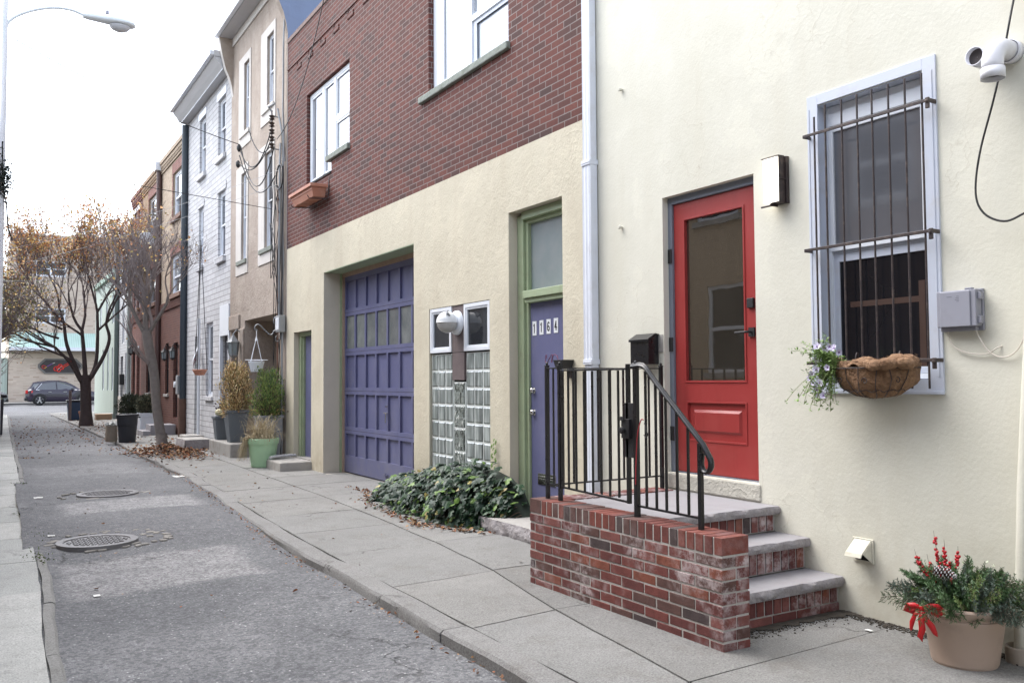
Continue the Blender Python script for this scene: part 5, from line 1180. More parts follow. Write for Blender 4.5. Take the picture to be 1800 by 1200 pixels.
# variegated leaves
m=MB(); 
for k in range(16):
    a=random.uniform(-1.6,.6); p=PC+Vector((math.cos(a)*.07,math.sin(a)*.07,.34)); e=p+Vector((math.cos(a)*.09,math.sin(a)*.09,random.uniform(.05,.15)))
    for j in range(9):
        q=p.lerp(e,j/8); d=Vector((random.uniform(-1,1),random.uniform(-1,1),random.uniform(0,1))); leafquad(m,q,d,Vector((random.uniform(-1,1),random.uniform(-1,1),1)),.022,.013,random.choice((0,0,1)),.002)
m.build('variegated_leaves',[paint('pale_green_leaf',(.22,.27,.16),.6,.3,40),paint('cream_leaf',(.42,.45,.33),.6,.2,40)],gp,recalc=False)
bs=thing('berry_sprig','bare winterberry twigs with red berries standing in the beige pot','twigs',tuple(PC+Vector((-.02,.03,.3))))
mBerry=paint('red_berry',(.42,.012,.018),.25,.1)
m=MB(); mb_=MB()
for (tx,ty,tz,kn) in ((-.14,.17,.50,26),(-.08,.10,.60,26),(-.07,.05,.56,24),(-.08,-.03,.54,24),(-.11,.12,.48,16),(-.08,.02,.48,18)):
    a=PC+Vector((-.09,.04,.30)); e=PC+Vector((tx,ty,tz+.06)); P=bez(a,a+Vector((0,0,.08)),e-Vector((0,.01,.1)),e,10); m.tube(P,[.0028-.00018*i for i in range(11)],5)
    for k in range(kn):
        t_=random.uniform(.4,.9); i=int(t_*10); q=P[i].lerp(P[i+1],t_*10-i)+Vector((random.uniform(-1,1),random.uniform(-1,1),random.uniform(-1,1))).normalized()*.008
        mb_.lathe([(.001,-.0075),(.0055,-.0055),(.0075,0),(.0055,.0055),(.001,.0075)],q,8)
m.build('twigs',mTwig,bs,smooth=60); mb_.build('berries',mBerry,bs,smooth=60)
pc=thing('pine_cone','snow-tipped brown pine cone lying on the evergreen cuttings','pine cone',tuple(PC+Vector((-.1,.03,.42))))
c0=Vector((4.12,2.66,.475)); ax=Vector((.35,-.75,-.18)).normalized(); c0=c0-ax*.03; o_=ax.orthogonal().normalized(); w_=ax.cross(o_)
m=MB(); m.tube([c0,c0+ax*.11],[.016,.006],8,m=0)
for k in range(90):
    t_=k/90; a=k*2.39996; r_=(.031*math.sin(math.pi*(.18+.8*t_))+.004); q=c0+ax*(.105*t_); rd=(o_*math.cos(a)+w_*math.sin(a)); s=ax.cross(rd).normalized(); tip=q+rd*r_+ax*.004
    m.add([q+s*.004+rd*.006,q-s*.004+rd*.006,tip-s*.006,tip+s*.006],[(0,1,2,3)],0); m.add([tip-s*.006,tip+s*.006,tip+s*.005+ax*.004-rd*.001,tip-s*.005+ax*.004-rd*.001],[(0,1,2,3)],1)
    m.add([tip-s*.006-ax*.001,tip+s*.006-ax*.001,tip+rd*.002],[(0,1,2)],1)
m.build('scales',[paint('cone_brown',(.07,.035,.025),.7),paint('cone_frost',(.62,.60,.60),.7)],pc,recalc=False)
bw=thing('red_bow','red ribbon bow tied to the left rim of the beige pot','bow',tuple(PC+Vector((-.12,.19,.28))))
mRib=paint('red_ribbon',(.50,.008,.012),.45,.15,12,.2,90,.001); c=PC+Vector((-.25,.06,.30)); SB=.95
u=Vector((-.45,.89,0)).normalized(); n_=Vector((-.89,-.45,0)).normalized(); z_=Vector((0,0,1))
def ribbon(P,w,name='loop'):
    m=MB(); b=len(m.v)
    for i,(p,wd) in enumerate(P):
        t_=(P[min(i+1,len(P)-1)][0]-P[max(i-1,0)][0]).normalized(); s=n_.cross(t_).normalized()*wd
        m.v.append(tuple(p-s+n_*0)); m.v.append(tuple(p+n_*.005)); m.v.append(tuple(p+s))
    for i in range(len(P)-1):
        for k in range(2): q=b+i*3+k; m.f.append((q,q+1,q+4,q+3)); m.m.append(0)
    o=m.build(name,mRib,bw,smooth=70); s=o.modifiers.new('solid','SOLIDIFY'); s.thickness=.0015; return o
def L(*pts): return [(c+u*a*SB+z_*b*SB+n_*(d*.6),w*.72) for a,b,d,w in pts]
ribbon(L((0,0,.02,.008),(-.035,.012,.03,.022),(-.075,.01,.025,.028),(-.10,-.01,.01,.026),(-.07,-.03,.0,.02),(-.03,-.012,.0,.012),(0,0,.01,.008)),0)
ribbon(L((0,0,.02,.008),(.035,.008,.03,.022),(.065,.0,.022,.026),(.08,-.02,.01,.022),(.05,-.03,0,.016),(.02,-.01,0,.01)),0)
ribbon(L((0,-.005,.02,.010),(-.015,-.05,.03,.018),(-.045,-.09,.028,.022),(-.06,-.125,.022,.016),(-.07,-.14,.02,.002)),0,'tail')
ribbon(L((0,-.005,.02,.010),(.005,-.06,.035,.02),(.0,-.11,.035,.022),(.012,-.15,.03,.018),(.002,-.175,.028,.002)),0,'tail')
ribbon(L((0,-.005,.02,.010),(.035,-.04,.03,.014),(.05,-.08,.03,.016),(.055,-.115,.028,.01),(.056,-.125,.026,.002)),0,'tail')
m=MB(); m.obox(c+n_*.016,(.018,.018,.022)); m.build('knot',mRib,bw,bevel=.006)
# ================= 1164 stone step, ivy, garage surroundings =================
def rocky_box(name,lab,cat,x0,x1,y0,y1,z0,z1,mats,amp=.02,lipx=True,bevel=0):
    m=MB(); ny=int((y1-y0)/.04)+1; b=len(m.v); nz_=4
    for i in range(ny+1):
        y=y0+(y1-y0)*i/ny
        for j in range(nz_+1):
            z=z0+(z1-z0)*j/nz_; m.v.append((x0-(nz(y,z,11,amp)+.5*amp*math.sin(math.pi*j/nz_) if j<nz_ else nz(y,z,7,amp*.4)),y,z))
    for i in range(ny):
        for j in range(nz_): q=b+i*(nz_+1)+j; m.f.append((q,q+nz_+1,q+nz_+2,q+1)); m.m.append(1)
    b2=len(m.v)
    for i in range(ny+1):
        y=y0+(y1-y0)*i/ny; m.v.append((x1,y,z1))
    for i in range(ny): m.f.append((b+i*(nz_+1)+nz_,b+(i+1)*(nz_+1)+nz_,b2+i+1,b2+i)); m.m.append(0)
    m.add([(x0,y0,z0),(x1,y0,z0),(x1,y0,z1),(x0,y0,z1)],[(0,1,2,3)],1); m.add([(x0,y1,z0),(x1,y1,z0),(x1,y1,z1),(x0,y1,z1)],[(3,2,1,0)],1)
    o=m.build(name,mats,smooth=40); return tag(o,lab,cat)
rocky_box('stone_step','rough granite doorstep in front of the purple 1164 entry door, beside the ivy','step',4.17,4.72,5.9,7.50,-.05,.125,[mConc,mRockf],.03)
m=MB(); m.box(4.08,4.62,13.87,14.92,-.05,.145); o=m.build('concrete_step',mConc,bevel=.018); tag(o,'low concrete doorstep under the narrow purple side door','step')
nw=thing('newspaper','rolled newspaper in a printed bag lying on the low concrete doorstep','newspaper',(4.3,14.7,.16))
t=NT('newsprint'); nn=t.noise(40,4,.7,vec=t.mapping((1,1,4))); mNews=t.fin(t.ramp(nn,(.45,(.62,.62,.62)),(.6,(.25,.26,.28))),.6)
m=MB(); m.tube([(4.10,14.50,.185),(4.20,14.56,.19),(4.50,14.70,.19),(4.60,14.74,.185)],[.03,.036,.038,.03],10,flat=.7); m.build('roll',mNews,nw,smooth=60)
def ivym(name,c,c2):
    t=NT(name); col=t.mix(t.ramp(t.noise(9,3),(.4,0),(.6,1)),c,c2); return t.fin(col,.48,t.bump(t.noise(60,2),.15,.002),spec=.35)
mIvy=[ivym('ivy_dark',(.011,.030,.017),(.016,.040,.020)),ivym('ivy_mid',(.020,.052,.024),(.030,.068,.028)),ivym('ivy_young',(.13,.22,.045),(.10,.18,.04)),ivym('ivy_yellow',(.32,.28,.08),(.25,.2,.08))]
iv=thing('ivy_bush','mound of glossy dark ivy spilling over the pavement under the glass block window','ivy',(4.3,8.6,0))
IVS=[(0,-.05),(.28,-.42),(.5,-.18),(.55,-.02),(.82,.0)]
def ivyleaf(m,p,n,d,s,mi):
    n=n.normalized(); d=(d-n*d.dot(n)).normalized(); w=n.cross(d)
    out=[(0,0),(.22,.42),(.55,.5),(.42,.16+.1),(.70,.28),(1.0,0),(.70,-.28),(.42,-.26),(.55,-.5),(.22,-.42)]
    out=[(0,0),(-.12,.30),(.28,.52),(.38,.24),(.70,.30),(1.0,0),(.70,-.30),(.38,-.24),(.28,-.52),(-.12,-.30)]
    vs=[p+d*(a*s)+w*(b*s)-n*(abs(b)*.18*s+ .10*s*a*a) for a,b in out]; vs.append(p+d*s*.4+n*.02*s)
    m.add(vs,[(10,i,i+1) for i in range(9)]+[(10,9,0)],mi)
g0=random.gauss
def ivyh(y):  # height of the mound at the wall
    return lerpt([(7.15,.12),(7.3,.42),(7.55,.58),(7.9,.66),(8.4,.60),(8.8,.58),(9.2,.44),(9.6,.40),(10.0,.34),(10.25,.14),(10.5,.03)],y)
def ivyx(y):  # how far it spills out from the wall (at the ground)
    return lerpt([(7.0,.15),(7.2,.36),(7.5,.50),(8.0,.68),(8.7,.66),(9.3,.58),(9.8,.52),(10.2,.34),(10.5,.15)],y)
m=MB(); ms=MB()
for k in range(2600):
    y=random.uniform(7.22,10.45); h=ivyh(y)*.88*(1+nz(y,0,3,.15)); X=ivyx(y)*(1+nz(y,5,2.5,.25)); a=math.asin(min(1,random.random()**.8))if random.random()<.8 else random.uniform(0,1.57)
    rr=random.uniform(.86,1.06) if random.random()<.75 else random.uniform(.5,.95)
    x=4.58-X*math.cos(a)*rr*(1.0); z=max(.02,h*math.sin(a)**.9*rr+nz(y,x,6,.04)); 
    n_=Vector((-math.cos(a)*.9+random.gauss(0,.35),random.gauss(-.15,.4),.55+math.sin(a)*.6+random.gauss(0,.25))); d=Vector((-.5,random.uniform(-.8,.6),-.9+random.uniform(-.2,.6)))
    ivyleaf(m,Vector((x,y,z)),n_,d,random.choice((random.uniform(.035,.07),random.uniform(.06,.11))),random.choices((0,1,2,3),(58,28,9,2))[0])
for k in range(26):
    y=7.3-.25*random.random(); z=.5+.35*k/26; ivyleaf(m,Vector((4.57,7.90+.05*math.sin(k),.45+.4*k/26)),Vector((-1,0,.3)),Vector((0,.3*math.sin(k*3),-1)),.035,2)
for k in range(15):   # trailing runners with small leaves at the edge of the mound
    y=random.uniform(7.4,10.2); x=4.58-ivyx(y)*.9; e=Vector((x-random.uniform(.08,.26),y+random.uniform(-.25,.25),.012)); P=bez((x+.1,y,.12),(x,y,.10),(e.x+.05,e.y,.04),e,8); ms.tube(P,.003,4,caps=False)
    for q in P[2:]: ivyleaf(m,q+Vector((0,0,.012)),Vector((g0(0,.4),g0(0,.4),1)),Vector((g0(-.5,1),g0(0,1),.1)),random.uniform(.025,.05),random.choice((1,2,0)))
m.build('leaves',mIvy,iv,recalc=False)
for k in range(60):
    y=random.uniform(7.1,10.2); ms.tube(bez((4.56,y,.02),(4.5,y,ivyh(y)*.8),(4.4,y-.1,ivyh(y)*.7),(4.58-ivyx(y)*.8,y+random.uniform(-.2,.2),.05),8),.005,4)
ms.build('stems',mTwig,iv)
m=MB()
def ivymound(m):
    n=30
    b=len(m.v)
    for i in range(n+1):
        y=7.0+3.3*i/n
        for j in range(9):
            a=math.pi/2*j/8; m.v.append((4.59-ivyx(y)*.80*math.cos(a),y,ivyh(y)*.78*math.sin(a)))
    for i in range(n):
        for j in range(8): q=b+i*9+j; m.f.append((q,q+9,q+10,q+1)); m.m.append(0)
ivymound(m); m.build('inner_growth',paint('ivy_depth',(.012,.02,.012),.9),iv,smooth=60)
# ================= leaves and litter on the ground =================
mLf=[paint('dead_leaf_brown',(.15,.070,.035),.8,.3,30),paint('dead_leaf_tan',(.33,.20,.10),.8,.3,30),paint('dead_leaf_rust',(.25,.085,.03),.8,.3,30),paint('dead_leaf_dark',(.06,.035,.025),.85,.3)]
def litter(name,label,cat,n,f,size=(.03,.07),zf=lambda x,y:.006,lift=.015,mats=None):
    m=MB()
    for k in range(n):
        x,y=f(); s=random.uniform(*size); a=random.random()*6.28; nn=Vector((random.gauss(0,.35),random.gauss(0,.35),1)).normalized(); d=Vector((math.cos(a),math.sin(a),0)); d=(d-nn*d.dot(nn)).normalized(); w=nn.cross(d); p=Vector((x,y,zf(x,y)+random.random()*lift))
        c=random.uniform(-.15,.3)*s
        m.add([p,p+d*s*.35+w*s*.28+nn*c,p+d*s*.75+w*s*.22+nn*c,p+d*s,p+d*s*.75-w*s*.22+nn*c,p+d*s*.35-w*s*.28+nn*c],[(0,1,2,3),(0,3,4,5)],random.randrange(len(mats or mLf)))
    o=m.build(name,mats or mLf,recalc=False); o['kind']='stuff'; return tag(o,label,cat)
def zroad(x,y):
    a,b=kl(y)-.16,kr(y)+.03; u=(x-a)/(b-a); return lerpt(ZR,y)+.018*math.sin(math.pi*u)+nz(x,y,.9,.014)+nz(x,y,3,.004)+(.035*(1-u/.15) if u<.15 else 0)
def zg(x,y): return zroad(x,y)+.003 if kl(y)<x<kr(y) else .006
g=random.gauss
litter('leaf_pile','heap of brown fallen leaves round the foot of the nearest alley tree','leaves',1500,lambda:(3.28+g(0,.32),18.7+g(0,.85)),zf=lambda x,y:.17*math.exp(-((x-3.2)**2/.05+(y-18.9)**2/.35))+.01,size=(.04,.085),lift=.05)
litter('fallen_leaves','scattered fallen leaves along the alley under the farther trees','leaves',1100,lambda:(lambda y:(random.choice((kr(y)+.25+abs(g(0,.45)),kr(y)-abs(g(0,.55)),kl(y)+abs(g(0,.5)),3.2+g(0,.5))),y))(min(47,max(20,29+g(0,6)))),zf=zg,size=(.035,.075))
litter('dry_leaves','small drift of dry leaves and crumbs at the near ends of the ivy','leaves',420,lambda:(lambda y:(4.5-ivyx(y)*1.0-abs(g(0,.08)),y))(random.choice((g(10.4,.35),g(8.6,.8),g(7.7,.3)))),size=(.02,.06))
litter('leaf_scatter','few stray dead leaves and bits on the near pavement and road','leaves',90,lambda:(random.uniform(.6,4.4),random.uniform(5.5,17)),zf=zg,size=(.015,.05))
litter('gutter_debris','line of grit and leaf bits in the gutter along the kerb','leaves',500,lambda:(lambda y:(kr(y)-.02-abs(g(0,.05)),y))(random.uniform(3.2,18)),zf=lambda x,y:lerpt(ZR,y)+.012,size=(.01,.035))
litter('doorstep_leaves','dead leaves and grit gathered before the far doorsteps','leaves',260,lambda:(4.0+abs(g(0,.25)),random.uniform(17.5,31)),size=(.04,.09))
mPaper=paint('white_scrap',(.62,.62,.60),.7)
for x,y,s,lb in ((.72,6.9,.045,'white paper scrap on the road near the left kerb'),(4.02,7.42,.09,'crumpled white bag on the pavement before the granite doorstep'),(2.62,14.3,.16,'white torn paper at the kerb by the road patch'),(4.35,3.25,.03,'tiny white paper scrap on the pavement near the beige pot'),(.62,12.5,.10,'white scrap lying against the left kerb stones'),(.58,9.4,.06,'small pale wrapper by the broken left kerb')):
    m=MB(); b=len(m.v); n=5; zz=zg(x,y)
    for j in range(n+1):
        for i in range(n+1): m.v.append((x+(i/n-.5)*s+random.uniform(-.1,.1)*s/n,y+(j/n-.5)*s*1.3,zz+.004+random.random()*s*.06))
    for j in range(n):
        for i in range(n): q=b+j*(n+1)+i; m.f.append((q,q+1,q+n+2,q+n+1)); m.m.append(0)
    tag(m.build('paper_scrap',mPaper),lb,'litter')
# weeds in the left kerb
m=MB()
for (cx,cy,nn) in ((.46,9.6,120),(.46,11.2,260),(.42,8.4,60),(.50,14.5,60)):
    for k in range(nn):
        p=Vector((cx+g(0,.05),cy+g(0,.16),-.02)); leafquad(m,p,Vector((g(0,.7),g(0,.7),.5)),Vector((g(0,1),g(0,1),.3)),random.uniform(.02,.045),.010,0,.001)
o=m.build('kerb_weeds',paint('weed_green',(.10,.13,.05),.8,.4,20),recalc=False); o['kind']='stuff'; tag(o,'weeds growing in the crack along the left kerb','weeds')
# ================= manholes =================
mMan=paint('worn_cast_iron',(.16,.155,.158),.55,.15,20,.3,60,.002,metal=.2,dirt=(.10,.09,.085),dscale=6,damt=.4); mSetts=paint('broken_setts',(.25,.235,.215),.9,.2,8,.9,16,.02,dirt=(.1,.09,.08),dscale=6,damt=.6)
for cx,cy,lb,r in ((.925,8.88,'nearer round iron manhole cover with raised grid in the road',.31),(1.40,12.35,'farther round iron manhole cover in the road',.33)):
    T=thing('manhole_cover',lb,'manhole cover',(cx,cy,-.05),group='manhole covers in the road'); z=lerpt(ZR,cy)+.036
    m=MB(); m.lathe([(r-.03,-.03),(r-.03,.004),(r-.012,.010),(r,.008),(r+.035,.006),(r+.04,-.03)],(cx,cy,z),40); m.build('ring',mMan,T,smooth=30)
    m=MB(); m.lathe([(.001,-.003),(r-.033,-.003)],(cx,cy,z),40); n=int(r/.045)
    for i in range(-n,n+1):
        for j in range(-n,n+1):
            x,y=cx+i*.047,cy+j*.047
            if (x-cx)**2+(y-cy)**2<(r-.06)**2: 
                if (i+j)%2: m.box(x-.020,x+.020,y-.008,y+.008,z-.003,z+.006)
                else: m.box(x-.008,x+.008,y-.020,y+.020,z-.003,z+.006)
    m.build('lid',mMan,T)
for cx,cy,w_,h_,lb in ((1.0,8.95,.62,.45,'broken stone setts round the nearer manhole'),(1.30,12.4,.62,.42,'broken stone setts round the farther manhole')):
    m=MB()
    for k in range(70):
        a=random.random()*6.28; rr=random.uniform(.36,.62); x=cx+math.cos(a)*rr*w_/.5*(.62 if math.cos(a)<0 else .8); y=cy+math.sin(a)*rr*.75
        if (x-cx+.07)**2+(y-cy)**2<.36**2: continue
        m.obox((x,y,lerpt(ZR,y)+.018),(random.uniform(.04,.09),random.uniform(.03,.07),.022),rotz(random.random()*.6)@Matrix.Rotation(g(0,.06),3,'X'))
    o=m.build('stone_setts',mSetts,bevel=.01); o['kind']='stuff'; tag(o,lb,'setts')
# ================= small planter on the brick wall =================
T=thing('wall_planter','terracotta plastic window box on iron brackets below the far brick-storey window','planter',(4.42,13.75,4.4))
m=MB(); Y0,Y1=13.05,14.15
def trough(m,x0,x1,y0,y1,z0,z1,tp=.06,wall=.02):
    o=[(x0,y0,z1),(x1,y0,z1),(x1,y1,z1),(x0,y1,z1)]; b=[(x0+tp,y0+tp,z0),(x1-tp*.3,y0+tp,z0),(x1-tp*.3,y1-tp,z0),(x0+tp,y1-tp,z0)]; i=[(x0+wall,y0+wall,z1),(x1-wall,y0+wall,z1),(x1-wall,y1-wall,z1),(x0+wall,y1-wall,z1)]; ib=[(p[0],p[1],z0+.1) for p in i]
    m.add(o+b+i+ib,[(0,1,5,4),(1,2,6,5),(2,3,7,6),(3,0,4,7),(4,5,6,7),(0,8,9,1),(1,9,10,2),(2,10,11,3),(3,11,8,0),(8,12,13,9),(9,13,14,10),(10,14,15,11),(11,15,12,8),(12,13,14,15)])
trough(m,4.30,4.56,Y0,Y1,4.33,4.52); border(m,4.29,4.57,Y0-.01,Y1+.01,4.50,4.53,.001) if False else None
m.box(4.285,4.305,Y0-.015,Y1+.015,4.475,4.525); m.box(4.305,4.57,Y0-.015,Y0+.006,4.475,4.525); m.box(4.305,4.57,Y1-.006,Y1+.015,4.475,4.525)
for y in (13.25,13.5,13.75,14.0): m.box(4.355,4.545,y,y+.03,4.322,4.33)
m.build('box',mTerra,T,bevel=.004)
for y in (13.2,14.05): m=MB(); m.tube([(4.60,y-.12,4.62),(4.59,y-.12,4.40),(4.58,y-.12,4.31),(4.32,y,4.31),(4.29,y,4.36)],.009,6); m.build('bracket',mIronBr,T,smooth=50)
# ================= pots and shrubs before the rose house =================
mGreenPl=paint('pale_green_plastic',(.37,.56,.35),.45,.07,6,.1)
T=thing('green_pot','pale green ribbed plastic pot with dry trailing grass, by the side-door step','planter',(4.07,14.75,0))
c=(4.075,14.85,0); pr=[(.001,0),(.175,0),(.185,.01)]; z=.02
while z<.385: pr+=[(.188+.055*z/.4,z),(.193+.055*z/.4,z+.012),(.188+.055*(z+.024)/.4,z+.024)]; z+=.03
pr+=[(.243,.40),(.262,.402),(.268,.48),(.262,.487),(.245,.485),(.235,.44),(.001,.43)]
m=MB(); m.lathe(pr,c,40); m.build('pot',mGreenPl,T,smooth=40)
mGrassD=paint('dry_grass',(.42,.35,.23),.85,.3,30); m=MB()
for k in range(700):
    s_=random.random()<.42; p=Vector(c)+Vector((g(0,.09),g(0,.09),.45)); 
    if s_: e=Vector((c[0]-.33+g(0,.05),c[1]+.05+g(0,.06),.10+abs(g(0,.14)))); P=bez(p,p+Vector((-.1,0,.12)),Vector((c[0]-.33,c[1],.55)),e,7)
    else: a=random.random()*6.28; e=p+Vector((math.cos(a)*random.uniform(.05,.34),math.sin(a)*.25,random.uniform(-.1,.42))); P=bez(p,p+Vector((0,0,.2)),e+Vector((0,0,.12)),e,6)
    sd_=Vector((g(0,1),g(0,1),0)).normalized()*.0055; b=len(m.v)
    for i,q in enumerate(P): w_=1-i/len(P); m.v.append(tuple(q-sd_*w_)); m.v.append(tuple(q+sd_*w_))
    for i in range(len(P)-1): m.f.append((b+2*i,b+2*i+1,b+2*i+3,b+2*i+2)); m.m.append(0)
m.build('dry_grass',[mGrassD],T,recalc=False)
def shrub(name,label,cat,base,h,w,mats,nb=70,nl=28,ls=(.03,.06),up_=.8,z0=0.,potfn=None,stemm=None,dens=1,shape=lambda t:math.sin(math.pi*min(1,.12+.88*t))**.6,aspect=.4,par=None,dx=0):
    T=par or thing(name,label,cat,base); base=Vector(base); ms=MB(); ml=MB()
    for k in range(nb):
        t_=random.random(); a=random.random()*6.28; zt=z0+h*t_; rr=w*shape(t_)*random.uniform(.55,1.0); p=base+Vector((g(0,.02),g(0,.02),z0+h*max(0,t_-.55)*.6)); e=base+Vector((math.cos(a)*rr+dx*t_,math.sin(a)*rr,zt))
        P=bez(p,p.lerp(e,.3)+Vector((0,0,.05*h)),e-Vector((0,0,.12*h*up_)),e,6); ms.tube(P,[.006*(1-i/8) for i in range(7)],4,caps=False)
        for i in range(int(nl*dens)):
            q=P[min(6,2+int(random.random()**.6*5))]+Vector((g(0,w*.09),g(0,w*.09),g(0,h*.035))); d=(q-base-Vector((0,0,z0))).normalized()+Vector((g(0,.5),g(0,.5),up_*random.random()))
            L=random.uniform(*ls); leafquad(ml,q,d,Vector((g(0,1),g(0,1),g(0,1))),L,L*aspect,random.randrange(len(mats)),L*.05)
    ms.build('stems',stemm or mTwig,T); ml.build('leaves',mats,T,recalc=False); return T
mCyp=[paint('cypress_green',(.17,.26,.07),.7,.3,30),paint('cypress_dark',(.06,.12,.04),.7,.3,30),paint('cypress_light',(.26,.32,.09),.7,.3,30)]
mGold=[paint('dry_gold',(.66,.48,.25),.8,.3,30),paint('dry_straw',(.76,.62,.36),.8,.3,30),paint('dry_brown',(.46,.29,.14),.8,.3,30),paint('dry_green',(.26,.22,.08),.8,.3,30)]
mGreyPl=paint('slate_grey_planter',(.13,.15,.17),.6,.08,4,.15,dirt=(.22,.22,.22),dscale=4,damt=.3)
# cypress in a grey-white box behind the green pot
T=thing('grey_planter','grey square planter box with a green cypress behind the green pot','planter',(4.36,15.45,0))
def sqpot(m,c,wb,wt,h,z0=0):
    c=Vector(c); vs=[]
    for z,w_ in ((z0,wb),(h,wt),(h,wt+.03),(h+.05,wt+.03),(h+.05,wt-.04),(h-.02,wt-.04)):
        for sx,sy in ((-1,-1),(1,-1),(1,1),(-1,1)): vs.append((c.x+sx*w_/2,c.y+sy*w_/2,c.z+z))
    fs=[(3,2,1,0)]
    for k in range(5): fs+=[(4*k+i,4*k+(i+1)%4,4*k+4+(i+1)%4,4*k+4+i) for i in range(4)]
    fs.append((20,21,22,23)); m.add(vs,fs)
m=MB(); sqpot(m,(4.34,15.47,0),.30,.40,.80); m.build('box',paint('grey_white_planter',(.22,.23,.26),.6,.1,4),T,bevel=.006)
shrub('','','',(4.34,15.45,0),.86,.34,mCyp,nb=140,nl=30,ls=(.03,.07),z0=.80,up_=1.2,shape=lambda t:(1-abs(t-.42)*1.15)**.7*(.75+.45*random.random()),aspect=.3,par=T,dx=.0)
ml=MB()
for k in range(500): q=Vector((4.34+g(0,.15),15.45+g(0,.15),.86+abs(g(0,.10)))); leafquad(ml,q,Vector((g(0,1),g(0,1),g(0,1))),Vector((g(0,1),g(0,1),1)),.045,.016,random.randrange(2),.002)
ml.build('dead_foliage',[mGold[2],mTwig],T,recalc=False)
m=MB()
for k in range(70):
    p=Vector((4.34+g(0,.05),15.45+g(0,.05),.76)); m.tube([p,p+Vector((g(0,.1),g(0,.1),.25)),p+Vector((g(0,.16),g(0,.16),.45))],[.004,.003,.002],3,caps=False)
m.build('stems',mTwig,T)
T=thing('concrete_step_far','grey concrete block step carrying the tall slate planter','step',(5,22,0)) if False else None
m=MB(); m.box(4.03,4.58,16.95,18.75,-.05,.26); o=m.build('concrete_block',mConc,bevel=.02); tag(o,'grey concrete block at the rose house corner, under the two slate planters','step')
T=thing('tall_planter','tall slate grey planter with a golden dried shrub on the concrete block','planter',(4.25,17.55,.26))
m=MB(); sqpot(m,(4.28,17.55,.26),.27,.40,.58); m.build('box',mGreyPl,T,bevel=.006)
shrub('','','',(4.26,17.55,.26),.98,.37,mGold,nb=150,nl=24,ls=(.035,.075),z0=.58,up_=.9,shape=lambda t:(1-abs(t-.38)*1.1)**.7*(.8+.35*random.random()),aspect=.38,par=T,dx=.04)
T=thing('low_planter','low slate grey planter with a pale pumpkin, left of the tall one','planter',(4.2,18.5,.26))
m=MB(); sqpot(m,(4.22,18.5,.26),.22,.30,.43); m.build('box',mGreyPl,T,bevel=.006)
m=MB()
for k in range(160): q=Vector((4.27+g(0,.07),18.6+g(0,.07),.78+abs(g(0,.10)))); leafquad(m,q,Vector((g(0,1),g(0,1),1)),Vector((g(0,1),g(0,1),1)),.06,.035,0,.004)
m.build('dark_leaves',paint('purple_leaf',(.055,.035,.045),.7,.3),T,recalc=False)
T=thing('pumpkin','small pale cream pumpkin resting on the low slate planter','pumpkin',(4.18,18.42,.8))
m=MB(); n=32; b=len(m.v)
for j in range(13):
    ph=math.pi*j/12
    for i in range(n): a=2*math.pi*i/n; r_=.11*math.sin(ph)*(1-.07*abs(math.sin(a*5)))+.001; m.v.append((4.18+r_*math.cos(a),18.42+r_*math.sin(a),.82+.08*math.cos(ph)*(1-.25*math.exp(-(r_/.03)**2))))
for j in range(12):
    for i in range(n): m.f.append((b+j*n+i,b+j*n+(i+1)%n,b+(j+1)*n+(i+1)%n,b+(j+1)*n+i)); m.m.append(0)
m.build('body',paint('pumpkin_cream',(.60,.56,.36),.5,.1),T,smooth=80)
m=MB(); m.tube([(4.18,18.42,.88),(4.185,18.42,.92),(4.20,18.41,.94)],[.014,.009,.008],6); m.build('stem',mTwig,T)
rocky_box('stone_block','low rough stone block on the pavement before the white stone house','step',3.68,4.20,19.35,20.35,-.05,.22,[mConc,mRockf],.03)
m=MB(); m.box(4.15,4.58,21.9,22.6,-.05,.16); m.box(4.3,4.58,22.7,23.3,-.05,.12); o=m.build('low_step',mConc,bevel=.015); tag(o,'low concrete step at the side gate of the white stone house','step')
# wall lantern, scroll bracket with hanging basket, meter box on the rose house
T=thing('wall_lantern','grey pointed glass wall lantern by the rose house cellar door','wall lamp',(4.45,18.42,2.3))
mPewter=paint('pewter',(.22,.23,.24),.45,.2,metal=.3)
def lantern(T,c,s=1.0,mm=None,gm=None,cage=True):
    c=Vector(c); mm=mm or mPewter; m=MB()
    m.lathe([(.001,.20*s),(.012*s,.19*s),(.02*s,.16*s),(.10*s,.06*s),(.11*s,.05*s)],c,6); m.lathe([(.075*s,-.15*s),(.08*s,-.17*s),(.03*s,-.2*s),(.001,-.23*s)],c,6)
    for k in range(6): a=k*math.pi/3; m.tube([c+Vector((math.cos(a)*.095*s,math.sin(a)*.095*s,.05*s)),c+Vector((math.cos(a)*.075*s,math.sin(a)*.075*s,-.15*s))],.006*s,4)
    m.tube([c+Vector((0,0,.19*s)),c+Vector((.05*s,0,.26*s)),c+Vector((.16*s,0,.2*s))],.012*s,6); m.lathe([(.06*s,0),(.06*s,.015)],c+Vector((.15*s,0,.18*s)),12,axis=(1,0,0))
    m.build('cage',mm,T,smooth=30); m=MB(); m.lathe([(.088*s,.049*s),(.070*s,-.149*s)],c,6); m.build('glass',gm or mFrost,T)
lantern(T,(4.43,18.42,2.20),1.25)
T=thing('hanging_basket','white slatted hanging basket on a wrought iron scroll bracket','hanging basket',(4.15,15.6,2))
m=MB(); hx,hy=4.16,15.62
sc_=catmull([(4.56,15.5,2.20),(4.54,15.5,2.52),(4.50,15.5,2.60),(4.45,15.52,2.58),(4.44,15.53,2.50),(4.49,15.52,2.47),(4.51,15.52,2.53)],5); m.tube(sc_,.011,6)
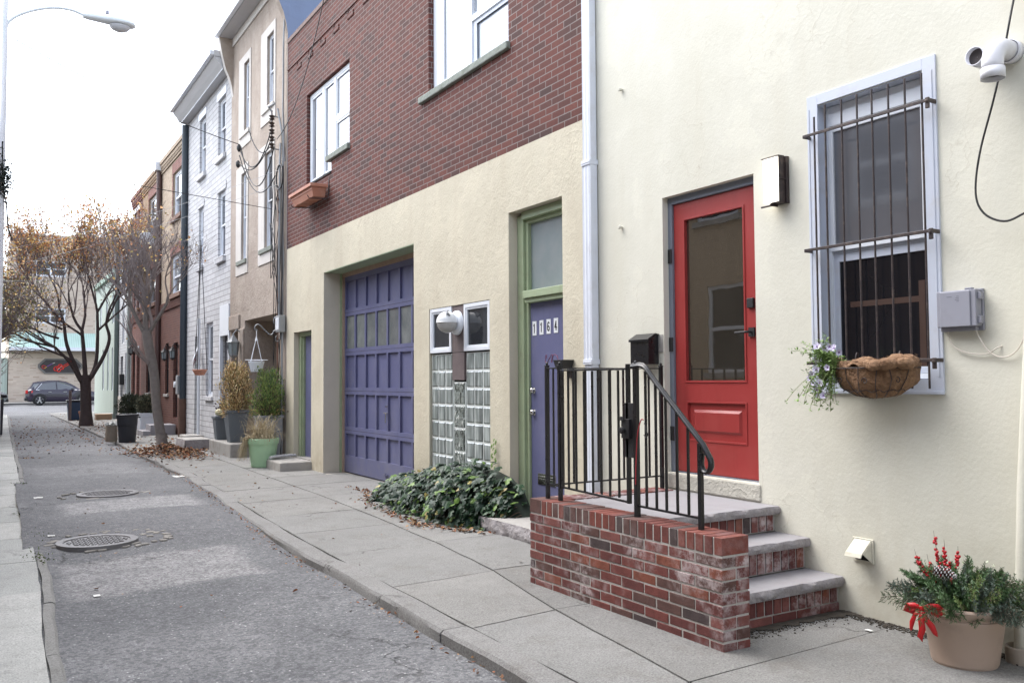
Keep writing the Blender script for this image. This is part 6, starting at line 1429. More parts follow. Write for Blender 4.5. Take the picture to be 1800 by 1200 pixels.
m.tube(catmull([(4.54,15.5,2.36),(4.46,15.53,2.36),(4.40,15.55,2.28),(4.30,15.58,2.36),(4.20,15.6,2.46),(4.14,hy,2.44),(4.13,hy,2.38),(4.18,hy,2.36)],5),.012,6)
m.tube(catmull([(4.55,15.5,2.22),(4.50,15.51,2.16),(4.47,15.52,2.22),(4.50,15.52,2.27)],5),.009,6); m.build('scroll_bracket',mPewter,T,smooth=60)
m=MB(); m.lathe([(.085,0),(.13,.16),(.138,.165),(.138,.185),(.125,.185),(.08,.02),(.001,.02)],(hx,hy,1.62),16); 
for k in range(12): a=k*math.pi/6; m.tube([(hx+math.cos(a)*.09,hy+math.sin(a)*.09,1.62),(hx+math.cos(a)*.135,hy+math.sin(a)*.135,1.80)],.009,4)
m.build('basket',mWhiteF,T,smooth=40)
m=MB()
for k in range(4): a=k*math.pi/2+.5; m.tube([(hx+math.cos(a)*.135,hy+math.sin(a)*.135,1.80),(hx,hy,2.24)],.006,4)
m.tube([(hx,hy,2.22),(hx,hy,2.38)],.008,5); m.tube([(hx-.2,hy,1.83),(hx+.2,hy,1.83)],.006,4); m.lathe([(.03,0),(.001,.10)],(hx,hy,2.17),8); m.build('hanger',mWhiteF,T)
T=thing('phone_box','light grey cable junction box at the corner of the rose house','utility box',(4.5,15.35,2.5))
m=MB(); m.box(4.47,4.58,15.28,15.52,2.32,2.62); m.build('box',mWireG,T,bevel=.01); m=MB(); m.box(4.46,4.4695,15.3,15.5,2.36,2.58); m.build('cover',mWhiteF,T,bevel=.004)
# conduit and cable bundle on the corner
T=thing('cable_bundle','bundle of grey conduits and black cables climbing the rose house corner','cable',(4.55,15.45,0))
random.seed(11)
for k,(y,r_,mm) in enumerate(((15.36,.016,mWireG),(15.42,.012,mWires),(15.48,.02,mWireG),(15.55,.010,mWires),(15.62,.014,paint('rusty_pipe',(.20,.10,.07),.8,.3)),(15.33,.009,mWires),(15.70,.008,mWires))):
    top=(8.4,6.1,5.8,5.9,5.2,5.6,5.3)[k]; bot=(.05,.1,2.6,1.5,.05,2.6,2.3)[k]; P=[]; z=bot
    while z<top: P.append((4.565-r_+g(0,.005)-.012*(k%3),y+g(0,.018 if mm is mWires else .006),z)); z+=.45
    m=MB(); m.tube(catmull(P,4),r_,6); m.build('conduit',mm,T,smooth=60)
m=MB(); 
for k in range(6): m.tube(catmull([(4.5,15.45+g(0,.05),random.uniform(1.6,5.5)),(4.45,15.6+g(0,.12),random.uniform(1.4,5.2)),(4.47,15.7+g(0,.1),random.uniform(1.4,5.4)),(4.52,15.5,random.uniform(1.4,5.4))],6),.006,4)
m.build('loose_loops',mWires,T,smooth=60)
m=MB(); m.tube([(4.50,15.42+.20*math.cos(a),5.12+.22*math.sin(a)) for a in [k*math.pi/12 for k in range(25)]],.014,6,caps=False); m.build('cable_coil',mWires,T,smooth=60)
T=thing('insulator_rack','rack of black insulators with tangled service wires on the rose house wall','insulator',(4.5,15.8,6))
m=MB(); 
for k in range(5):
    m.lathe([(.02,-.05),(.055,-.03),(.03,0),(.055,.03),(.02,.05)],(4.44,15.72,5.75+.13*k),12)
m.tube([(4.44,15.72,5.62),(4.44,15.72,6.4)],.014,6); m.build('insulators',paint('glazed_brown',(.05,.035,.03),.3),T,smooth=60)
m=MB(); m.tube([(4.59,15.74,5.7),(4.44,15.74,5.7)],.012,6); m.tube([(4.59,15.74,6.3),(4.44,15.74,6.3)],.012,6); m.tube([(4.44,15.72,6.38),(4.38,15.74,6.46),(4.46,15.6,6.5)],.02,6); m.tube([(4.50,15.56,6.4),(4.56,15.4,5.8),(4.57,15.36,5.4)],.018,6); m.build('mount',mWireG,T)
m=MB()
for (a,b,s_) in (((4.44,15.72,5.9),(4.2,17.2,5.75),.35),((4.44,15.72,6.1),(4.2,17.0,5.9),.5),((4.44,15.72,5.8),(4.3,16.8,6.3),.3),((4.2,17.1,5.85),(4.5,15.7,5.2),.5),((4.2,17.0,6.0),(4.45,15.6,5.7),.75)):
    m.tube(sag(a,b,s_,12),.011,5)
for p in ((4.18,17.05,5.98),(4.2,17.2,5.7)): m.lathe([(.02,-.07),(.045,-.03),(.045,.03),(.02,.07)],p,8)
m.build('service_wires',mWires,T,smooth=60)
# overhead wires
def wire(label,a,b,s_,r_,mm=None): m=MB(); m.tube(sag(a,b,s_,22),r_,5); tag(m.build('overhead_wire',mm or mWires,smooth=60),label,'wire')
wire('thick black overhead wire dropping to the insulators on the rose house',(.35,16,7.0),(4.19,17.05,6.05),.12,.008)
wire('straight black overhead wire crossing the alley at mid height',(-.95,13.5,4.55),(4.5,15.9,4.62),.01,.006)
wire('thin grey overhead wire sagging toward the coil on the rose house',(-.9,26,4.6),(4.5,15.45,5.25),.25,.0035,mWireG)
wire('second thin grey wire just below the first, toward the rose house corner',(-.9,27,4.2),(4.5,15.5,5.0),.2,.0035,mWireG)
wire('thin wire sagging low in front of the far houses',(-.9,24,3.9),(4.5,24.2,4.9),.35,.004,mWireG)
wire('thin wire running from the pole to the buff brick house',(.2,18,5.0),(4.5,29,5.6),.3,.004,mWireG)
wire('black wire draped down the front of the dark brick building',(4.56,13.2,7.6),(4.5,15.6,5.85),.38,.008)
# ================= street lamp =================
T=thing('street_lamp','pale grey cobra-head street lamp on a tall pole at the left edge','street lamp',(.15,16,0))
mLampG=paint('lamp_grey',(.74,.79,.82),.45,.05)
m=MB(); m.tube([(.19,16,-.1),(.205,16,9.5)],[.055,.042],14); m.build('pole',paint('pole_pale',(.8,.8,.82),.6,.08),T,smooth=60)
m=MB(); m.tube(catmull([(.205,16,7.05),(.26,16,7.28),(.50,16,7.48),(.85,16,7.63),(1.15,16,7.66),(1.38,16,7.60)],6),.024,8); m.tube([(.20,15.98,7.35),(.20,15.98,6.9)],.03,6); m.build('arm',mLampG,T,smooth=60)
m=MB(); b=len(m.v); prof=[(0,.05,.05,.04),(.08,.075,.075,.05),(.30,.10,.10,.05),(.50,.14,.11,.05),(.68,.15,.09,.05),(.78,.11,.05,.04),(.82,.03,.02,.02)]
n=20
for (t_,w_,h_,lo) in prof:
    for i in range(n):
        a=2*math.pi*i/n; s=math.sin(a); m.v.append((1.33+t_,16+w_*math.cos(a),7.605-.03*t_+(h_*s if s>0 else lo*s)))
for k in range(len(prof)-1):
    for i in range(n): m.f.append((b+k*n+i,b+k*n+(i+1)%n,b+(k+1)*n+(i+1)%n,b+(k+1)*n+i)); m.m.append(0)
m.f.append(tuple(b+i for i in range(n))); m.m.append(0); m.f.append(tuple(b+6*n+i for i in range(n))); m.m.append(0)
m.build('lamp_head',mLampG,T,smooth=50)
m=MB(); m.lathe([(.125,0),(.12,-.03),(.09,-.075),(.04,-.10),(.001,-.105)],(1.90,16,7.54),24); 
m.v=[((x-1.90)*1.35+1.90,y,z) for x,y,z in m.v]; m.build('lens',glassm('lamp_lens',(.45,.46,.48),1.5,.15),T,smooth=60)
m=MB(); m.lathe([(.03,0),(.03,.05),(.02,.06),(.001,.06)],(1.70,16,7.71),12); m.build('photocell',paint('photocell',(.30,.30,.36),.5),T,smooth=50)
T=None
# dark foliage clump and drop cable at the left edge
random.seed(5)
# ================= trees =================
mBark=paint('grey_bark',(.16,.14,.13),.9,.3,14,1.0,20,.02,dirt=(.22,.19,.17),dscale=8,damt=.5); mBarkD=paint('dark_bark',(.075,.055,.052),.9,.3,14,1.0,22,.02)
mTwigG=paint('grey_twigs',(.24,.205,.20),.9,.25); mTwigD=paint('dark_twigs',(.20,.16,.155),.9,.25)
mAut=[paint('autumn_orange',(.75,.40,.16),.7,.2),paint('autumn_gold',(.78,.54,.20),.7,.2),paint('autumn_olive',(.52,.42,.18),.7,.2),paint('autumn_rust',(.60,.28,.14),.7,.2)]
def grow(mt,p,d,r,L,lev,maxlev,tips,spread=.55,up_=.25,nseg=5,wig=.14,kids=(2,3),shrink=.68,minr=.004,sides=7):
    P=[p.copy()]; Rr=[r]; q=p.copy(); dd=d.normalized()
    for i in range(nseg):
        dd=(dd+Vector((g(0,wig),g(0,wig),g(0,wig*.6)+up_*.25))).normalized(); q=q+dd*(L/nseg); P.append(q.copy()); Rr.append(max(minr,r*(1-.42*(i+1)/nseg)))
    mt[0 if lev<2 else 1].tube(P,Rr,max(3,sides-lev*2) ,caps=False)
    if lev>=maxlev: tips.append((P[-1],dd,lev)); tips.append((P[-2],dd,lev)); tips.append((P[len(P)//2],dd,lev)); return
    nk=random.randint(*kids)
    for k in range(nk+ (2 if lev>=1 else 0)):
        i=len(P)-1 if k<nk else random.randint(1,len(P)-2)
        a=random.random()*6.283; o=dd.orthogonal().normalized(); w=dd.cross(o); sp=spread*random.uniform(.6,1.25)
        nd=(dd*math.cos(sp)+(o*math.cos(a)+w*math.sin(a))*math.sin(sp)+Vector((0,0,up_*.6))).normalized()
        grow(mt,P[i],nd,Rr[i]*random.uniform(.60,.80),L*shrink*random.uniform(.75,1.2),lev+1,maxlev,tips,spread,up_,max(3,nseg-1),wig*1.05,kids,shrink,minr,sides)
def leaves(name,T,tips,per,size,mats,sig,keep=lambda p:1.0):
    m=MB()
    for (p,d,l) in tips:
        if random.random()>keep(p): continue
        for k in range(per):
            q=p+Vector((g(0,sig),g(0,sig),g(0,sig))); s=random.uniform(*size); leafquad(m,q,Vector((g(0,1),g(0,1),g(-.5,.7))),Vector((g(0,1),g(0,1),g(0,1))),s,s*.7,random.randrange(len(mats)),s*.08)
    return m.build(name,mats,T,recalc=False)
def trunk(m,P,R_,n=14):
    m.tube(catmull(P,5),[max(.02,r_) for r_ in sum([[R_[i]+(R_[i+1]-R_[i])*k/5 for k in range(5)] for i in range(len(R_)-1)],[])+[R_[-1]]],n)
# tree 1: grey, nearly bare, nearest
random.seed(21)
T=thing('alley_tree','nearly bare grey tree with a forked top rising from the leaf pile','tree',(3.12,19.1,0))
m1=MB(); m2=MB(); tips=[]
P=[(3.15,18.95,-.05),(3.13,19.0,.35),(3.06,19.1,.9),(3.02,19.2,1.6),(2.93,19.3,2.15),(2.88,19.35,2.5)]
trunk(m1,P,[.125,.095,.088,.092,.098,.09]); m1.lathe([(.24,-.05),(.17,.05),(.11,.2),(.09,.4)],(3.15,18.95,0),12)
c0=Vector(P[-1])
for (dx,dy,dz,r_,L_) in ((-.6,.1,1,.07,1.2),(-.2,.2,1,.08,1.35),(.15,0,1,.075,1.3),(.6,-.1,1,.065,1.2)):
    grow((m1,m2),c0+Vector((dx*.05,dy*.05,-.05)),Vector((dx,dy,dz)),r_*.75,L_*.74,1,5,tips,spread=.43,up_=.24,nseg=6,wig=.15,kids=(2,2),shrink=.74,minr=.004)
grow((m1,m2),Vector((3.0,19.25,1.75)),Vector((-1,.1,.55)),.05,.55,2,4,tips,spread=.4,up_=.5,shrink=.8)
m1.build('trunk',mBark,T,smooth=60); m2.build('branches',mTwigG,T); leaves('leaves',T,tips,1,(.05,.085),mAut,.12,lambda p:.05)
# tree 2: broad multi-stem with autumn leaves
random.seed(33)
T=thing('autumn_tree','broad dark multi-stemmed tree with orange leaves in its upper crown','tree',(2.95,32.4,0))
m1=MB(); m2=MB(); tips=[]
trunk(m1,[(2.98,32.4,-.05),(2.97,32.4,.5),(2.95,32.4,1.2),(2.93,32.4,1.7)],[.24,.175,.165,.175]); 
stems=(([(2.85,32.4,1.4),(2.62,32.3,2.0),(2.35,32.2,2.7),(2.25,32.1,3.4)],.075,(-.5,-.1,1)),([(2.95,32.5,1.5),(2.90,32.5,2.3),(2.82,32.5,3.2)],.085,(-.15,.1,1)),([(3.05,32.4,1.5),(3.25,32.4,2.1),(3.28,32.3,3.0),(3.25,32.2,3.8)],.07,(.1,0,1)),([(3.1,32.3,1.6),(3.45,32.2,2.3),(3.62,32.1,2.9),(3.5,32.0,3.4)],.068,(.25,-.1,1)),([(2.78,32.3,1.5),(2.45,32.2,2.1),(2.0,32.0,2.6)],.06,(-.9,-.1,.6)))
for P,r_,d in stems:
    m1.tube(catmull(P,5),[r_*(1-.35*i/(len(P)*5-5)) for i in range(len(P)*5-4)],10,caps=False)
    for k in range(2):
        a=random.random()*6.28; grow((m1,m2),Vector(P[-1]),(Vector(d)+Vector((math.cos(a)*.4,math.sin(a)*.4,0))),r_*.6,1.35,1,5,tips,spread=.40,up_=.22,nseg=5,wig=.11,kids=(2,2),shrink=.76,minr=.006)
for (p,d) in (((2.5,32.2,2.2),(-1,-.1,.55)),((2.2,32.1,3.2),(-1,.2,.5)),((2.1,32.1,2.9),(-1,-.3,.25)),((3.3,32.3,3.2),(.6,-.5,.7)),((2.85,32.4,3.0),(-.8,-.4,.6)),((2.0,32.0,2.6),(-1,.1,.25))):
    grow((m1,m2),Vector(p),Vector(d),.042,1.25,1,5,tips,spread=.42,up_=.08,nseg=5,wig=.12,kids=(2,2),shrink=.78,minr=.006)
m1.build('trunk',mBarkD,T,smooth=60); m2.build('branches',mTwigD,T); 
leaves('leaves',T,tips,5,(.06,.11),mAut,.10,lambda p:max(.03,min(.26,(p.z-4.0)/9)))
# tree 3: at the left edge, olive and gold
random.seed(44)
T=thing('left_edge_tree','leafy tree with gold and olive leaves reaching in from the left edge','tree',(-.35,27,0))
m1=MB(); m2=MB(); tips=[]
trunk(m1,[(-.45,27,-.05),(-.4,27,1.2),(-.3,27,2.2)],[.16,.13,.12])
for (d,L_,r_) in (((.35,0,1),1.3,.07),((.9,-.2,.9),1.2,.06),((.2,.3,1),1.3,.07),((1,.2,.5),1.0,.05),((-.3,0,1),1.2,.06),((.6,-.4,1),1.2,.05)):
    grow((m1,m2),Vector((-.3,27,2.1)),Vector(d),r_,L_*.8,1,5,tips,spread=.42,up_=.22,wig=.13,kids=(2,2),shrink=.72,minr=.004)
m1.build('trunk',mBarkD,T,smooth=60); m2.build('branches',mTwigD,T)
mOl=[paint('olive_leaf',(.26,.25,.11),.7,.3),paint('dull_green_leaf',(.17,.20,.10),.7,.3),mAut[1],mAut[2]]
leaves('leaves',T,tips,2,(.05,.09),mOl,.14,lambda p:.25)
T=thing('left_edge_bush','dull green leafy shrub low at the left edge below the gold-leaved tree','shrub',(-.2,24.5,0))
m=MB(); ms=MB()
for k in range(1500):
    a=random.random()*6.28; r_=random.random()**.5*.75; q=Vector((-.15+math.cos(a)*r_*.75,25+math.sin(a)*r_,1.75+g(0,.42))); leafquad(m,q,Vector((g(0,1),g(0,1),g(0,1))),Vector((g(0,1),g(0,1),g(0,1))),.06,.035,random.randrange(4),.004)
for k in range(40): ms.tube([(-.3,25,.1),(-.25+g(0,.1),25+g(0,.1),1.0),(-.1+g(0,.35),25+g(0,.4),2.0+g(0,.2))],[.02,.012,.005],4)
m.build('leaves',[mOl[0],mOl[1],mOl[1],mCyp[1]],T,recalc=False); ms.build('stems',mTwigD,T)
T=thing('dark_creeper','dark creeper clump hanging from the lamp pole at the left edge','creeper',(.2,16,4.6))
m=MB()
for k in range(700): q=Vector((.20+g(0,.06),15.95+g(0,.06),4.72+g(0,.17))); leafquad(m,q,Vector((g(0,1),g(0,1),g(-.4,.8))),Vector((g(0,1),g(0,1),g(0,1))),.055,.03,0,.003)
m.build('leaves',paint('creeper_leaf',(.025,.035,.03),.7),T,recalc=False); m=MB()
m.tube(catmull([(.20,15.95,5.3),(.22,15.95,4.6),(.27,15.95,4.3),(.30,15.95,3.95),(.36,15.95,3.72)],5),.010,5); m.build('stem',mWires,T)
# ================= bins, bag, planters farther down =================
mBinB=paint('black_bin_plastic',(.014,.015,.022),.45,.15,6,.1)
T=thing('black_bin','round black plastic dustbin standing on the pavement beside the paper bag','bin',(3.0,22.7,0))
c=(3.0,22.85,0); m=MB(); m.lathe([(.001,0),(.185,0),(.19,.02),(.215,.40),(.225,.41),(.235,.63),(.255,.635),(.262,.67),(.25,.68),(.235,.675),(.21,.62),(.001,.60)],c,36)
for a in (0,math.pi): m.obox((c[0]+.265*math.cos(a),c[1]+.265*math.sin(a),.60),(.05,.10,.03))
m.build('body',mBinB,T,smooth=40,bevel=0)
T=thing('paper_bag','brown paper yard bag full of white rubbish beside the round black bin','bag',(2.7,23.3,0))
def paperb():
    m=MB(); b=len(m.v); n=24
    for j,(z,s) in enumerate(((0,.95),(.05,1),(.15,1.03),(.28,1.0),(.37,.98),(.40,.95))):
        for i in range(n):
            a=2*math.pi*i/n; cx,cy=math.cos(a),math.sin(a); k=1/max(abs(cx),abs(cy)); k=min(k,1.25); m.v.append((2.70+cx*k*.125*s+nz(i,j,1.3,.012),23.3+cy*k*.12*s+nz(j,i,1.3,.012),z+(nz(i,3,.9,.02) if j==5 else 0)))
    for j in range(5):
        for i in range(n): m.f.append((b+j*n+i,b+j*n+(i+1)%n,b+(j+1)*n+(i+1)%n,b+(j+1)*n+i)); m.m.append(0)
    m.build('bag',paint('kraft_paper',(.25,.20,.155),.8,.12,10,.5,12,.02,dirt=(.16,.16,.12),dscale=8,damt=.5),T,smooth=50)
paperb(); m=MB()
for k in range(26): m.obox((2.70+g(0,.06),23.3+g(0,.06),.39+random.random()*.07),(.06,.06,.03),Euler((g(0,1),g(0,1),g(0,1))).to_matrix())
m.build('rubbish',mPaper,T)
T=thing('white_box_planter','white panelled box planter with an evergreen bush by the far brick wall','planter',(4.2,28,0))
m=MB(); m.box(3.98,4.45,27.7,28.2,0,.48); m.box(3.96,4.47,27.68,28.22,.4805,.53); 
for (a,b,z0,z1) in ((3.99,4.44,.02,.08),(3.99,4.44,.40,.46)): m.box(a,b,27.685,27.6995,z0,z1)
for a in (3.99,4.38): m.box(a,a+.06,27.685,27.6995,.081,.399)
m.build('box',mWhiteF,T,bevel=.006)
mBush=[paint('bush_dark',(.04,.055,.035),.7,.3),paint('bush_dull',(.075,.085,.05),.7,.3),paint('bush_pale',(.20,.19,.12),.7,.3)]
shrub('','','',(4.2,27.95,0),.55,.33,mBush,nb=80,nl=30,ls=(.04,.07),z0=.52,par=T,aspect=.6)
T=thing('rear_box_planter','low white box planter with a round dark bush, behind the panelled one','planter',(3.9,30,0))
m=MB(); m.box(3.75,4.3,29.6,30.1,0,.42); m.box(3.73,4.32,29.58,30.12,.4205,.47); m.build('box',mWhiteF,T,bevel=.006)
shrub('','','',(3.98,29.8,0),.62,.40,mBush[:2],nb=110,nl=30,ls=(.04,.07),z0=.45,par=T,aspect=.6)
m=MB(); m.box(3.75,4.3,37.0,37.6,0,.22); tag(m.build('brick_step',mBrickBuff2,bevel=.01),'low brown step block before the white clapboard house','step')
m=MB(); m.box(4.0,4.55,38.2,39.0,0,.20); tag(m.build('door_step',mConc,bevel=.01),'grey step before the pale green corner house','step')
m=MB(); m.box(3.9,4.55,25.3,26.1,-.02,.28); m.box(3.7,3.8995,25.2,26.2,-.02,.13); tag(m.build('door_step',mBluest,bevel=.012),'two-level stone step under the black door of the buff brick house','step')
m=MB(); m.lathe([(.001,0),(.10,0),(.15,.34),(.165,.34),(.165,.40),(.14,.40),(.12,.3),(.001,.3)],(3.15,35.3,0),24); tag(m.build('terracotta_pot',mTerra,smooth=40),'empty terracotta pot half hidden behind the autumn tree trunk','pot')
T=thing('blue_bin','dark blue wheeled bin with a lid behind the autumn tree','bin',(3.05,37.6,0))
m=MB(); m.obox((3.05,37.7,.35),(.42,.42,.70),taper=1.22); m.build('body',paint('blue_bin_plastic',(.02,.045,.10),.5),T,bevel=.02)
m=MB(); m.obox((3.05,37.7,.74),(.58,.58,.07)); m.build('lid',mBinB,T,bevel=.02)
T=thing('black_bin_left','tall black bin with a bulging lid cut by the left edge','bin',(.36,28,0)); 
m=MB(); m.obox((.33,27.9,.52),(.30,.30,1.0),taper=1.15); m.build('body',mBinB,T,bevel=.02); m=MB(); m.lathe([(.22,0),(.235,.03),(.22,.09),(.12,.13),(.001,.14)],(.35,27.9,1.03),20); m.build('lid',mBinB,T,smooth=50)
T.name='tall_bin'
m=MB(); m.tube([(2.86,37.2,0),(2.86,37.2,1.15)],.05,8); tag(m.build('wooden_stake',mWoodD,smooth=50),'short dark wooden stake beside the blue bin','post')
# things fixed to the buff and white fronts
def dsp(label,y,z1,mm,r_=.06,boot=None):
    T=thing('downspout',label,'downspout',(4.52,y,0)); m=MB(); m.tube([(4.52,y,-.05 if not boot else 1.0),(4.52,y,z1)],r_,12); m.build('pipe',mm,T,smooth=60)
    if boot: m=MB(); m.tube([(4.52,y,-.05),(4.52,y,1.0)],r_*1.25,12); m.build('boot',boot,T,smooth=60)
mDsB=paint('dark_downspout',(.03,.042,.055),.45,.15)
dsp('dark blue-black downspout between the white stone and buff brick houses',24.22,8.3,mDsB,.085,paint('rusty_boot',(.10,.055,.04),.8,.3))
dsp('brown square downspout with a white head between the two buff houses',28.2,7.9,paint('brown_downspout',(.09,.05,.045),.5),.08)
m=MB(); m.box(4.38,4.58,28.05,28.35,7.9,8.16); tag(m.build('rain_head',mWhiteF,bevel=.01),'white rainwater head on top of the brown downspout','rain head')
dsp('pale green downspout at the edge of the white clapboard house',34.3,7.2,paint('pale_downspout',(.45,.52,.50),.5),.07)
dsp('dark green-grey downspout between clapboard and green houses',37.75,6.9,paint('green_grey_downspout',(.13,.17,.16),.5),.09)
dsp('thin white downspout by the side gate of the white stone house',22.25,3.0,mWhiteF,.035)
T=thing('electric_meter','grey electric meter box with cable on the brown brick ground floor','meter',(4.5,24.6,1.4))
m=MB(); m.box(4.42,4.58,24.42,24.66,1.12,1.62); m.build('box',mWireG,T,bevel=.01); m=MB(); m.lathe([(.001,.16),(.08,.15),(.085,.0)],(4.56,24.85,1.38),16,axis=(-1,0,0)); m.build('dial',mWhiteF,T,smooth=50); m=MB(); m.tube([(4.56,24.55,1.6),(4.56,24.55,3.6)],.014,6); m.tube([(4.55,24.6,1.12),(4.54,24.6,.75)],.012,6); m.build('conduit',mWireG,T)
T=thing('air_conditioner','white window air conditioner sticking out of the sooty brick front','air conditioner',(4.3,30.3,6.0))
m=MB(); m.box(4.22,4.62,29.35,29.95,5.80,6.18); m.build('case',mWhiteF,T,bevel=.01); m=MB()
for k in range(6): m.box(4.213,4.2199,29.42,29.88,5.85+k*.05,5.87+k*.05)
m.build('grille',mWireG,T)
for (y,z,lb,nm) in ((26.4,2.25,'left black lantern by the door of the buff brick house','a'),(25.15,2.25,'right black lantern by the door of the buff brick house','b'),(28.6,2.1,'copper-topped lantern left of the nearest bare tree trunk','c'),(33.1,2.6,'small black lantern on the red brick house','d')):
    T=thing('wall_lantern',lb,'wall lamp',(4.42,y,z)); lantern(T,(4.42,y,z),.95,mBlackM if nm!='c' else paint('copper_top',(.28,.15,.10),.5,metal=.3))
for (y,z,lb) in ((28.35,1.55,'black letterbox on the sooty brick front'),(36.2,1.55,'black letterbox by the clapboard house door')):
    m=MB(); m.box(4.44,4.595,y-.2,y+.2,z-.2,z+.2); tag(m.build('mailbox',mBlackM,bevel=.01),lb,'mailbox')
T=thing('hanging_bowl','terracotta hanging bowl in front of the white stone house window','hanging basket',(4.2,20.9,1.6))
m=MB(); m.lathe([(.001,-.13),(.10,-.12),(.17,0),(.16,.01),(.001,.0)],(4.24,20.75,1.72),20); m.build('bowl',mTerra,T,smooth=50); m=MB()
for a in (0,2.1,4.2): m.tube([(4.24+.16*math.cos(a),20.75+.16*math.sin(a),1.72),(4.24,20.75,4.7)],.008,4)
m.build('chain',mBlackM,T)
T=thing('small_flag','faded striped flag on a short pole by the side gate','flag',(4.4,22.2,2.2))
m=MB(); m.tube([(4.57,22.3,1.95),(4.25,21.9,2.35)] if False else [(4.58,22.6,2.35),(4.25,21.6,1.95)],.012,5); m.build('pole',mWhiteF,T); m=MB()
b=len(m.v)
for i in range(9):
    for j in range(4): m.v.append((4.50-.028*i+.01*math.sin(i),22.4-.085*i,2.26-.045*i-.07*j+.012*math.sin(i*1.3+j)))
for i in range(8):
    for j in range(3): q=b+i*4+j; m.f.append((q,q+1,q+5,q+4)); m.m.append((i+j)%2)
m.build('cloth',[paint('flag_red',(.30,.10,.12),.8),paint('flag_pale',(.45,.42,.45),.8)],T,recalc=False)
# ================= cars on the far street =================
mCar=paint('plum_black_car',(.022,.016,.036),.16,.1,2,.0,spec=.8); mCarG=glassm('car_glass',(.03,.035,.045),2.2,.02,0); mTyre=paint('tyre',(.012,.012,.012),.8); mRim=paint('alloy',(.55,.55,.57),.3,metal=.8)
mTail=paint('tail_lamp',(.50,.01,.012),.2); mCarP=paint('black_trim',(.015,.015,.016),.6)
def car(label,x0,y0,s,paintm,front=True):
    T=thing('parked_car',label,'car',(x0,y0,0)); C=lambda x,y,z:(x0+x*s,y0+y*s,z*s)
    # silhouette stations along the length: x, sill z, belt z, roof z (0 if none), half width low, half width at roof
    st=[(.0,.42,.78,.80,.62,.55),(.06,.30,.93,.96,.78,.66),(.25,.24,.99,1.20,.86,.60),(.42,.22,1.00,1.50,.88,.62),(.75,.22,1.00,1.58,.89,.63),(1.3,.22,.99,1.63,.89,.64),(1.9,.22,.97,1.63,.89,.64),(2.35,.22,.96,1.55,.89,.63),(2.75,.22,.95,1.36,.89,.61),(3.15,.22,.96,1.08,.88,.64),(3.35,.22,.95,1.00,.87,.74),(3.8,.24,.90,.94,.84,.72),(4.10,.28,.80,.85,.76,.66),(4.25,.36,.66,.70,.62,.56)]
    m=MB(); b=0; K=14
    for (x,zs,zb,zr,w1,w2) in st:
        ring=[(-w1*.9,zs),(-w1,zs+.12),(-w1*1.0,(zs+zb)/2),(-w1*.97,zb),(-w2*1.05,zb+(zr-zb)*.5),(-w2,zr-.03 if zr-zb>.1 else zr),(-w2*.6,zr+.01),(w2*.6,zr+.01),(w2,zr-.03 if zr-zb>.1 else zr),(w2*1.05,zb+(zr-zb)*.5),(w1*.97,zb),(w1*1.0,(zs+zb)/2),(w1,zs+.12),(w1*.9,zs)]
        for yy,zz in ring: m.v.append(C(x,yy,zz))
    n=len(st)
    for i in range(n-1):
        for k in range(K): m.f.append((i*K+k,i*K+(k+1)%K,(i+1)*K+(k+1)%K,(i+1)*K+k)); m.m.append(0)
    m.f.append(tuple(range(K))); m.m.append(0); m.f.append(tuple((n-1)*K+k for k in range(K))); m.m.append(0)
    body=m.build('body',paintm,T,smooth=45)
    def side(poly,off,name,mm,yy=-1):
        m=MB(); m.prism([(x0+a*s,z*s) for a,z in poly],'y',y0+(yy*off)*s,y0+(yy*(off-.03))*s); return m.build(name,mm,T)
    # side glass (slanting), as quads just proud of the body
    def sg(poly,name,mm,o=.012):
        m=MB(); vs=[]
        def wat(x,z):
            for (a,b_) in zip(st,st[1:]):
                if a[0]<=x<=b_[0]:
                    f=(x-a[0])/(b_[0]-a[0]); zb=a[2]+(b_[2]-a[2])*f; zr=a[3]+(b_[3]-a[3])*f; w1=a[4]+(b_[4]-a[4])*f; w2=a[5]+(b_[5]-a[5])*f; h=max(0,min(1,(z-zb)/max(.02,zr-.03-zb))); 
                    return (w1*.97)*(1-h*2)+w2*1.05*h*2 if h<.5 else w2*1.05*(2-2*h)+w2*(2*h-1)
            return .88
        for sd in (-1,1):
            q=[C(x,sd*(wat(x,z)+o),z) for x,z in poly]; b=len(m.v); m.v+=q; m.f.append(tuple(range(b,b+len(q)))); m.m.append(0)
        return m.build(name,mm,T,recalc=False)
    sg([(.62,1.04),(.98,1.44),(1.72,1.53),(1.76,1.03)],'rear_side_window',mCarG); sg([(1.84,1.03),(1.80,1.53),(2.15,1.50),(2.72,1.22),(2.95,1.03)],'front_side_window',mCarG); sg([(.28,1.08),(.46,1.42),(.80,1.44),(.50,1.06)],'quarter_window',mCarG)
    sg([(.60,1.0),(3.0,1.0),(3.0,1.03),(.60,1.03)],'chrome_strip',mRim,.016); sg([(.60,1.02),(.96,1.45),(.90,1.45),(.56,1.02)],'chrome_strip',mRim,.016)
    m=MB(); m.box(*[x0-.02*s,x0+.12*s],y0-.86*s,y0-.60*s,.78*s,1.0*s); m.build('tail_lamp',mTail,T,bevel=.03)
    sg([(.05,.80),(.05,.98),(.42,.97),(.38,.84)],'tail_lamp',mTail,.03)
    m=MB(); m.box(x0-.05*s,x0+.3*s,y0-.80*s,y0+.8*s,.30*s,.52*s); m.box(x0+4.0*s,x0+4.28*s,y0-.7*s,y0+.7*s,.25*s,.45*s); m.build('bumper',mCarP,T,bevel=.03)
    sg([(.3,.24),(3.9,.24),(3.9,.36),(.3,.36)],'side_cladding',mCarP,.02)
    for hx in (1.3,2.2): m=MB(); m.box(x0+hx*s,x0+(hx+.2)*s,y0-.91*s,y0-.87*s,.86*s,.89*s); m.build('door_handle',mRim,T)
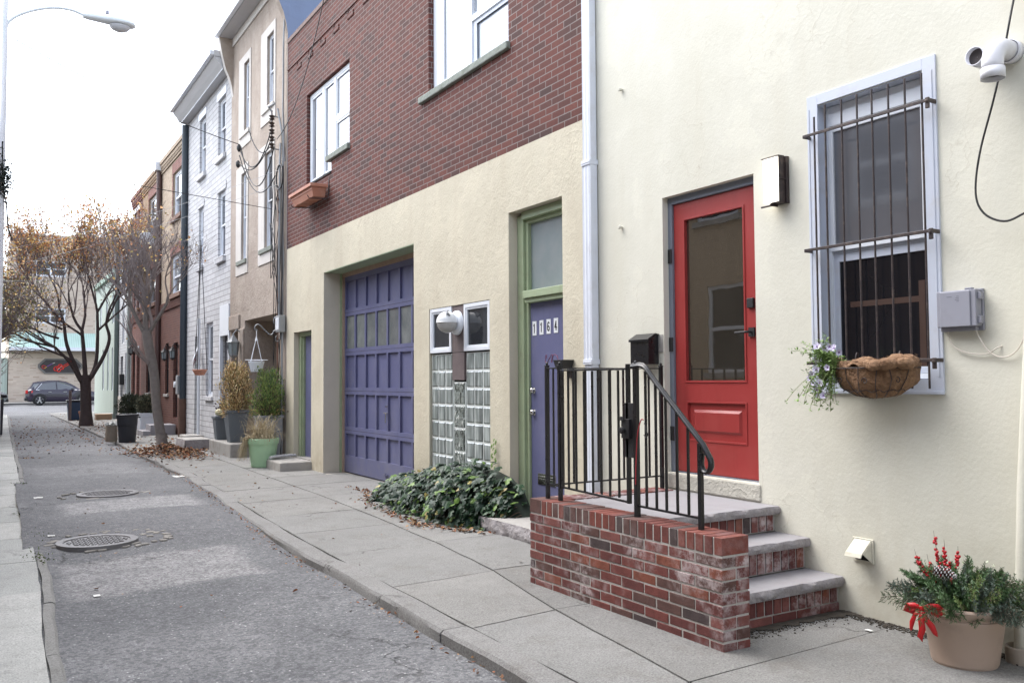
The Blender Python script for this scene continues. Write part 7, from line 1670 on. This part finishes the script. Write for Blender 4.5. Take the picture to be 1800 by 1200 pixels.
    m=MB(); m.obox(C(2.72,-.97,1.06),(.16*s,.2*s,.14*s)); m.build('mirror',paintm,T,bevel=.02)
    for wx in (.80,3.36):
        for sd in (-1,1):
            m=MB(); yc=y0+sd*.80*s; m.lathe([(.20*s,-.10*s),(.30*s,-.11*s),(.345*s,-.08*s),(.35*s,0),(.345*s,.08*s),(.30*s,.11*s),(.20*s,.10*s)],(x0+wx*s,yc,.345*s),28,axis=(0,1,0)); w=m.build('tyre',mTyre,T,smooth=40)
            m=MB(); c=(x0+wx*s,yc+sd*.09*s,.345*s); m.lathe([(.24*s,.0),(.22*s,.02*s*1),(.215*s,-.0)],c,24,axis=(0,sd,0)); m.lathe([(.001,.02*s),(.05*s,.02*s),(.055*s,0)],c,12,axis=(0,sd,0))
            for k in range(5):
                a=k*2*math.pi/5+.3; bar(m,(c[0]+.04*s*math.cos(a),c[1]+sd*.01*s,c[2]+.04*s*math.sin(a)),(c[0]+.22*s*math.cos(a),c[1]+sd*.01*s,c[2]+.22*s*math.sin(a)),.075*s,.02*s)
            m.build('rim',mRim,w)
        m=MB(); sdz=-1; m.lathe([(.001,0),(.205*s,0)],(x0+wx*s,y0-.865*s,.345*s),20,axis=(0,-1,0)); m.build('hub_shadow',mTyre,T)
        m=MB()
        pts=[]
        for k in range(15): a=math.pi*k/14; pts.append((x0+wx*s+.42*s*math.cos(a),.36*s+.42*s*math.sin(a)))
        for k in range(15): a=math.pi*(14-k)/14; pts.append((x0+wx*s+.36*s*math.cos(a),.36*s+.355*s*math.sin(a)))
        m.prism(pts,'y',y0-.915*s,y0-.86*s); m.build('wheel_arch',mCarP,T)
    return T
car('dark plum compact SUV parked across the far street before the guitar sign',2.33,63.9,.97,mCar)
car('grey hatchback nose just showing at the left edge of the far street',-2.75,64.1,.97,paint('silver_grey_car',(.22,.24,.24),.25,.05,metal=.3))

# groups of look-alikes
GR={'downspout':'downspouts on the house fronts','overhead_wire':'overhead wires across the alley','wall_lantern':'lanterns on the far house fronts','mailbox':'black mailboxes on the house fronts','door_step':'stone steps before the far doors','paper_scrap':'pale paper scraps on the ground','parked_car':'cars parked along the far street','wall_anchor':'painted anchors on the cream wall','white_cable':'thin white cables on the cream wall'}
for o in list(bpy.data.objects):
    if o.parent is None and 'label' in o and 'group' not in o:
        k=o.name.split('.')[0]
        if k in GR: o['group']=GR[k]
